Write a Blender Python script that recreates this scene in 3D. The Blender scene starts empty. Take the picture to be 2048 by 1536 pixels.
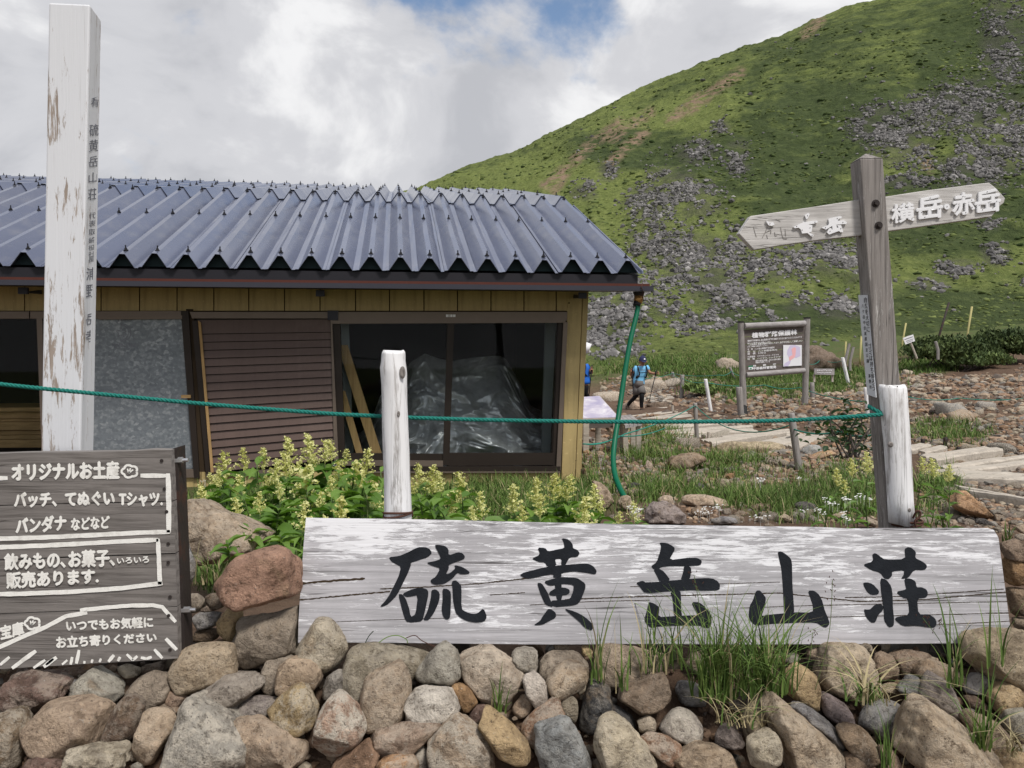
import bpy, bmesh, math, random
import numpy as np
from mathutils import Vector, Matrix
from mathutils.geometry import tessellate_polygon

random.seed(7)
RNG = np.random.default_rng(11)
SC = bpy.context.scene
COL = SC.collection
F = 1650.0            # focal length of the photograph in its own pixels (2048 wide)
CX, HY = 1024.0, 690.0  # principal column and horizon row

# ------------------------------------------------------------------ camera
cam_d = bpy.data.cameras.new('camera')
cam = bpy.data.objects.new('camera', cam_d)
COL.objects.link(cam)
cam.location = (0, 0, 0)
cam.rotation_euler = (math.radians(90), 0, 0)
cam_d.sensor_fit = 'HORIZONTAL'
cam_d.sensor_width = 36.0
cam_d.lens = 36.0 * F / 2048.0
cam_d.shift_y = -(768.0 - HY) / 2048.0
cam_d.clip_start = 0.05
cam_d.clip_end = 6000
SC.camera = cam

# ------------------------------------------------------------------ light
SUN_EL, SUN_AZ = math.radians(56), math.radians(146)   # azimuth clockwise from +Y (view direction)
sun_d = bpy.data.lights.new('sun', 'SUN')
sun_d.energy = 3.3
sun_d.angle = math.radians(11)
sun_d.color = (1.0, 0.955, 0.89)
sun = bpy.data.objects.new('sun', sun_d)
COL.objects.link(sun)
sd = Vector((math.sin(SUN_AZ) * math.cos(SUN_EL), math.cos(SUN_AZ) * math.cos(SUN_EL), math.sin(SUN_EL)))
sun.rotation_euler = sd.to_track_quat('Z', 'Y').to_euler()
sun.location = sd * 50

world = bpy.data.worlds.new('World')
SC.world = world
world.use_nodes = True


class NT:
    """small helper for node trees"""
    def __init__(s, tree):
        s.t = tree
        s.n = tree.nodes
        s.l = tree.links

    def node(s, kind, **kw):
        nd = s.n.new(kind)
        for k, v in kw.items():
            setattr(nd, k, v)
        return nd

    def put(s, sock, v):
        if v is None:
            return
        if isinstance(v, bpy.types.NodeSocket):
            s.l.new(v, sock)
        elif isinstance(v, (tuple, list)):
            d = sock.default_value
            v = tuple(v)
            if len(d) == 4 and len(v) == 3:
                v = v + (1,)
            sock.default_value = v
        else:
            sock.default_value = v

    def math(s, op, a, b=None, c=None, clamp=False):
        nd = s.node('ShaderNodeMath', operation=op, use_clamp=clamp)
        s.put(nd.inputs[0], a)
        s.put(nd.inputs[1], b)
        s.put(nd.inputs[2], c)
        return nd.outputs[0]

    def mix(s, fac, a, b, mode='MIX'):
        nd = s.node('ShaderNodeMix', data_type='RGBA', blend_type=mode)
        s.put(nd.inputs[0], fac)
        s.put(nd.inputs[6], a)
        s.put(nd.inputs[7], b)
        return nd.outputs[2]

    def ramp(s, fac, stops, interp='LINEAR'):
        nd = s.node('ShaderNodeValToRGB')
        cr = nd.color_ramp
        cr.interpolation = interp
        while len(cr.elements) < len(stops):
            cr.elements.new(0.5)
        for e, (p, c) in zip(cr.elements, stops):
            e.position = p
            if not isinstance(c, (tuple, list)):
                c = (c, c, c)
            e.color = tuple(c) + (1,) if len(c) == 3 else c
        s.put(nd.inputs[0], fac)
        return nd.outputs[0]

    def mapping(s, vec, scale=(1, 1, 1), loc=(0, 0, 0), rot=(0, 0, 0)):
        nd = s.node('ShaderNodeMapping')
        s.put(nd.inputs[0], vec)
        s.put(nd.inputs[1], loc)
        s.put(nd.inputs[2], rot)
        s.put(nd.inputs[3], scale)
        return nd.outputs[0]

    def noise(s, vec, scale=5, detail=4, rough=0.55, dist=0.0):
        nd = s.node('ShaderNodeTexNoise')
        s.put(nd.inputs['Vector'], vec)
        s.put(nd.inputs['Scale'], scale)
        s.put(nd.inputs['Detail'], detail)
        s.put(nd.inputs['Roughness'], rough)
        s.put(nd.inputs['Distortion'], dist)
        return nd.outputs[0]

    def voro(s, vec, scale=5, feature='F1', out='Distance'):
        nd = s.node('ShaderNodeTexVoronoi', feature=feature)
        s.put(nd.inputs['Vector'], vec)
        s.put(nd.inputs['Scale'], scale)
        return nd.outputs[out]

    def bump(s, height, strength=0.3, dist=0.01, normal=None):
        nd = s.node('ShaderNodeBump')
        s.put(nd.inputs['Strength'], strength)
        s.put(nd.inputs['Distance'], dist)
        s.put(nd.inputs['Height'], height)
        s.put(nd.inputs['Normal'], normal)
        return nd.outputs[0]


# sky: a physical blue sky seen through gaps in a broken cloud layer
w = NT(world.node_tree)
w.n.clear()
sky = w.node('ShaderNodeTexSky', sky_type='NISHITA', sun_disc=False)
sky.sun_elevation = SUN_EL
sky.sun_rotation = SUN_AZ
geo = w.node('ShaderNodeTexCoord').outputs['Generated']
sep = w.node('ShaderNodeSeparateXYZ')
w.put(sep.inputs[0], geo)
elev = sep.outputs[2]
stretch = w.mapping(geo, scale=(1.0, 1.0, 1.5), loc=(0.37, 0.12, 0.05))
n_big = w.noise(stretch, 2.6, 7, 0.56, 0.25)
n_mid = w.noise(w.mapping(geo, scale=(1, 1, 1.3), loc=(3.1, 1.7, 0.4)), 5.5, 8, 0.58, 0.3)
gap = w.math('ADD', n_big, w.math('MULTIPLY', n_mid, 0.45))
gap = w.math('SUBTRACT', gap, w.math('MULTIPLY', w.math('SMOOTH_MIN', elev, 0.45, 0.1), 0.62))
cover = w.ramp(gap, [(0.335, 0.0), (0.475, 1.0)], 'EASE')
shade = w.noise(w.mapping(geo, scale=(1, 1, 1.6), loc=(0.9, 5.2, 0.1)), 4.2, 8, 0.55, 0.35)
cloudc = w.ramp(shade, [(0.36, (0.52, 0.53, 0.565)), (0.50, (0.65, 0.655, 0.685)), (0.63, (0.90, 0.90, 0.91))], 'EASE')
b1 = w.node('ShaderNodeBackground')
w.put(b1.inputs[0], sky.outputs[0])
w.put(b1.inputs[1], 0.13)
b2 = w.node('ShaderNodeBackground')
w.put(b2.inputs[0], cloudc)
w.put(b2.inputs[1], 0.97)
mx = w.node('ShaderNodeMixShader')
w.put(mx.inputs[0], cover)
w.l.new(b1.outputs[0], mx.inputs[1])
w.l.new(b2.outputs[0], mx.inputs[2])
wo = w.node('ShaderNodeOutputWorld')
w.l.new(mx.outputs[0], wo.inputs[0])

SC.view_settings.view_transform = 'Standard'
SC.view_settings.look = 'None'
SC.view_settings.gamma = 1.0
SC.view_settings.use_curve_mapping = False
SC.view_settings.exposure = 0.05
SC.render.engine = 'CYCLES'
SC.cycles.max_bounces = 6
SC.cycles.transparent_max_bounces = 12
SC.cycles.use_denoising = True

# ------------------------------------------------------------------ geometry helpers
WL = {}   # world location of each object


def P(px, py, Y):
    """the point at depth Y that the photograph shows at pixel (px, py)"""
    return Vector(((px - CX) / F * Y, Y, (HY - py) / F * Y))


def settle(o, loc, parent=None):
    loc = Vector(loc)
    WL[o.name] = loc
    if parent is not None:
        o.parent = parent
        o.location = loc - WL[parent.name]
    else:
        o.location = loc


def tag(o, label=None, cat=None, group=None, kind=None):
    if label:
        o['label'] = label
    if cat:
        o['category'] = cat
    if group:
        o['group'] = group
    if kind:
        o['kind'] = kind
    return o


def thing(name, loc, label, cat, group=None):
    o = bpy.data.objects.new(name, None)
    o.empty_display_size = 0.1
    COL.objects.link(o)
    settle(o, loc)
    return tag(o, label, cat, group)


def mesh_obj(name, verts, faces, mat, parent=None, origin=None, smooth=False, bevel=0.0):
    v = np.asarray(verts, dtype=np.float64).reshape(-1, 3)
    if origin is None:
        origin = (v.min(0) + v.max(0)) / 2
        origin[2] = v[:, 2].min()
    origin = np.asarray(origin, dtype=np.float64)
    me = bpy.data.meshes.new(name)
    me.from_pydata((v - origin).tolist(), [], faces if isinstance(faces, list) else faces.tolist())
    if smooth:
        me.polygons.foreach_set('use_smooth', [True] * len(me.polygons))
    if mat:
        me.materials.append(mat)
    me.update()
    o = bpy.data.objects.new(name, me)
    COL.objects.link(o)
    settle(o, origin, parent)
    if bevel:
        b = o.modifiers.new('bevel', 'BEVEL')
        b.width = bevel
        b.segments = 2
        b.limit_method = 'ANGLE'
    return o


def inst(name, mesh, loc, parent=None, rot=(0, 0, 0), scale=(1, 1, 1), color=None):
    o = bpy.data.objects.new(name, mesh)
    COL.objects.link(o)
    settle(o, loc, parent)
    o.rotation_euler = rot
    o.scale = scale
    if color:
        o.color = tuple(color) + (1,)
    return o


class MB:
    """collects simple solids; build() links them as ONE mesh object"""
    def __init__(s):
        s.v = []
        s.f = []

    def hexa(s, c):
        """eight corners: 0-3 front loop, 4-7 back loop"""
        n = len(s.v)
        s.v += [tuple(p) for p in c]
        for q in ((0, 1, 2, 3), (7, 6, 5, 4), (0, 4, 5, 1), (1, 5, 6, 2), (2, 6, 7, 3), (3, 7, 4, 0)):
            s.f.append(tuple(n + i for i in q))
        return s

    def box(s, a, b):
        x0, y0, z0 = a
        x1, y1, z1 = b
        return s.hexa([(x0, y0, z0), (x1, y0, z0), (x1, y0, z1), (x0, y0, z1),
                       (x0, y1, z0), (x1, y1, z0), (x1, y1, z1), (x0, y1, z1)])

    def slab(s, quad, back):
        """quad of four points, thickened by the vector `back`"""
        b = Vector(back)
        q = [Vector(p) for p in quad]
        return s.hexa(q + [p + b for p in q])

    def quad(s, a, b, c, d):
        n = len(s.v)
        s.v += [tuple(a), tuple(b), tuple(c), tuple(d)]
        s.f.append((n, n + 1, n + 2, n + 3))
        return s

    def tube(s, pts, r, n=10, caps=True):
        pts = [Vector(p) for p in pts]
        rr = r if isinstance(r, (list, tuple)) else [r] * len(pts)
        base = len(s.v)
        ref = None
        for i, p in enumerate(pts):
            t = (pts[min(i + 1, len(pts) - 1)] - pts[max(i - 1, 0)]).normalized()
            if ref is None:
                ref = Vector((0, 0, 1)) if abs(t.z) < 0.9 else Vector((1, 0, 0))
            u = (ref - t * ref.dot(t)).normalized()
            ref = u
            w_ = t.cross(u)
            for k in range(n):
                a = 2 * math.pi * k / n
                s.v.append(tuple(p + (u * math.cos(a) + w_ * math.sin(a)) * rr[i]))
        for i in range(len(pts) - 1):
            for k in range(n):
                a = base + i * n + k
                b = base + i * n + (k + 1) % n
                s.f.append((a, b, b + n, a + n))
        if caps:
            s.f.append(tuple(base + k for k in range(n))[::-1])
            s.f.append(tuple(base + (len(pts) - 1) * n + k for k in range(n)))
        return s

    def prism(s, pts, back):
        """a flat outline (any shape) thickened by `back`"""
        pts = [Vector(p) for p in pts]
        b = Vector(back)
        n = len(s.v)
        k = len(pts)
        tris = tessellate_polygon([pts])
        s.v += [tuple(p) for p in pts] + [tuple(p + b) for p in pts]
        nrm = Vector((0, 0, 0))
        for i in range(k):
            nrm += pts[i].cross(pts[(i + 1) % k])
        for t in tris:
            a, c, d = t
            fn = (pts[c] - pts[a]).cross(pts[d] - pts[a])
            if fn.dot(b) > 0:
                t = (a, d, c)
            s.f.append(tuple(n + i for i in t))
            s.f.append(tuple(n + k + i for i in t[::-1]))
        rev = nrm.dot(b) > 0
        for i in range(k):
            j = (i + 1) % k
            q = (n + i, n + k + i, n + k + j, n + j)
            s.f.append(q[::-1] if rev else q)
        return s

    def build(s, name, mat, parent=None, **kw):
        return mesh_obj(name, s.v, s.f, mat, parent, **kw)


def catmull(pts, n=8):
    pts = [Vector(p) for p in pts]
    out = []
    for i in range(len(pts) - 1):
        p0 = pts[max(i - 1, 0)]
        p1, p2 = pts[i], pts[i + 1]
        p3 = pts[min(i + 2, len(pts) - 1)]
        for k in range(n):
            t = k / n
            out.append(0.5 * ((2 * p1) + (p2 - p0) * t + (2 * p0 - 5 * p1 + 4 * p2 - p3) * t * t
                              + (3 * p1 - p0 - 3 * p2 + p3) * t ** 3))
    out.append(pts[-1])
    return out


# ------------------------------------------------------------------ numpy noise
def _hash(ix, iy, iz):
    h = (ix * 374761393 + iy * 668265263 + iz * 1440662683) & 0x7fffffff
    h = ((h ^ (h >> 13)) * 1274126177) & 0x7fffffff
    h = (h ^ (h >> 16)) & 0x7fffffff
    return h / 0x3fffffff - 1.0


def vnoise(p):
    p = np.asarray(p, dtype=np.float64)
    i = np.floor(p).astype(np.int64)
    f = p - i
    u = f * f * (3 - 2 * f)
    r = 0
    for dx in (0, 1):
        wx = u[:, 0] if dx else 1 - u[:, 0]
        for dy in (0, 1):
            wy = u[:, 1] if dy else 1 - u[:, 1]
            for dz in (0, 1):
                wz = u[:, 2] if dz else 1 - u[:, 2]
                r = r + wx * wy * wz * _hash(i[:, 0] + dx, i[:, 1] + dy, i[:, 2] + dz)
    return r


def fbm(p, octaves=4, gain=0.5):
    p = np.asarray(p, dtype=np.float64)
    a, s, r = 1.0, 1.0, 0
    for k in range(octaves):
        r = r + a * vnoise(p * s + 17.3 * k)
        a *= gain
        s *= 2.03
    return r
# ------------------------------------------------------------------ materials
def new_mat(name):
    m = bpy.data.materials.new(name)
    m.use_nodes = True
    t = NT(m.node_tree)
    t.n.clear()
    out = t.node('ShaderNodeOutputMaterial')
    b = t.node('ShaderNodeBsdfPrincipled')
    t.l.new(b.outputs[0], out.inputs[0])
    tc = t.node('ShaderNodeTexCoord').outputs['Object']
    return m, t, b, tc


def setb(t, b, color=None, rough=None, normal=None, metal=None, spec=None):
    t.put(b.inputs['Base Color'], color)
    t.put(b.inputs['Roughness'], rough)
    t.put(b.inputs['Normal'], normal)
    t.put(b.inputs['Metallic'], metal)
    t.put(b.inputs['Specular IOR Level'], spec)


def simple(name, col, rough=0.6, var=0.18, scale=14, bump=0.15, metal=0.0, dirt=None, spec=0.22, streak=0.0):
    m, t, b, tc = new_mat(name)
    n = t.noise(tc, scale, 6, 0.6)
    c = t.mix(n, tuple(x * (1 - var) for x in col), tuple(min(1, x * (1 + var)) for x in col))
    if dirt:
        d = t.ramp(t.noise(tc, scale * 0.45, 6, 0.7), [(0.52, 0.0), (0.68, 0.8)])
        c = t.mix(d, c, dirt)
    if streak:
        sk = t.noise(t.mapping(tc, (26, 26, 1.6)), 1.0, 6, 0.7, 0.2)
        c = t.mix(t.math('MULTIPLY', t.ramp(sk, [(0.46, 0.0), (0.66, 1.0)]), streak), c, tuple(x * 0.45 for x in col))
        c = t.mix(t.math('MULTIPLY', t.ramp(t.noise(tc, 38, 6, 0.7), [(0.60, 0.0), (0.68, 1.0)]), streak), c, tuple(min(1, x * 1.5 + .04) for x in col))
    nb = t.bump(t.noise(tc, scale * 6, 4, 0.6), bump, 0.004)
    setb(t, b, c, rough, nb, metal, spec)
    return m


def axes(axis, along, across):
    return {'X': (along, across, across), 'Z': (across, across, along), 'Y': (across, along, across)}[axis]


def wood(name, light, dark, axis='X', grain=60, along=3.0, paint=None, paint_lo=0.45, paint_hi=0.55,
         pscale=(4, 22), crack=0.5, rough=0.85, bump=0.5, crack_col=(0.035, 0.03, 0.027), seed=0.0, wiggle=0.0, coarse=0.2, cscale=3.0, zgrad=0.0):
    """weathered timber; optional flaking paint drawn out along the grain"""
    m, t, b, tc = new_mat(name)
    v = t.mapping(tc, axes(axis, along, grain), loc=(seed, seed * 1.7, seed * 0.6))
    if wiggle:
        sw = t.node('ShaderNodeVectorMath', operation='ADD')
        wn = t.node('ShaderNodeTexNoise')
        t.put(wn.inputs['Vector'], t.mapping(tc, axes(axis, 2.0, 7.0)))
        t.put(wn.inputs['Scale'], 1.3)
        sc = t.node('ShaderNodeVectorMath', operation='SCALE')
        t.put(sc.inputs[0], wn.outputs[1])
        t.put(sc.inputs[3], wiggle)
        t.l.new(v, sw.inputs[0])
        t.l.new(sc.outputs[0], sw.inputs[1])
        v = sw.outputs[0]
    g = t.noise(v, 1.0, 7, 0.65, 0.3)
    c = t.ramp(g, [(0.30, dark), (0.52, light), (0.75, tuple(min(1, x * 1.2) for x in light))])
    blot = t.noise(tc, 7, 5, 0.6)
    c = t.mix(t.ramp(blot, [(0.35, 0.45), (0.65, 0.0)]), c, tuple(x * 0.6 for x in light), 'MIX')
    h = g
    if paint:
        pv = t.mapping(tc, axes(axis, pscale[0], pscale[1]), loc=(seed * 2.1, 3.3, seed))
        pn = t.math('ADD', t.math('MULTIPLY', t.noise(pv, 1.0, 9, 0.76, 0.5), 1 - coarse),
                    t.math('MULTIPLY', t.noise(t.mapping(tc, axes(axis, 0.7, 1.6), loc=(seed, 1, 2)), cscale, 5, 0.6), coarse))
        if zgrad:
            sz = t.node('ShaderNodeSeparateXYZ')
            t.put(sz.inputs[0], tc)
            pn = t.math('ADD', pn, t.math('MULTIPLY', t.math('SUBTRACT', sz.outputs[2], 0.15), zgrad))
        pm = t.ramp(pn, [(paint_lo, 0.0), (paint_hi, 1.0)])
        c = t.mix(pm, c, paint)
        h = t.math('ADD', h, t.math('MULTIPLY', pm, 0.35))
    if crack:
        cv = t.mapping(tc, axes(axis, along * 0.22, grain * 0.55), loc=(5.1 + seed, 2.2, 1.4))
        cn = t.noise(cv, 1.0, 3, 0.5, 0.4)
        cm = t.ramp(t.math('ABSOLUTE', t.math('SUBTRACT', cn, 0.5)), [(0.0, 1.0), (0.012, 0.0)])
        gate = t.ramp(t.noise(t.mapping(tc, axes(axis, 2.0, 9.0), loc=(1, seed, 8)), 1.0, 2, 0.5), [(0.45, 0.0), (0.6, crack)])
        cm = t.math('MULTIPLY', cm, gate)
        c = t.mix(cm, c, crack_col)
        h = t.math('SUBTRACT', h, cm)
    setb(t, b, c, rough, t.bump(h, bump, 0.004), 0.0, 0.25)
    return m


M = {}
M['sign_white'] = wood('flaking white board', (0.42, 0.41, 0.43), (0.27, 0.265, 0.275), 'X', 105, 3.2,
                       paint=(0.70, 0.70, 0.725), paint_lo=0.525, paint_hi=0.575, pscale=(11, 105), crack=0.95, bump=0.45, wiggle=0.5, coarse=0.36, cscale=5.0, zgrad=0.42)
M['sign_grey'] = wood('dark weathered planks', (0.215, 0.197, 0.185), (0.075, 0.066, 0.060), 'X', 85, 3.5, crack=0.5, wiggle=2.2, bump=0.55)
M['post_white'] = wood('white painted square post', (0.36, 0.30, 0.255), (0.24, 0.19, 0.155), 'Z', 110, 4,
                       paint=(0.68, 0.69, 0.72), paint_lo=0.428, paint_hi=0.45, coarse=0.36, cscale=4.5, pscale=(5, 48), crack=0.6, bump=0.25, crack_col=(0.3, 0.27, 0.25))
M['log_white'] = wood('bleached round post', (0.46, 0.44, 0.43), (0.32, 0.30, 0.29), 'Z', 95, 4,
                      paint=(0.76, 0.76, 0.77), paint_lo=0.40, paint_hi=0.50, pscale=(5, 45), crack=0.6, bump=0.4, seed=2.0)
M['signpost'] = wood('grey brown signpost timber', (0.27, 0.247, 0.232), (0.085, 0.076, 0.070), 'Z', 100, 3.2,
                     paint=(0.52, 0.50, 0.48), paint_lo=0.56, paint_hi=0.62, pscale=(7, 90), crack=0.9, bump=0.7, seed=4.0)
M['arm_board'] = wood('bleached arm board', (0.56, 0.54, 0.52), (0.36, 0.34, 0.325), 'X', 90, 4, crack=0.7, bump=0.4, seed=6.0)
M['grey_log'] = wood('grey log', (0.30, 0.28, 0.265), (0.16, 0.145, 0.135), 'Z', 70, 4, crack=0.8, seed=3.0)
M['grey_rail'] = wood('grey rail', (0.36, 0.34, 0.335), (0.2, 0.185, 0.18), 'X', 60, 4, crack=0.7, seed=3.5)
M['info_board'] = wood('brown notice board', (0.135, 0.115, 0.105), (0.09, 0.076, 0.07), 'X', 40, 3, crack=0.2, seed=1.0)
M['timber'] = wood('bleached timber', (0.50, 0.45, 0.385), (0.32, 0.275, 0.225), 'X', 50, 4, crack=0.7, seed=8.0)
M['lumber'] = wood('yellow lumber', (0.42, 0.27, 0.12), (0.30, 0.18, 0.07), 'Z', 50, 3, crack=0.2, seed=9.0)
M['lumber_x'] = wood('stacked lumber', (0.42, 0.27, 0.12), (0.28, 0.17, 0.07), 'X', 50, 3, crack=0.2, seed=9.5)
M['letter_black'] = simple('black sign paint', (0.016, 0.018, 0.022), 0.9, 0.5, 30, 0.5, spec=0.08)
M['letter_white'] = simple('white lettering', (0.80, 0.80, 0.82), 0.5, 0.05, 30, 0.05)
M['brush_white'] = simple('brushed white paint', (0.86, 0.85, 0.81), 0.7, 0.14, 60, 0.3, dirt=(0.6, 0.58, 0.54))
M['ink'] = simple('dark ink', (0.16, 0.165, 0.195), 0.7, 0.4, 40, 0.05)
M['ink_black'] = simple('black print', (0.02, 0.02, 0.025), 0.6, 0.1, 40, 0.0)
M['plate'] = simple('white notice plate', (0.70, 0.72, 0.76), 0.35, 0.05, 9, 0.02)
M['iron'] = simple('dark painted iron', (0.035, 0.028, 0.026), 0.6, 0.3, 20, 0.3, dirt=(0.10, 0.04, 0.025))
M['rust'] = simple('rusty wire', (0.075, 0.035, 0.025), 0.85, 0.3, 60, 0.3)
M['zinc_bolt'] = simple('zinc bolt', (0.55, 0.55, 0.56), 0.35, 0.1, 30, 0.1, metal=0.8)
M['roof_bolt'] = simple('black roof bolt', (0.02, 0.02, 0.024), 0.5, 0.1, 30, 0.1)
M['siding'] = simple('mustard siding', (0.44, 0.335, 0.155), 0.55, 0.10, 6, 0.08, dirt=(0.37, 0.275, 0.13), streak=0.45)
M['groove'] = simple('dark joint', (0.04, 0.026, 0.014), 0.8, 0.1, 10, 0.0)
M['alu'] = simple('bronze aluminium', (0.17, 0.135, 0.11), 0.42, 0.15, 8, 0.05, metal=0.35)
M['alu_dark'] = simple('dark bronze aluminium', (0.030, 0.023, 0.019), 0.45, 0.15, 8, 0.05, metal=0.2)
M['shutter'] = simple('brown shutter', (0.112, 0.077, 0.066), 0.5, 0.14, 8, 0.06, dirt=(0.14, 0.10, 0.086), streak=0.15)
M['fascia'] = simple('dark fascia', (0.020, 0.019, 0.024), 0.5, 0.15, 6, 0.05)
M['closure'] = simple('dark teal foam', (0.018, 0.032, 0.036), 0.8, 0.2, 20, 0.1)
M['gutter'] = simple('slate gutter', (0.040, 0.040, 0.052), 0.45, 0.12, 8, 0.05)
M['gutter_in'] = simple('red brown gutter back', (0.085, 0.026, 0.018), 0.6, 0.2, 10, 0.05)
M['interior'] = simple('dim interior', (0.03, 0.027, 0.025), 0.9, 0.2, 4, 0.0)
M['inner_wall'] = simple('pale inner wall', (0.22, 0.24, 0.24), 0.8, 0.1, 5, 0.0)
M['redbase'] = simple('red brown plinth', (0.11, 0.030, 0.020), 0.7, 0.2, 8, 0.1)
M['hose'] = simple('green hose', (0.005, 0.115, 0.06), 0.42, 0.12, 10, 0.05)
M['brass'] = simple('brass fitting', (0.45, 0.25, 0.09), 0.4, 0.2, 20, 0.1, metal=0.6)
M['rope'] = simple('green rope', (0.014, 0.175, 0.145), 0.7, 0.22, 160, 0.4)
M['thin_rope'] = simple('thin green rope', (0.03, 0.22, 0.17), 0.8, 0.2, 60, 0.1)
M['black_rubber'] = simple('black rubber', (0.018, 0.018, 0.019), 0.7, 0.2, 20, 0.1)
M['skin'] = simple('tanned skin', (0.36, 0.19, 0.12), 0.5, 0.08, 20, 0.05)
M['tee'] = simple('light blue shirt', (0.19, 0.50, 0.78), 0.8, 0.08, 10, 0.1)
M['shorts'] = simple('grey shorts', (0.15, 0.14, 0.135), 0.85, 0.12, 14, 0.1)
M['tights'] = simple('black tights', (0.012, 0.012, 0.014), 0.8, 0.1, 14, 0.05)
M['boot'] = simple('brown boot', (0.06, 0.042, 0.033), 0.8, 0.2, 30, 0.1)
M['cap'] = simple('navy cap', (0.028, 0.032, 0.085), 0.8, 0.1, 20, 0.05)
M['pack'] = simple('black pack', (0.016, 0.016, 0.020), 0.8, 0.1, 20, 0.1)
M['jacket'] = simple('blue jacket', (0.02, 0.13, 0.52), 0.6, 0.1, 10, 0.1)
M['hair'] = simple('black hair', (0.012, 0.010, 0.009), 0.6, 0.1, 20, 0.1)
M['yellow_pole'] = simple('yellow bamboo', (0.40, 0.36, 0.16), 0.7, 0.1, 20, 0.05)
M['map_white'] = simple('map paper', (0.74, 0.75, 0.78), 0.5, 0.03, 9, 0.0)
M['map_lilac'] = simple('map lilac', (0.58, 0.53, 0.70), 0.5, 0.03, 9, 0.0)
M['map_pink'] = simple('map pink', (0.80, 0.43, 0.45), 0.5, 0.03, 9, 0.0)
M['green_mark'] = simple('green emblem', (0.02, 0.22, 0.12), 0.5, 0.05, 9, 0.0)


def m_galv():
    m, t, b, tc = new_mat('galvanised spangle')
    v = t.voro(t.mapping(tc, (1, 1, 1.3)), 42, 'F1', 'Color')
    bw = t.node('ShaderNodeRGBToBW')
    t.put(bw.inputs[0], v)
    n = t.noise(tc, 60, 5, 0.65)
    f = t.math('ADD', t.math('MULTIPLY', bw.outputs[0], 0.45), t.math('MULTIPLY', n, 0.6))
    c = t.ramp(f, [(0.30, (0.15, 0.17, 0.19)), (0.56, (0.21, 0.235, 0.255)), (0.74, (0.36, 0.385, 0.40))])
    c = t.mix(t.ramp(t.noise(tc, 2.2, 4, 0.6), [(0.4, 0.35), (0.65, 0.0)]), c, (0.13, 0.15, 0.165))
    setb(t, b, c, t.ramp(f, [(0.3, 0.55), (0.8, 0.38)]), t.bump(f, 0.08, 0.003), 0.35, 0.5)
    return m


def m_roof():
    m, t, b, tc = new_mat('blue grey coated steel')
    n = t.noise(tc, 3.0, 6, 0.6)
    streak = t.noise(t.mapping(tc, (14, 1.2, 14)), 1.0, 5, 0.6)
    oi = t.node('ShaderNodeObjectInfo')
    c = t.mix(n, (0.150, 0.175, 0.268), (0.20, 0.228, 0.325))
    c = t.mix(t.math('MULTIPLY', oi.outputs['Random'], 0.5), c, (0.165, 0.175, 0.225))
    c = t.mix(t.ramp(t.noise(tc, 26, 8, 0.75), [(0.58, 0.0), (0.70, 0.35)]), c, (0.26, 0.26, 0.28))
    c = t.mix(t.ramp(streak, [(0.5, 0.0), (0.75, 0.45)]), c, (0.33, 0.33, 0.36))
    setb(t, b, c, t.ramp(n, [(0.3, 0.17), (0.7, 0.30)]), t.bump(t.noise(tc, 9, 4, 0.5), 0.06, 0.01), 0.55, 0.8)
    return m


def m_glass():
    m, t, b, tc = new_mat('window glass')
    t.n.remove(b)
    out = [n for n in t.n if n.type == 'OUTPUT_MATERIAL'][0]
    tr = t.node('ShaderNodeBsdfTransparent')
    t.put(tr.inputs[0], (0.90, 0.92, 0.92))
    gl = t.node('ShaderNodeBsdfGlossy')
    t.put(gl.inputs[1], 0.02)
    fr = t.node('ShaderNodeFresnel')
    t.put(fr.inputs[0], 1.45)
    mxs = t.node('ShaderNodeMixShader')
    t.put(mxs.inputs[0], t.math('MULTIPLY', fr.outputs[0], 0.22))
    t.l.new(tr.outputs[0], mxs.inputs[1])
    t.l.new(gl.outputs[0], mxs.inputs[2])
    t.l.new(mxs.outputs[0], out.inputs[0])
    return m


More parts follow.
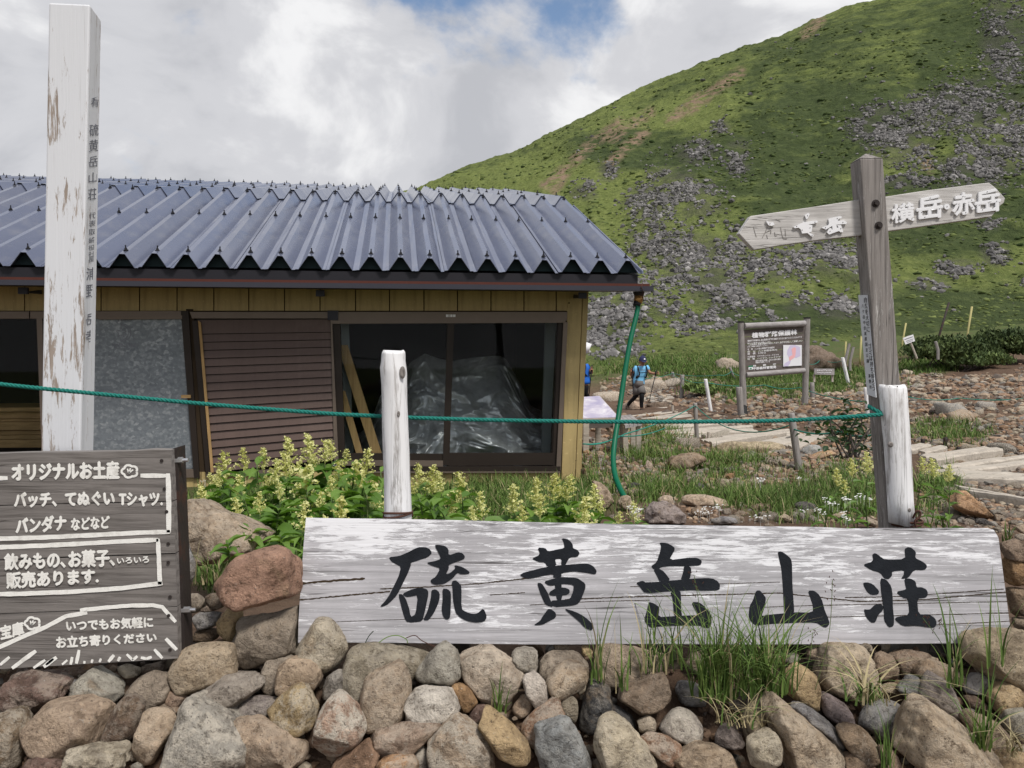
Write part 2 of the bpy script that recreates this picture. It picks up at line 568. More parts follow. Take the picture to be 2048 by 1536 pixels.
def m_rock(name='rock', fine=1.0):
    """per object colour; mottling, stains of iron and pale crust, dark specks, pits"""
    m, t, b, tc = new_mat(name)
    oi = t.node('ShaderNodeObjectInfo')
    off = t.node('ShaderNodeVectorMath', operation='SCALE')
    cmb = t.node('ShaderNodeCombineXYZ')
    for k in range(3):
        t.put(cmb.inputs[k], t.math('MULTIPLY', oi.outputs['Random'], (31.0, 17.0, 53.0)[k]))
    add = t.node('ShaderNodeVectorMath', operation='ADD')
    t.l.new(tc, add.inputs[0])
    t.l.new(cmb.outputs[0], add.inputs[1])
    v = add.outputs[0]
    base = oi.outputs['Color']
    n1 = t.noise(v, 15 * fine, 8, 0.68, 0.5)
    n2 = t.noise(v, 46 * fine, 8, 0.74, 0.2)
    n3 = t.noise(v, 150 * fine, 3, 0.65)
    rnd = lambda k: t.math('FRACT', t.math('MULTIPLY', oi.outputs['Random'], k))
    mul = lambda c: t.mix(1.0, base, c, 'MULTIPLY')
    c = t.mix(t.ramp(n1, [(0.34, 0.0), (0.50, 0.55), (0.68, 1.0)]), mul((0.60, 0.555, 0.515)), mul((1.58, 1.52, 1.44)))
    st = t.ramp(t.noise(t.mapping(v, (1, 1, 1), loc=(4, 9, 2)), 10 * fine, 8, 0.72, 0.6), [(0.54, 0.0), (0.66, 0.75)])
    c = t.mix(t.math('MULTIPLY', st, rnd(7.3)), c, (0.275, 0.195, 0.12))
    cr = t.ramp(t.noise(t.mapping(v, (1, 1, 1), loc=(14, 2, 7)), 19 * fine, 9, 0.78, 0.3), [(0.45, 0.0), (0.53, 0.95)])
    c = t.mix(t.math('MULTIPLY', cr, oi.outputs['Alpha']), c, (0.60, 0.54, 0.45))
    c = t.mix(t.ramp(n2, [(0.36, 0.85), (0.47, 0.0)]), c, mul((0.40, 0.36, 0.32)))
    c = t.mix(t.ramp(n2, [(0.55, 0.0), (0.68, 0.5)]), c, mul((2.1, 2.0, 1.85)))
    c = t.mix(t.ramp(n3, [(0.31, 0.75), (0.38, 0.0)]), c, (0.045, 0.04, 0.037))
    c = t.mix(t.ramp(n3, [(0.64, 0.0), (0.71, 0.5)]), c, (0.52, 0.49, 0.44))
    h = t.math('ADD', t.math('MULTIPLY', n1, 1.0), t.math('ADD', t.math('MULTIPLY', n2, 0.75), t.math('MULTIPLY', n3, 0.25)))
    setb(t, b, c, 0.92, t.bump(h, 1.0, 0.022), 0.0, 0.18)
    return m


def m_attr(name, rough=0.8, attr='Col', scale=30, trans=False):
    """colour from a per point attribute (kind of plant or stone), with fine noise"""
    m, t, b, tc = new_mat(name)
    a = t.node('ShaderNodeAttribute', attribute_name=attr)
    n = t.noise(tc, scale, 4, 0.6)
    c = t.mix(t.ramp(n, [(0.3, 0.0), (0.7, 1.0)]), t.mix(1.0, a.outputs[0], (0.72, 0.72, 0.72), 'MULTIPLY'), t.mix(1.0, a.outputs[0], (1.2, 1.2, 1.2), 'MULTIPLY'))
    setb(t, b, c, rough, t.bump(n, 0.3, 0.01), 0.0, 0.25)
    if trans:
        t.put(b.inputs['Subsurface Weight'], 0.0)
        t.put(b.inputs['Transmission Weight'], 0.0)
    return m


def m_leaf(name, c0, c1, rough=0.5):
    m, t, b, tc = new_mat(name)
    oi = t.node('ShaderNodeObjectInfo')
    c = t.mix(oi.outputs['Random'], c0, c1)
    n = t.noise(tc, 30, 3, 0.6)
    c = t.mix(t.ramp(n, [(0.3, 0.0), (0.7, 0.4)]), c, tuple(x * 0.7 for x in c0))
    setb(t, b, c, rough, None, 0.0, 0.35)
    # light through the blade
    out = [x for x in t.n if x.type == 'OUTPUT_MATERIAL'][0]
    tl = t.node('ShaderNodeBsdfTranslucent')
    t.put(tl.inputs[0], t.mix(1.0, c, (1.3, 1.5, 0.7), 'MULTIPLY'))
    mxs = t.node('ShaderNodeMixShader')
    t.put(mxs.inputs[0], 0.3)
    t.l.new(b.outputs[0], mxs.inputs[1])
    t.l.new(tl.outputs[0], mxs.inputs[2])
    t.l.new(mxs.outputs[0], out.inputs[0])
    return m


def m_ground():
    m, t, b, tc = new_mat('stony brown earth')
    n1 = t.noise(tc, 1.2, 7, 0.62)
    n2 = t.noise(tc, 14, 6, 0.7)
    bw = t.node('ShaderNodeMath', operation='MULTIPLY')
    bw.inputs[1].default_value = 1.0
    t.put(bw.inputs[0], t.noise(tc, 70, 5, 0.7))
    c = t.ramp(n1, [(0.3, (0.085, 0.053, 0.036)), (0.55, (0.14, 0.092, 0.064)), (0.75, (0.19, 0.135, 0.095))])
    c = t.mix(t.ramp(n2, [(0.35, 0.6), (0.55, 0.0)]), c, (0.055, 0.038, 0.028))
    c = t.mix(t.ramp(bw.outputs[0], [(0.58, 0.0), (0.66, 0.5)]), c, (0.27, 0.205, 0.15))
    a = t.node('ShaderNodeAttribute', attribute_name='green')
    gf = t.math('MULTIPLY', a.outputs['Fac'], t.ramp(t.noise(tc, 3.2, 6, 0.7), [(0.3, 0.35), (0.55, 1.0)]))
    gc = t.mix(t.noise(tc, 9, 5, 0.7), (0.045, 0.065, 0.022), (0.11, 0.15, 0.045))
    c = t.mix(gf, c, gc)
    h = t.math('ADD', n2, t.math('MULTIPLY', bw.outputs[0], 0.5))
    setb(t, b, c, 0.95, t.bump(h, 0.8, 0.03), 0.0, 0.15)
    return m


def m_hill():
    m, t, b, tc = new_mat('alpine turf and dwarf pine')
    n1 = t.noise(t.mapping(tc, (0.028, 0.012, 0.028)), 1.0, 6, 0.6, 0.3)       # cover types
    n2 = t.noise(t.mapping(tc, (0.30, 0.17, 0.42)), 1.0, 7, 0.66, 0.3)       # clumps
    n3 = t.noise(tc, 1.7, 6, 0.7)
    grass = t.ramp(n3, [(0.28, (0.082, 0.108, 0.031)), (0.5, (0.148, 0.180, 0.053)), (0.72, (0.23, 0.255, 0.09))])
    n3b = t.noise(t.mapping(tc, (0.9, 0.55, 1.3)), 1.0, 8, 0.75, 0.4)
    pine = t.ramp(n3b, [(0.3, (0.032, 0.046, 0.018)), (0.55, (0.064, 0.086, 0.032)), (0.72, (0.12, 0.142, 0.056))])
    kind = t.math('ADD', t.math('MULTIPLY', n1, 0.55), t.math('MULTIPLY', n2, 0.5))
    a2 = t.node('ShaderNodeAttribute', attribute_name='pine')
    kind = t.math('ADD', kind, t.math('MULTIPLY', a2.outputs['Fac'], -0.17))  # also darkens the turf as a painted cloud shadow
    c = t.mix(t.ramp(kind, [(0.42, 0.0), (0.56, 1.0)]), pine, grass)
    a = t.node('ShaderNodeAttribute', attribute_name='soil')
    sf = t.math('MULTIPLY', a.outputs['Fac'], t.ramp(t.noise(t.mapping(tc, (0.5, 0.3, 0.6)), 1.0, 6, 0.7), [(0.42, 0.0), (0.56, 1.0)]))
    c = t.mix(sf, c, t.mix(n3, (0.19, 0.125, 0.085), (0.33, 0.24, 0.17)))
    ar = t.node('ShaderNodeAttribute', attribute_name='scree')
    rf = t.math('MULTIPLY', ar.outputs['Fac'], t.ramp(t.noise(t.mapping(tc, (0.35, 0.2, 0.45)), 1.0, 6, 0.7), [(0.40, 0.0), (0.54, 0.6)]))
    c = t.mix(rf, c, t.mix(n3, (0.035, 0.036, 0.028), (0.12, 0.115, 0.095)))
    h = t.math('ADD', t.math('MULTIPLY', n2, 1.4), t.math('MULTIPLY', n3, 0.5))
    setb(t, b, c, 0.95, t.bump(h, 0.9, 0.9), 0.0, 0.1)
    return m


def m_tarp():
    m, t, b, tc = new_mat('crumpled silver grey tarpaulin')
    n = t.noise(tc, 7, 6, 0.65)
    c = t.ramp(n, [(0.3, (0.34, 0.345, 0.35)), (0.7, (0.66, 0.665, 0.67))])
    wv = t.voro(t.mapping(tc, (1, 1, 1)), 11, 'DISTANCE_TO_EDGE')
    setb(t, b, c, 0.38, t.bump(t.math('ADD', t.noise(tc, 16, 4, 0.55, 0.3), t.math('MULTIPLY', wv, 0.3)), 0.18, 0.02), 0.45, 0.8)
    return m


def m_photo():
    """a washed out panorama print: sky above, haze, peaks"""
    m, t, b, tc = new_mat('faded panorama print')
    n = t.noise(t.mapping(tc, (6, 6, 6)), 1.0, 8, 0.65, 0.3)
    c = t.ramp(n, [(0.35, (0.38, 0.35, 0.52)), (0.52, (0.52, 0.48, 0.60)), (0.66, (0.72, 0.70, 0.76))])
    setb(t, b, c, 0.25, None, 0.0, 0.5)
    return m


M['galv'] = m_galv()
M['roof'] = m_roof()
M['glass'] = m_glass()
M['rock'] = m_rock()
M['pebble'] = m_attr('pebbles', 0.9, scale=40)
M['scree'] = m_attr('scree stones', 0.9, scale=2)
M['grass'] = m_attr('grass blades', 0.7, scale=8)
M['pine'] = m_attr('dwarf pine needles', 0.7, scale=5)
M['ground'] = m_ground()
M['hill'] = m_hill()
M['tarp'] = m_tarp()
M['photo'] = m_photo()
M['leaf'] = m_leaf('broad leaf', (0.085, 0.175, 0.028), (0.19, 0.31, 0.06))
M['leaf_dark'] = m_leaf('dark shrub leaf', (0.018, 0.045, 0.016), (0.045, 0.085, 0.028))
M['stem'] = m_leaf('green stem', (0.10, 0.16, 0.05), (0.16, 0.2, 0.07))
M['plume'] = m_leaf('pale yellow blossom', (0.66, 0.63, 0.28), (0.78, 0.75, 0.42), 0.8)
M['white_flower'] = simple('white blossom', (0.75, 0.75, 0.72), 0.7, 0.05, 10, 0.0)
# ------------------------------------------------------------------ land
GY = [-8, 0.4, 1.0, 1.55, 1.78, 2.0, 2.4, 3.0, 4.0, 5.0, 6.5, 9.0, 14.0, 18.0, 24.0, 29.0, 34.0, 40.0]
GZ = [-1.95, -1.9, -1.70, -1.19, -0.985, -0.80, -0.80, -0.88, -0.97, -1.03, -1.08, -1.16, -1.43, -1.69, -2.03, -1.75, -1.15, -0.9]


def sstep(a, b, x):
    t = np.clip((np.asarray(x, dtype=float) - a) / (b - a), 0, 1)
    return t * t * (3 - 2 * t)


def gz(X, Y, bumps=True):
    X = np.asarray(X, dtype=float)
    Y = np.asarray(Y, dtype=float)
    z = np.interp(Y, GY, GZ)
    z = z + 0.085 * np.maximum(0, X - 3.0) * sstep(6.5, 13, Y)
    if bumps:
        p = np.stack([X.ravel(), Y.ravel(), np.zeros(X.size)], 1)
        n = fbm(p * 1.3, 4).reshape(X.shape)
        z = z + n * 0.022 * sstep(1.6, 3.0, Y) + n * 0.05 * sstep(7, 14, Y)
    return z


def ground_hit(px, py):
    """where the photograph's pixel meets the ground"""
    lo, hi = 1.5, 40.0
    f = lambda Y: (HY - py) / F * Y - float(gz((px - CX) / F * Y, Y, False))
    Ys = np.linspace(lo, hi, 500)
    X = (px - CX) / F * Ys
    d = (HY - py) / F * Ys - gz(X, Ys, False)
    idx = np.where(d <= 0)[0]
    idx = idx[Ys[idx] > 2.15] if len(idx) else idx
    k = idx[0] if len(idx) else len(Ys) - 1
    a, b = Ys[max(k - 1, 0)], Ys[k]
    for _ in range(20):
        m_ = (a + b) / 2
        if f(m_) > 0:
            a = m_
        else:
            b = m_
    Y = (a + b) / 2
    return Vector(((px - CX) / F * Y, Y, (HY - py) / F * Y))


def in_blob(px, py, blobs):
    r = np.zeros(np.shape(px))
    for cx, cy, rx, ry in blobs:
        d = ((px - cx) / rx) ** 2 + ((py - cy) / ry) ** 2
        r = np.maximum(r, np.clip(1.6 - 1.1 * d, 0, 1))
    return r


# turf patches of the foreground and middle ground: (centre, half sizes) in the photograph
TURF = [(1310, 918, 80, 26), (1450, 932, 90, 26), (1330, 985, 80, 20), (1480, 1000, 80, 20), (1590, 1010, 110, 30), (1690, 985, 85, 50), (1010, 985, 240, 60), (880, 965, 260, 20),
        (600, 1000, 240, 90), (450, 1120, 60, 70), (1890, 870, 95, 24), (1880, 985, 45, 35), (1470, 795, 40, 14), (1420, 745, 90, 26),
        (1260, 725, 130, 26), (1660, 755, 110, 22), (1300, 705, 120, 22), (1850, 735, 60, 16), (1320, 880, 70, 20), (1560, 765, 150, 30)]


def green_at(X, Y):
    z = gz(X, Y, False)
    px = X / np.maximum(Y, 0.3) * F + CX
    py = HY - z / np.maximum(Y, 0.3) * F
    g = in_blob(px, py, TURF)
    g = np.maximum(g, sstep(29, 34, Y))
    return np.where(Y < 2.1, 0, g)


def sheet(name, X, Y, Z, mat, attrs=None, smooth=True):
    ny, nx = X.shape
    v = np.stack([X.ravel(), Y.ravel(), Z.ravel()], 1)
    a = np.arange(ny * nx).reshape(ny, nx)
    f = np.stack([a[:-1, :-1].ravel(), a[:-1, 1:].ravel(), a[1:, 1:].ravel(), a[1:, :-1].ravel()], 1)
    o = mesh_obj(name, v, f, mat, origin=(0, 0, 0), smooth=smooth)
    for k, val in (attrs or {}).items():
        at = o.data.attributes.new(k, 'FLOAT', 'POINT')
        at.data.foreach_set('value', np.asarray(val, dtype=np.float32).ravel())
    return o


ys = np.concatenate([np.linspace(-8, 1.4, 12), np.linspace(1.45, 7, 150), np.linspace(7.06, 20, 150), np.linspace(20.2, 40, 70)])
xs = np.concatenate([np.linspace(-30, -5.2, 20), np.linspace(-5, 7, 240), np.linspace(7.1, 32, 130)])
GX, GYY = np.meshgrid(xs, ys)
ground = sheet('ground', GX, GYY, gz(GX, GYY), M['ground'], {'green': green_at(GX, GYY)})
tag(ground, kind='structure')

# the far side of the land, down to the horizon
tr = MB()
n0 = 64
ring = []
for rad, z in ((30, -14), (400, -60), (5000, -140)):
    ring.append([len(tr.v) + k for k in range(n0)])
    tr.v += [(rad * math.cos(2 * math.pi * k / n0), rad * math.sin(2 * math.pi * k / n0), z) for k in range(n0)]
tr.f.append(tuple(ring[0]))
for r0, r1 in zip(ring, ring[1:]):
    for k in range(n0):
        tr.f.append((r0[k], r1[k], r1[(k + 1) % n0], r0[(k + 1) % n0]))
far = tr.build('valley', M['hill'], origin=(0, 0, 0))
tag(far, kind='structure')

# the hill: along every bearing it climbs from its toe and rounds off to the skyline seen in the photograph
RPX = [-6000, -2600, -1200, -400, 0, 300, 500, 700, 862, 967, 1055, 1131, 1230, 1335, 1435, 1552, 1669, 1751, 2048, 2400, 3000, 4000, 8000]
RPY = [900, 820, 770, 720, 680, 600, 525, 437, 369, 327, 287, 251, 206, 161, 120, 70, 28, -2, -112, -200, -270, -300, -300]
HY0, HYR, HE0 = 33.0, 185.0, -0.036


def ridge(u):
    return (HY - np.interp(u * F + CX, RPX, RPY)) / F


def hill_Y(t):
    return HY0 + t * (HYR - HY0)


def hill_e(t, E):
    g = np.where(t < 1, 1 - (1 - np.clip(t, 0, 1)) ** 2, 1 - 0.8 * (t - 1) ** 2)
    return HE0 + (E - HE0) * g


def hill_bump(X, Y, Z, t):
    p = np.stack([X.ravel() * 0.09, Y.ravel() * 0.06, Z.ravel() * 0.09], 1)
    b = fbm(p, 3).reshape(X.shape) * 0.75
    gu = np.stack([X.ravel() / np.maximum(Y.ravel(), 1) * 16 + Y.ravel() * .01, Y.ravel() * .022, np.zeros(X.size)], 1)
    b = b + (0.35 - np.abs(vnoise(gu)).reshape(X.shape)) * 1.5 * np.clip(t * 2, 0, 1)
    p2 = np.stack([X.ravel() * 0.55, Y.ravel() * 0.33, Z.ravel() * 0.7], 1)
    b2 = fbm(p2, 3, 0.6).reshape(X.shape)
    return (b + np.maximum(b2, -0.3) * 0.34) * np.clip(t * 8, 0.1, 1)


def hill_point(px, py):
    """points of the hillside seen at the pixels (arrays)"""
    u = (np.asarray(px, float) - CX) / F
    E = ridge(u)
    e = (HY - np.asarray(py, float)) / F
    g = np.clip((e - HE0) / np.maximum(E - HE0, 1e-3), 0, 0.995)
    t = 1 - np.sqrt(1 - g)
    Y = hill_Y(t)
    X = u * Y
    Z = hill_e(t, E) * Y
    return X, Y, Z, t


us = np.concatenate([np.linspace(-2.6, -0.45, 60), np.linspace(-0.44, 0.72, 620), np.linspace(0.73, 3.0, 70)])
ts = np.concatenate([np.linspace(0, 1.0, 330) ** 1.25, np.linspace(1.01, 1.75, 24)])
U, T = np.meshgrid(us, ts)
E_ = ridge(U)
HYY = hill_Y(T)
HX = U * HYY
HZ = hill_e(T, E_) * HYY
HZ = HZ + hill_bump(HX, HYY, HZ, T)

SCREE = [(1391, 304, 40, 22), (1441, 257, 18, 15), (1476, 316, 24, 34), (1341, 363, 48, 25), (1295, 410, 45, 38), (1376, 408, 62, 42),
         (1306, 480, 48, 32), (1376, 500, 78, 30), (1347, 550, 55, 30), (1224, 632, 70, 48), (1271, 588, 58, 30), (1195, 672, 45, 32),
         (1435, 573, 62, 38), (1406, 652, 55, 20), (1482, 608, 40, 20), (1570, 556, 60, 32), (1628, 509, 72, 34), (1680, 520, 55, 30),
         (1511, 532, 22, 20), (1470, 503, 26, 14), (1686, 620, 42, 20), (1751, 252, 52, 36), (1815, 275, 72, 55), (1856, 211, 50, 26),
         (1932, 216, 72, 52), (2008, 88, 42, 95), (1961, 328, 62, 50), (2020, 263, 50, 70), (1821, 363, 62, 16), (1932, 345, 52, 40),
         (1990, 509, 28, 22), (1915, 532, 42, 12), (1856, 567, 42, 12), (1700, 545, 30, 18), (1540, 640, 26, 12), (1480, 470, 26, 14),
         (1250, 700, 40, 10), (1340, 620, 30, 14), (1590, 610, 30, 10), (1690, 700, 40, 12), (1980, 450, 25, 10), (1730, 470, 25, 18),
         (1170, 385, 28, 14), (1215, 345, 20, 16), (1120, 690, 50, 20), (2110, 180, 60, 120), (2150, 330, 80, 60), (2230, 470, 90, 50), (2120, 560, 60, 24), (2330, 300, 80, 70), (2420, 520, 100, 40)]
hpx = U * F + CX
hpy = HY - HZ / HYY * F
scree_a = in_blob(hpx, hpy, [(a, b, c * 1.12, d * 1.15) for a, b, c, d in SCREE])
SOIL = [[(1090, 370), (1140, 330), (1180, 290), (1240, 245)], [(1215, 330), (1245, 300), (1290, 265)], [(1380, 220), (1430, 180), (1480, 145)],
        [(1130, 345), (1110, 380)], [(1640, 40), (1610, 70)], [(1340, 240), (1400, 195)], [(1225, 275), (1300, 225)], [(1840, 300), (1860, 340)]]
soil_a = np.zeros(hpx.shape)
for line in SOIL:
    for (x0, y0), (x1, y1) in zip(line, line[1:]):
        dx, dy = x1 - x0, y1 - y0
        k = np.clip(((hpx - x0) * dx + (hpy - y0) * dy) / (dx * dx + dy * dy), 0, 1)
        d = np.hypot(hpx - x0 - k * dx, hpy - y0 - k * dy)
        soil_a = np.maximum(soil_a, np.clip(1.4 - d / 11, 0, 1))
soil_a[T > 1] = 0
# dark green mask: dwarf pine, plus a cloud shadow painted on the middle slope
pine_shadow_a = in_blob(hpx, hpy, [(1520, 330, 190, 80), (1300, 300, 160, 45), (1700, 420, 260, 60), (1900, 420, 200, 90), (1650, 250, 180, 70), (1900, 640, 200, 60), (1600, 640, 200, 30), (1960, 130, 120, 100)])
hill = sheet('hill', HX, HYY, HZ, M['hill'], {'soil': soil_a, 'scree': scree_a, 'pine': pine_shadow_a})
tag(hill, kind='structure')


# ---- joined clouds of many small solids
ICO_V, ICO_F = None, None


def ico():
    global ICO_V, ICO_F
    if ICO_V is None:
        bm = bmesh.new()
        bmesh.ops.create_icosphere(bm, subdivisions=1, radius=1)
        ICO_V = np.array([v.co[:] for v in bm.verts])
        ICO_F = np.array([[v.index for v in f.verts] for f in bm.faces])
        bm.free()
    return ICO_V, ICO_F


def swarm(name, cen, size, mat, cols, flat=0.7, jit=0.28, parent=None, smooth=False):
    """one mesh of many irregular small stones"""
    V, Fc = ico()
    n = len(cen)
    k = len(V)
    ang = RNG.uniform(0, 2 * np.pi, n)
    sc = size[:, None] * np.stack([RNG.uniform(0.75, 1.35, n), RNG.uniform(0.7, 1.2, n), RNG.uniform(0.75, 1.25, n) * flat], 1)
    vv = V[None] * (1 + RNG.uniform(-jit, jit, (n, k, 1)))
    vv = vv * sc[:, None, :]
    tl = RNG.uniform(-0.5, 0.5, n)
    ct, st_ = np.cos(tl)[:, None], np.sin(tl)[:, None]
    y = vv[:, :, 1] * ct - vv[:, :, 2] * st_
    z = vv[:, :, 1] * st_ + vv[:, :, 2] * ct
    ca, sa = np.cos(ang)[:, None], np.sin(ang)[:, None]
    x = vv[:, :, 0] * ca - y * sa
    y2 = vv[:, :, 0] * sa + y * ca
    vv = np.stack([x, y2, z], 2) + np.asarray(cen)[:, None, :]
    ff = (Fc[None] + (np.arange(n) * k)[:, None, None]).reshape(-1, 3)
    o = mesh_obj(name, vv.reshape(-1, 3), ff, mat, parent, origin=np.mean(cen, 0), smooth=smooth)
    at = o.data.attributes.new('Col', 'FLOAT_COLOR', 'POINT')
    c4 = np.concatenate([np.repeat(cols, k, 0), np.ones((n * k, 1))], 1).astype(np.float32)
    at.data.foreach_set('color', c4.ravel())
    return o


# scree on the hill: sampled patch by patch
pxs, pys, szs = [], [], []
for cx, cy, rx, ry in SCREE:
    n = int(rx * ry * 0.50) + 14
    a = RNG.normal(0, 0.52, (n, 2))
    x = cx + a[:, 0] * rx
    y = cy + a[:, 1] * ry
    nz = fbm(np.stack([x * 0.05, y * 0.075, np.zeros(n)], 1), 3)
    keep = nz > -0.25
    pxs.append(x[keep]); pys.append(y[keep])
    szs.append(np.clip(RNG.lognormal(0, 0.45, keep.sum()), 0.45, 2.6) * np.interp(y[keep], [60, 350, 700], [1.9, 2.2, 3.3]))
# single stones strewn over the turf
n = 520
x = RNG.uniform(1120, 2500, n); y = RNG.uniform(60, 720, n)
pxs.append(x); pys.append(y); szs.append(np.clip(RNG.lognormal(0, 0.5, n), 0.4, 2.6) * 2.0)
px_, py_, s_ = np.concatenate(pxs), np.concatenate(pys), np.concatenate(szs)
rid = np.interp(px_, RPX, RPY)
ok = (py_ > rid + 6) & (py_ < 727)
px_, py_, s_ = px_[ok], py_[ok], s_[ok]
X, Y, Z, t = hill_point(px_, py_)
Z = Z + hill_bump(X, Y, Z, t)
rad = s_ / F * Y
tone = RNG.uniform(0.5, 1.25, len(X))[:, None] * np.array([[0.165, 0.158, 0.154]])
tone = np.where(RNG.uniform(0, 1, (len(X), 1)) < 0.12, tone * 1.7, tone)
scree = swarm('scree', np.stack([X, Y, Z + rad * 0.25], 1), rad, M['scree'], tone, 0.85, 0.33)
tag(scree, kind='stuff', label='grey broken rock strewn down the green hillside')

# low cushions of dwarf pine and turf that break up the slope
n = 21000
x = RNG.uniform(820, 2600, n); y = RNG.uniform(0, 730, n)
rid = np.interp(x, RPX, RPY)
pn = fbm(np.stack([x * 0.012, y * 0.03, np.zeros(n)], 1), 4)
ok = (y > rid + 1) & (pn > -0.35) & (in_blob(x, y, SCREE) < 0.75)
x, y, pn = x[ok], y[ok], pn[ok]
X, Y, Z, t = hill_point(x, y)
Z = Z + hill_bump(X, Y, Z, t)
rad = np.clip(RNG.lognormal(0, 0.45, len(X)), 0.4, 2.4) * np.interp(y, [0, 350, 720], [2.6, 3.4, 4.0]) / F * Y
mixk = np.clip(RNG.uniform(0, 1, len(X)) * 0.7 + pn * 0.35 + 0.12 - 0.22 * in_blob(x, y, [(1520, 330, 190, 80), (1300, 300, 160, 45), (1700, 420, 260, 60), (1900, 420, 200, 90)]), 0, 1)[:, None]  # cushions coloured darker mid slope, part of the painted cloud shadow
cc = (1 - mixk) * np.array([[0.040, 0.064, 0.020]]) + mixk * np.array([[0.15, 0.182, 0.055]])
cush = swarm('dwarf_scrub', np.stack([X, Y, Z - rad * 0.1], 1), rad, M['scree'], cc, 0.45, 0.3, smooth=True)
tag(cush, kind='stuff', label='low green scrub covering the hillside')


# ---- grass blades
def blades(name, base, h, lean, width, cols, mat, segs=4, parent=None, droop=0.35):
    n = len(base)
    a = RNG.uniform(0, 2 * np.pi, n)
    dirv = np.stack([np.cos(a), np.sin(a), np.zeros(n)], 1)
    side = np.stack([-np.sin(a + RNG.uniform(-0.8, 0.8, n)), np.cos(a + RNG.uniform(-0.8, 0.8, n)), np.zeros(n)], 1)
    lean = np.broadcast_to(lean, (n,))
    verts = []
    for k in range(segs + 1):
        s = k / segs
        c = base + dirv * (lean * h * s ** 1.8)[:, None]
        c[:, 2] = base[:, 2] + h * s * (1 - droop * np.minimum(lean, 1.4) * s * s)
        wv = (width * (1 - s ** 1.6) + width * 0.06)[:, None] * side * 0.5
        verts += [c - wv, c + wv]
    V = np.stack(verts, 1).reshape(-1, 3)
    k2 = 2 * (segs + 1)
    f = []
    for k in range(segs):
        f.append([2 * k, 2 * k + 1, 2 * k + 3, 2 * k + 2])
    Fq = (np.array(f)[None] + (np.arange(n) * k2)[:, None, None]).reshape(-1, 4)
    o = mesh_obj(name, V, Fq, mat, parent, origin=(base.mean(0)[0], base.mean(0)[1], base[:, 2].min()), smooth=True)
    at = o.data.attributes.new('Col', 'FLOAT_COLOR', 'POINT')
    c4 = np.concatenate([np.repeat(cols, k2, 0), np.ones((n * k2, 1))], 1).astype(np.float32)
    at.data.foreach_set('color', c4.ravel())
    return o


def grass_cols(n, dry=0.12):
    k = RNG.uniform(0, 1, (n, 1))
    c = (1 - k) * np.array([[0.055, 0.108, 0.020]]) + k * np.array([[0.155, 0.232, 0.055]])
    d = RNG.uniform(0, 1, (n, 1)) < dry
    return np.where(d, np.array([[0.36, 0.30, 0.17]]) * RNG.uniform(0.7, 1.2, (n, 1)), c)


def ground_many(px, py):
    Ys = np.linspace(2.2, 40, 700)
    out = np.zeros((len(px), 3))
    ok = np.zeros(len(px), bool)
    for c0 in range(0, len(px), 4000):
        a = px[c0:c0 + 4000, None]
        b = py[c0:c0 + 4000, None]
        Xs = (a - CX) / F * Ys[None]
        d = (HY - b) / F * Ys[None] - gz(Xs, np.broadcast_to(Ys[None], Xs.shape), False)
        neg = d <= 0
        k = neg.argmax(1)
        good = neg.any(1) & (k > 0)
        r = np.arange(len(k))
        k1 = np.maximum(k, 1)
        d0, d1 = d[r, k1 - 1], d[r, k1]
        fr = d0 / np.maximum(d0 - d1, 1e-9)
        Y = Ys[k1 - 1] + fr * (Ys[k1] - Ys[k1 - 1])
        X = (px[c0:c0 + 4000] - CX) / F * Y
        out[c0:c0 + 4000] = np.stack([X, Y, gz(X, Y)], 1)
        ok[c0:c0 + 4000] = good
    return out, ok


# tufts: a clump centre per tuft, then blades round it
gx, gy, gh = [], [], []
TALL = {0: 0.8, 1: 0.9, 3: 1.0, 4: 1.2}
for i, (cx, cy, rx, ry) in enumerate(TURF):
    far_ = cy < 790
    nt = int(rx * ry * (0.055 if not far_ else 0.19))
    tx = cx + RNG.normal(0, 0.5, nt) * rx
    ty = cy + RNG.normal(0, 0.5, nt) * ry
    for a, b in zip(tx, ty):
        nb = RNG.integers(9, 20)
        sp = 6 if far_ else 13
        gx.append(a + RNG.normal(0, sp, nb)); gy.append(b + RNG.normal(0, sp * 0.3, nb))
        gh.append(np.full(nb, RNG.uniform(0.55, 1.25)))
gx, gy, gh = np.concatenate(gx), np.concatenate(gy), np.concatenate(gh)
pt, ok = ground_many(gx, gy)
ok &= (pt[:, 1] > 2.45) & ~((pt[:, 0] < 0.62) & (pt[:, 1] > 6.35 + 0.14 * (pt[:, 0] - .6)))
pt, gh = pt[ok], gh[ok]
hh = gh * RNG.uniform(0.5, 1.2, len(gh)) * np.interp(pt[:, 1], [2.4, 4, 8, 20, 30], [0.075, 0.10, 0.14, 0.20, 0.28])
ww = np.interp(pt[:, 1], [2.4, 6, 12, 30], [0.0034, 0.0055, 0.011, 0.022])
turf = blades('grass', pt, hh, RNG.uniform(0.1, 1.1, len(pt)), ww, grass_cols(len(pt), 0.09), M['grass'], 3)
tag(turf, kind='stuff', label='wild grass growing between stones and path')

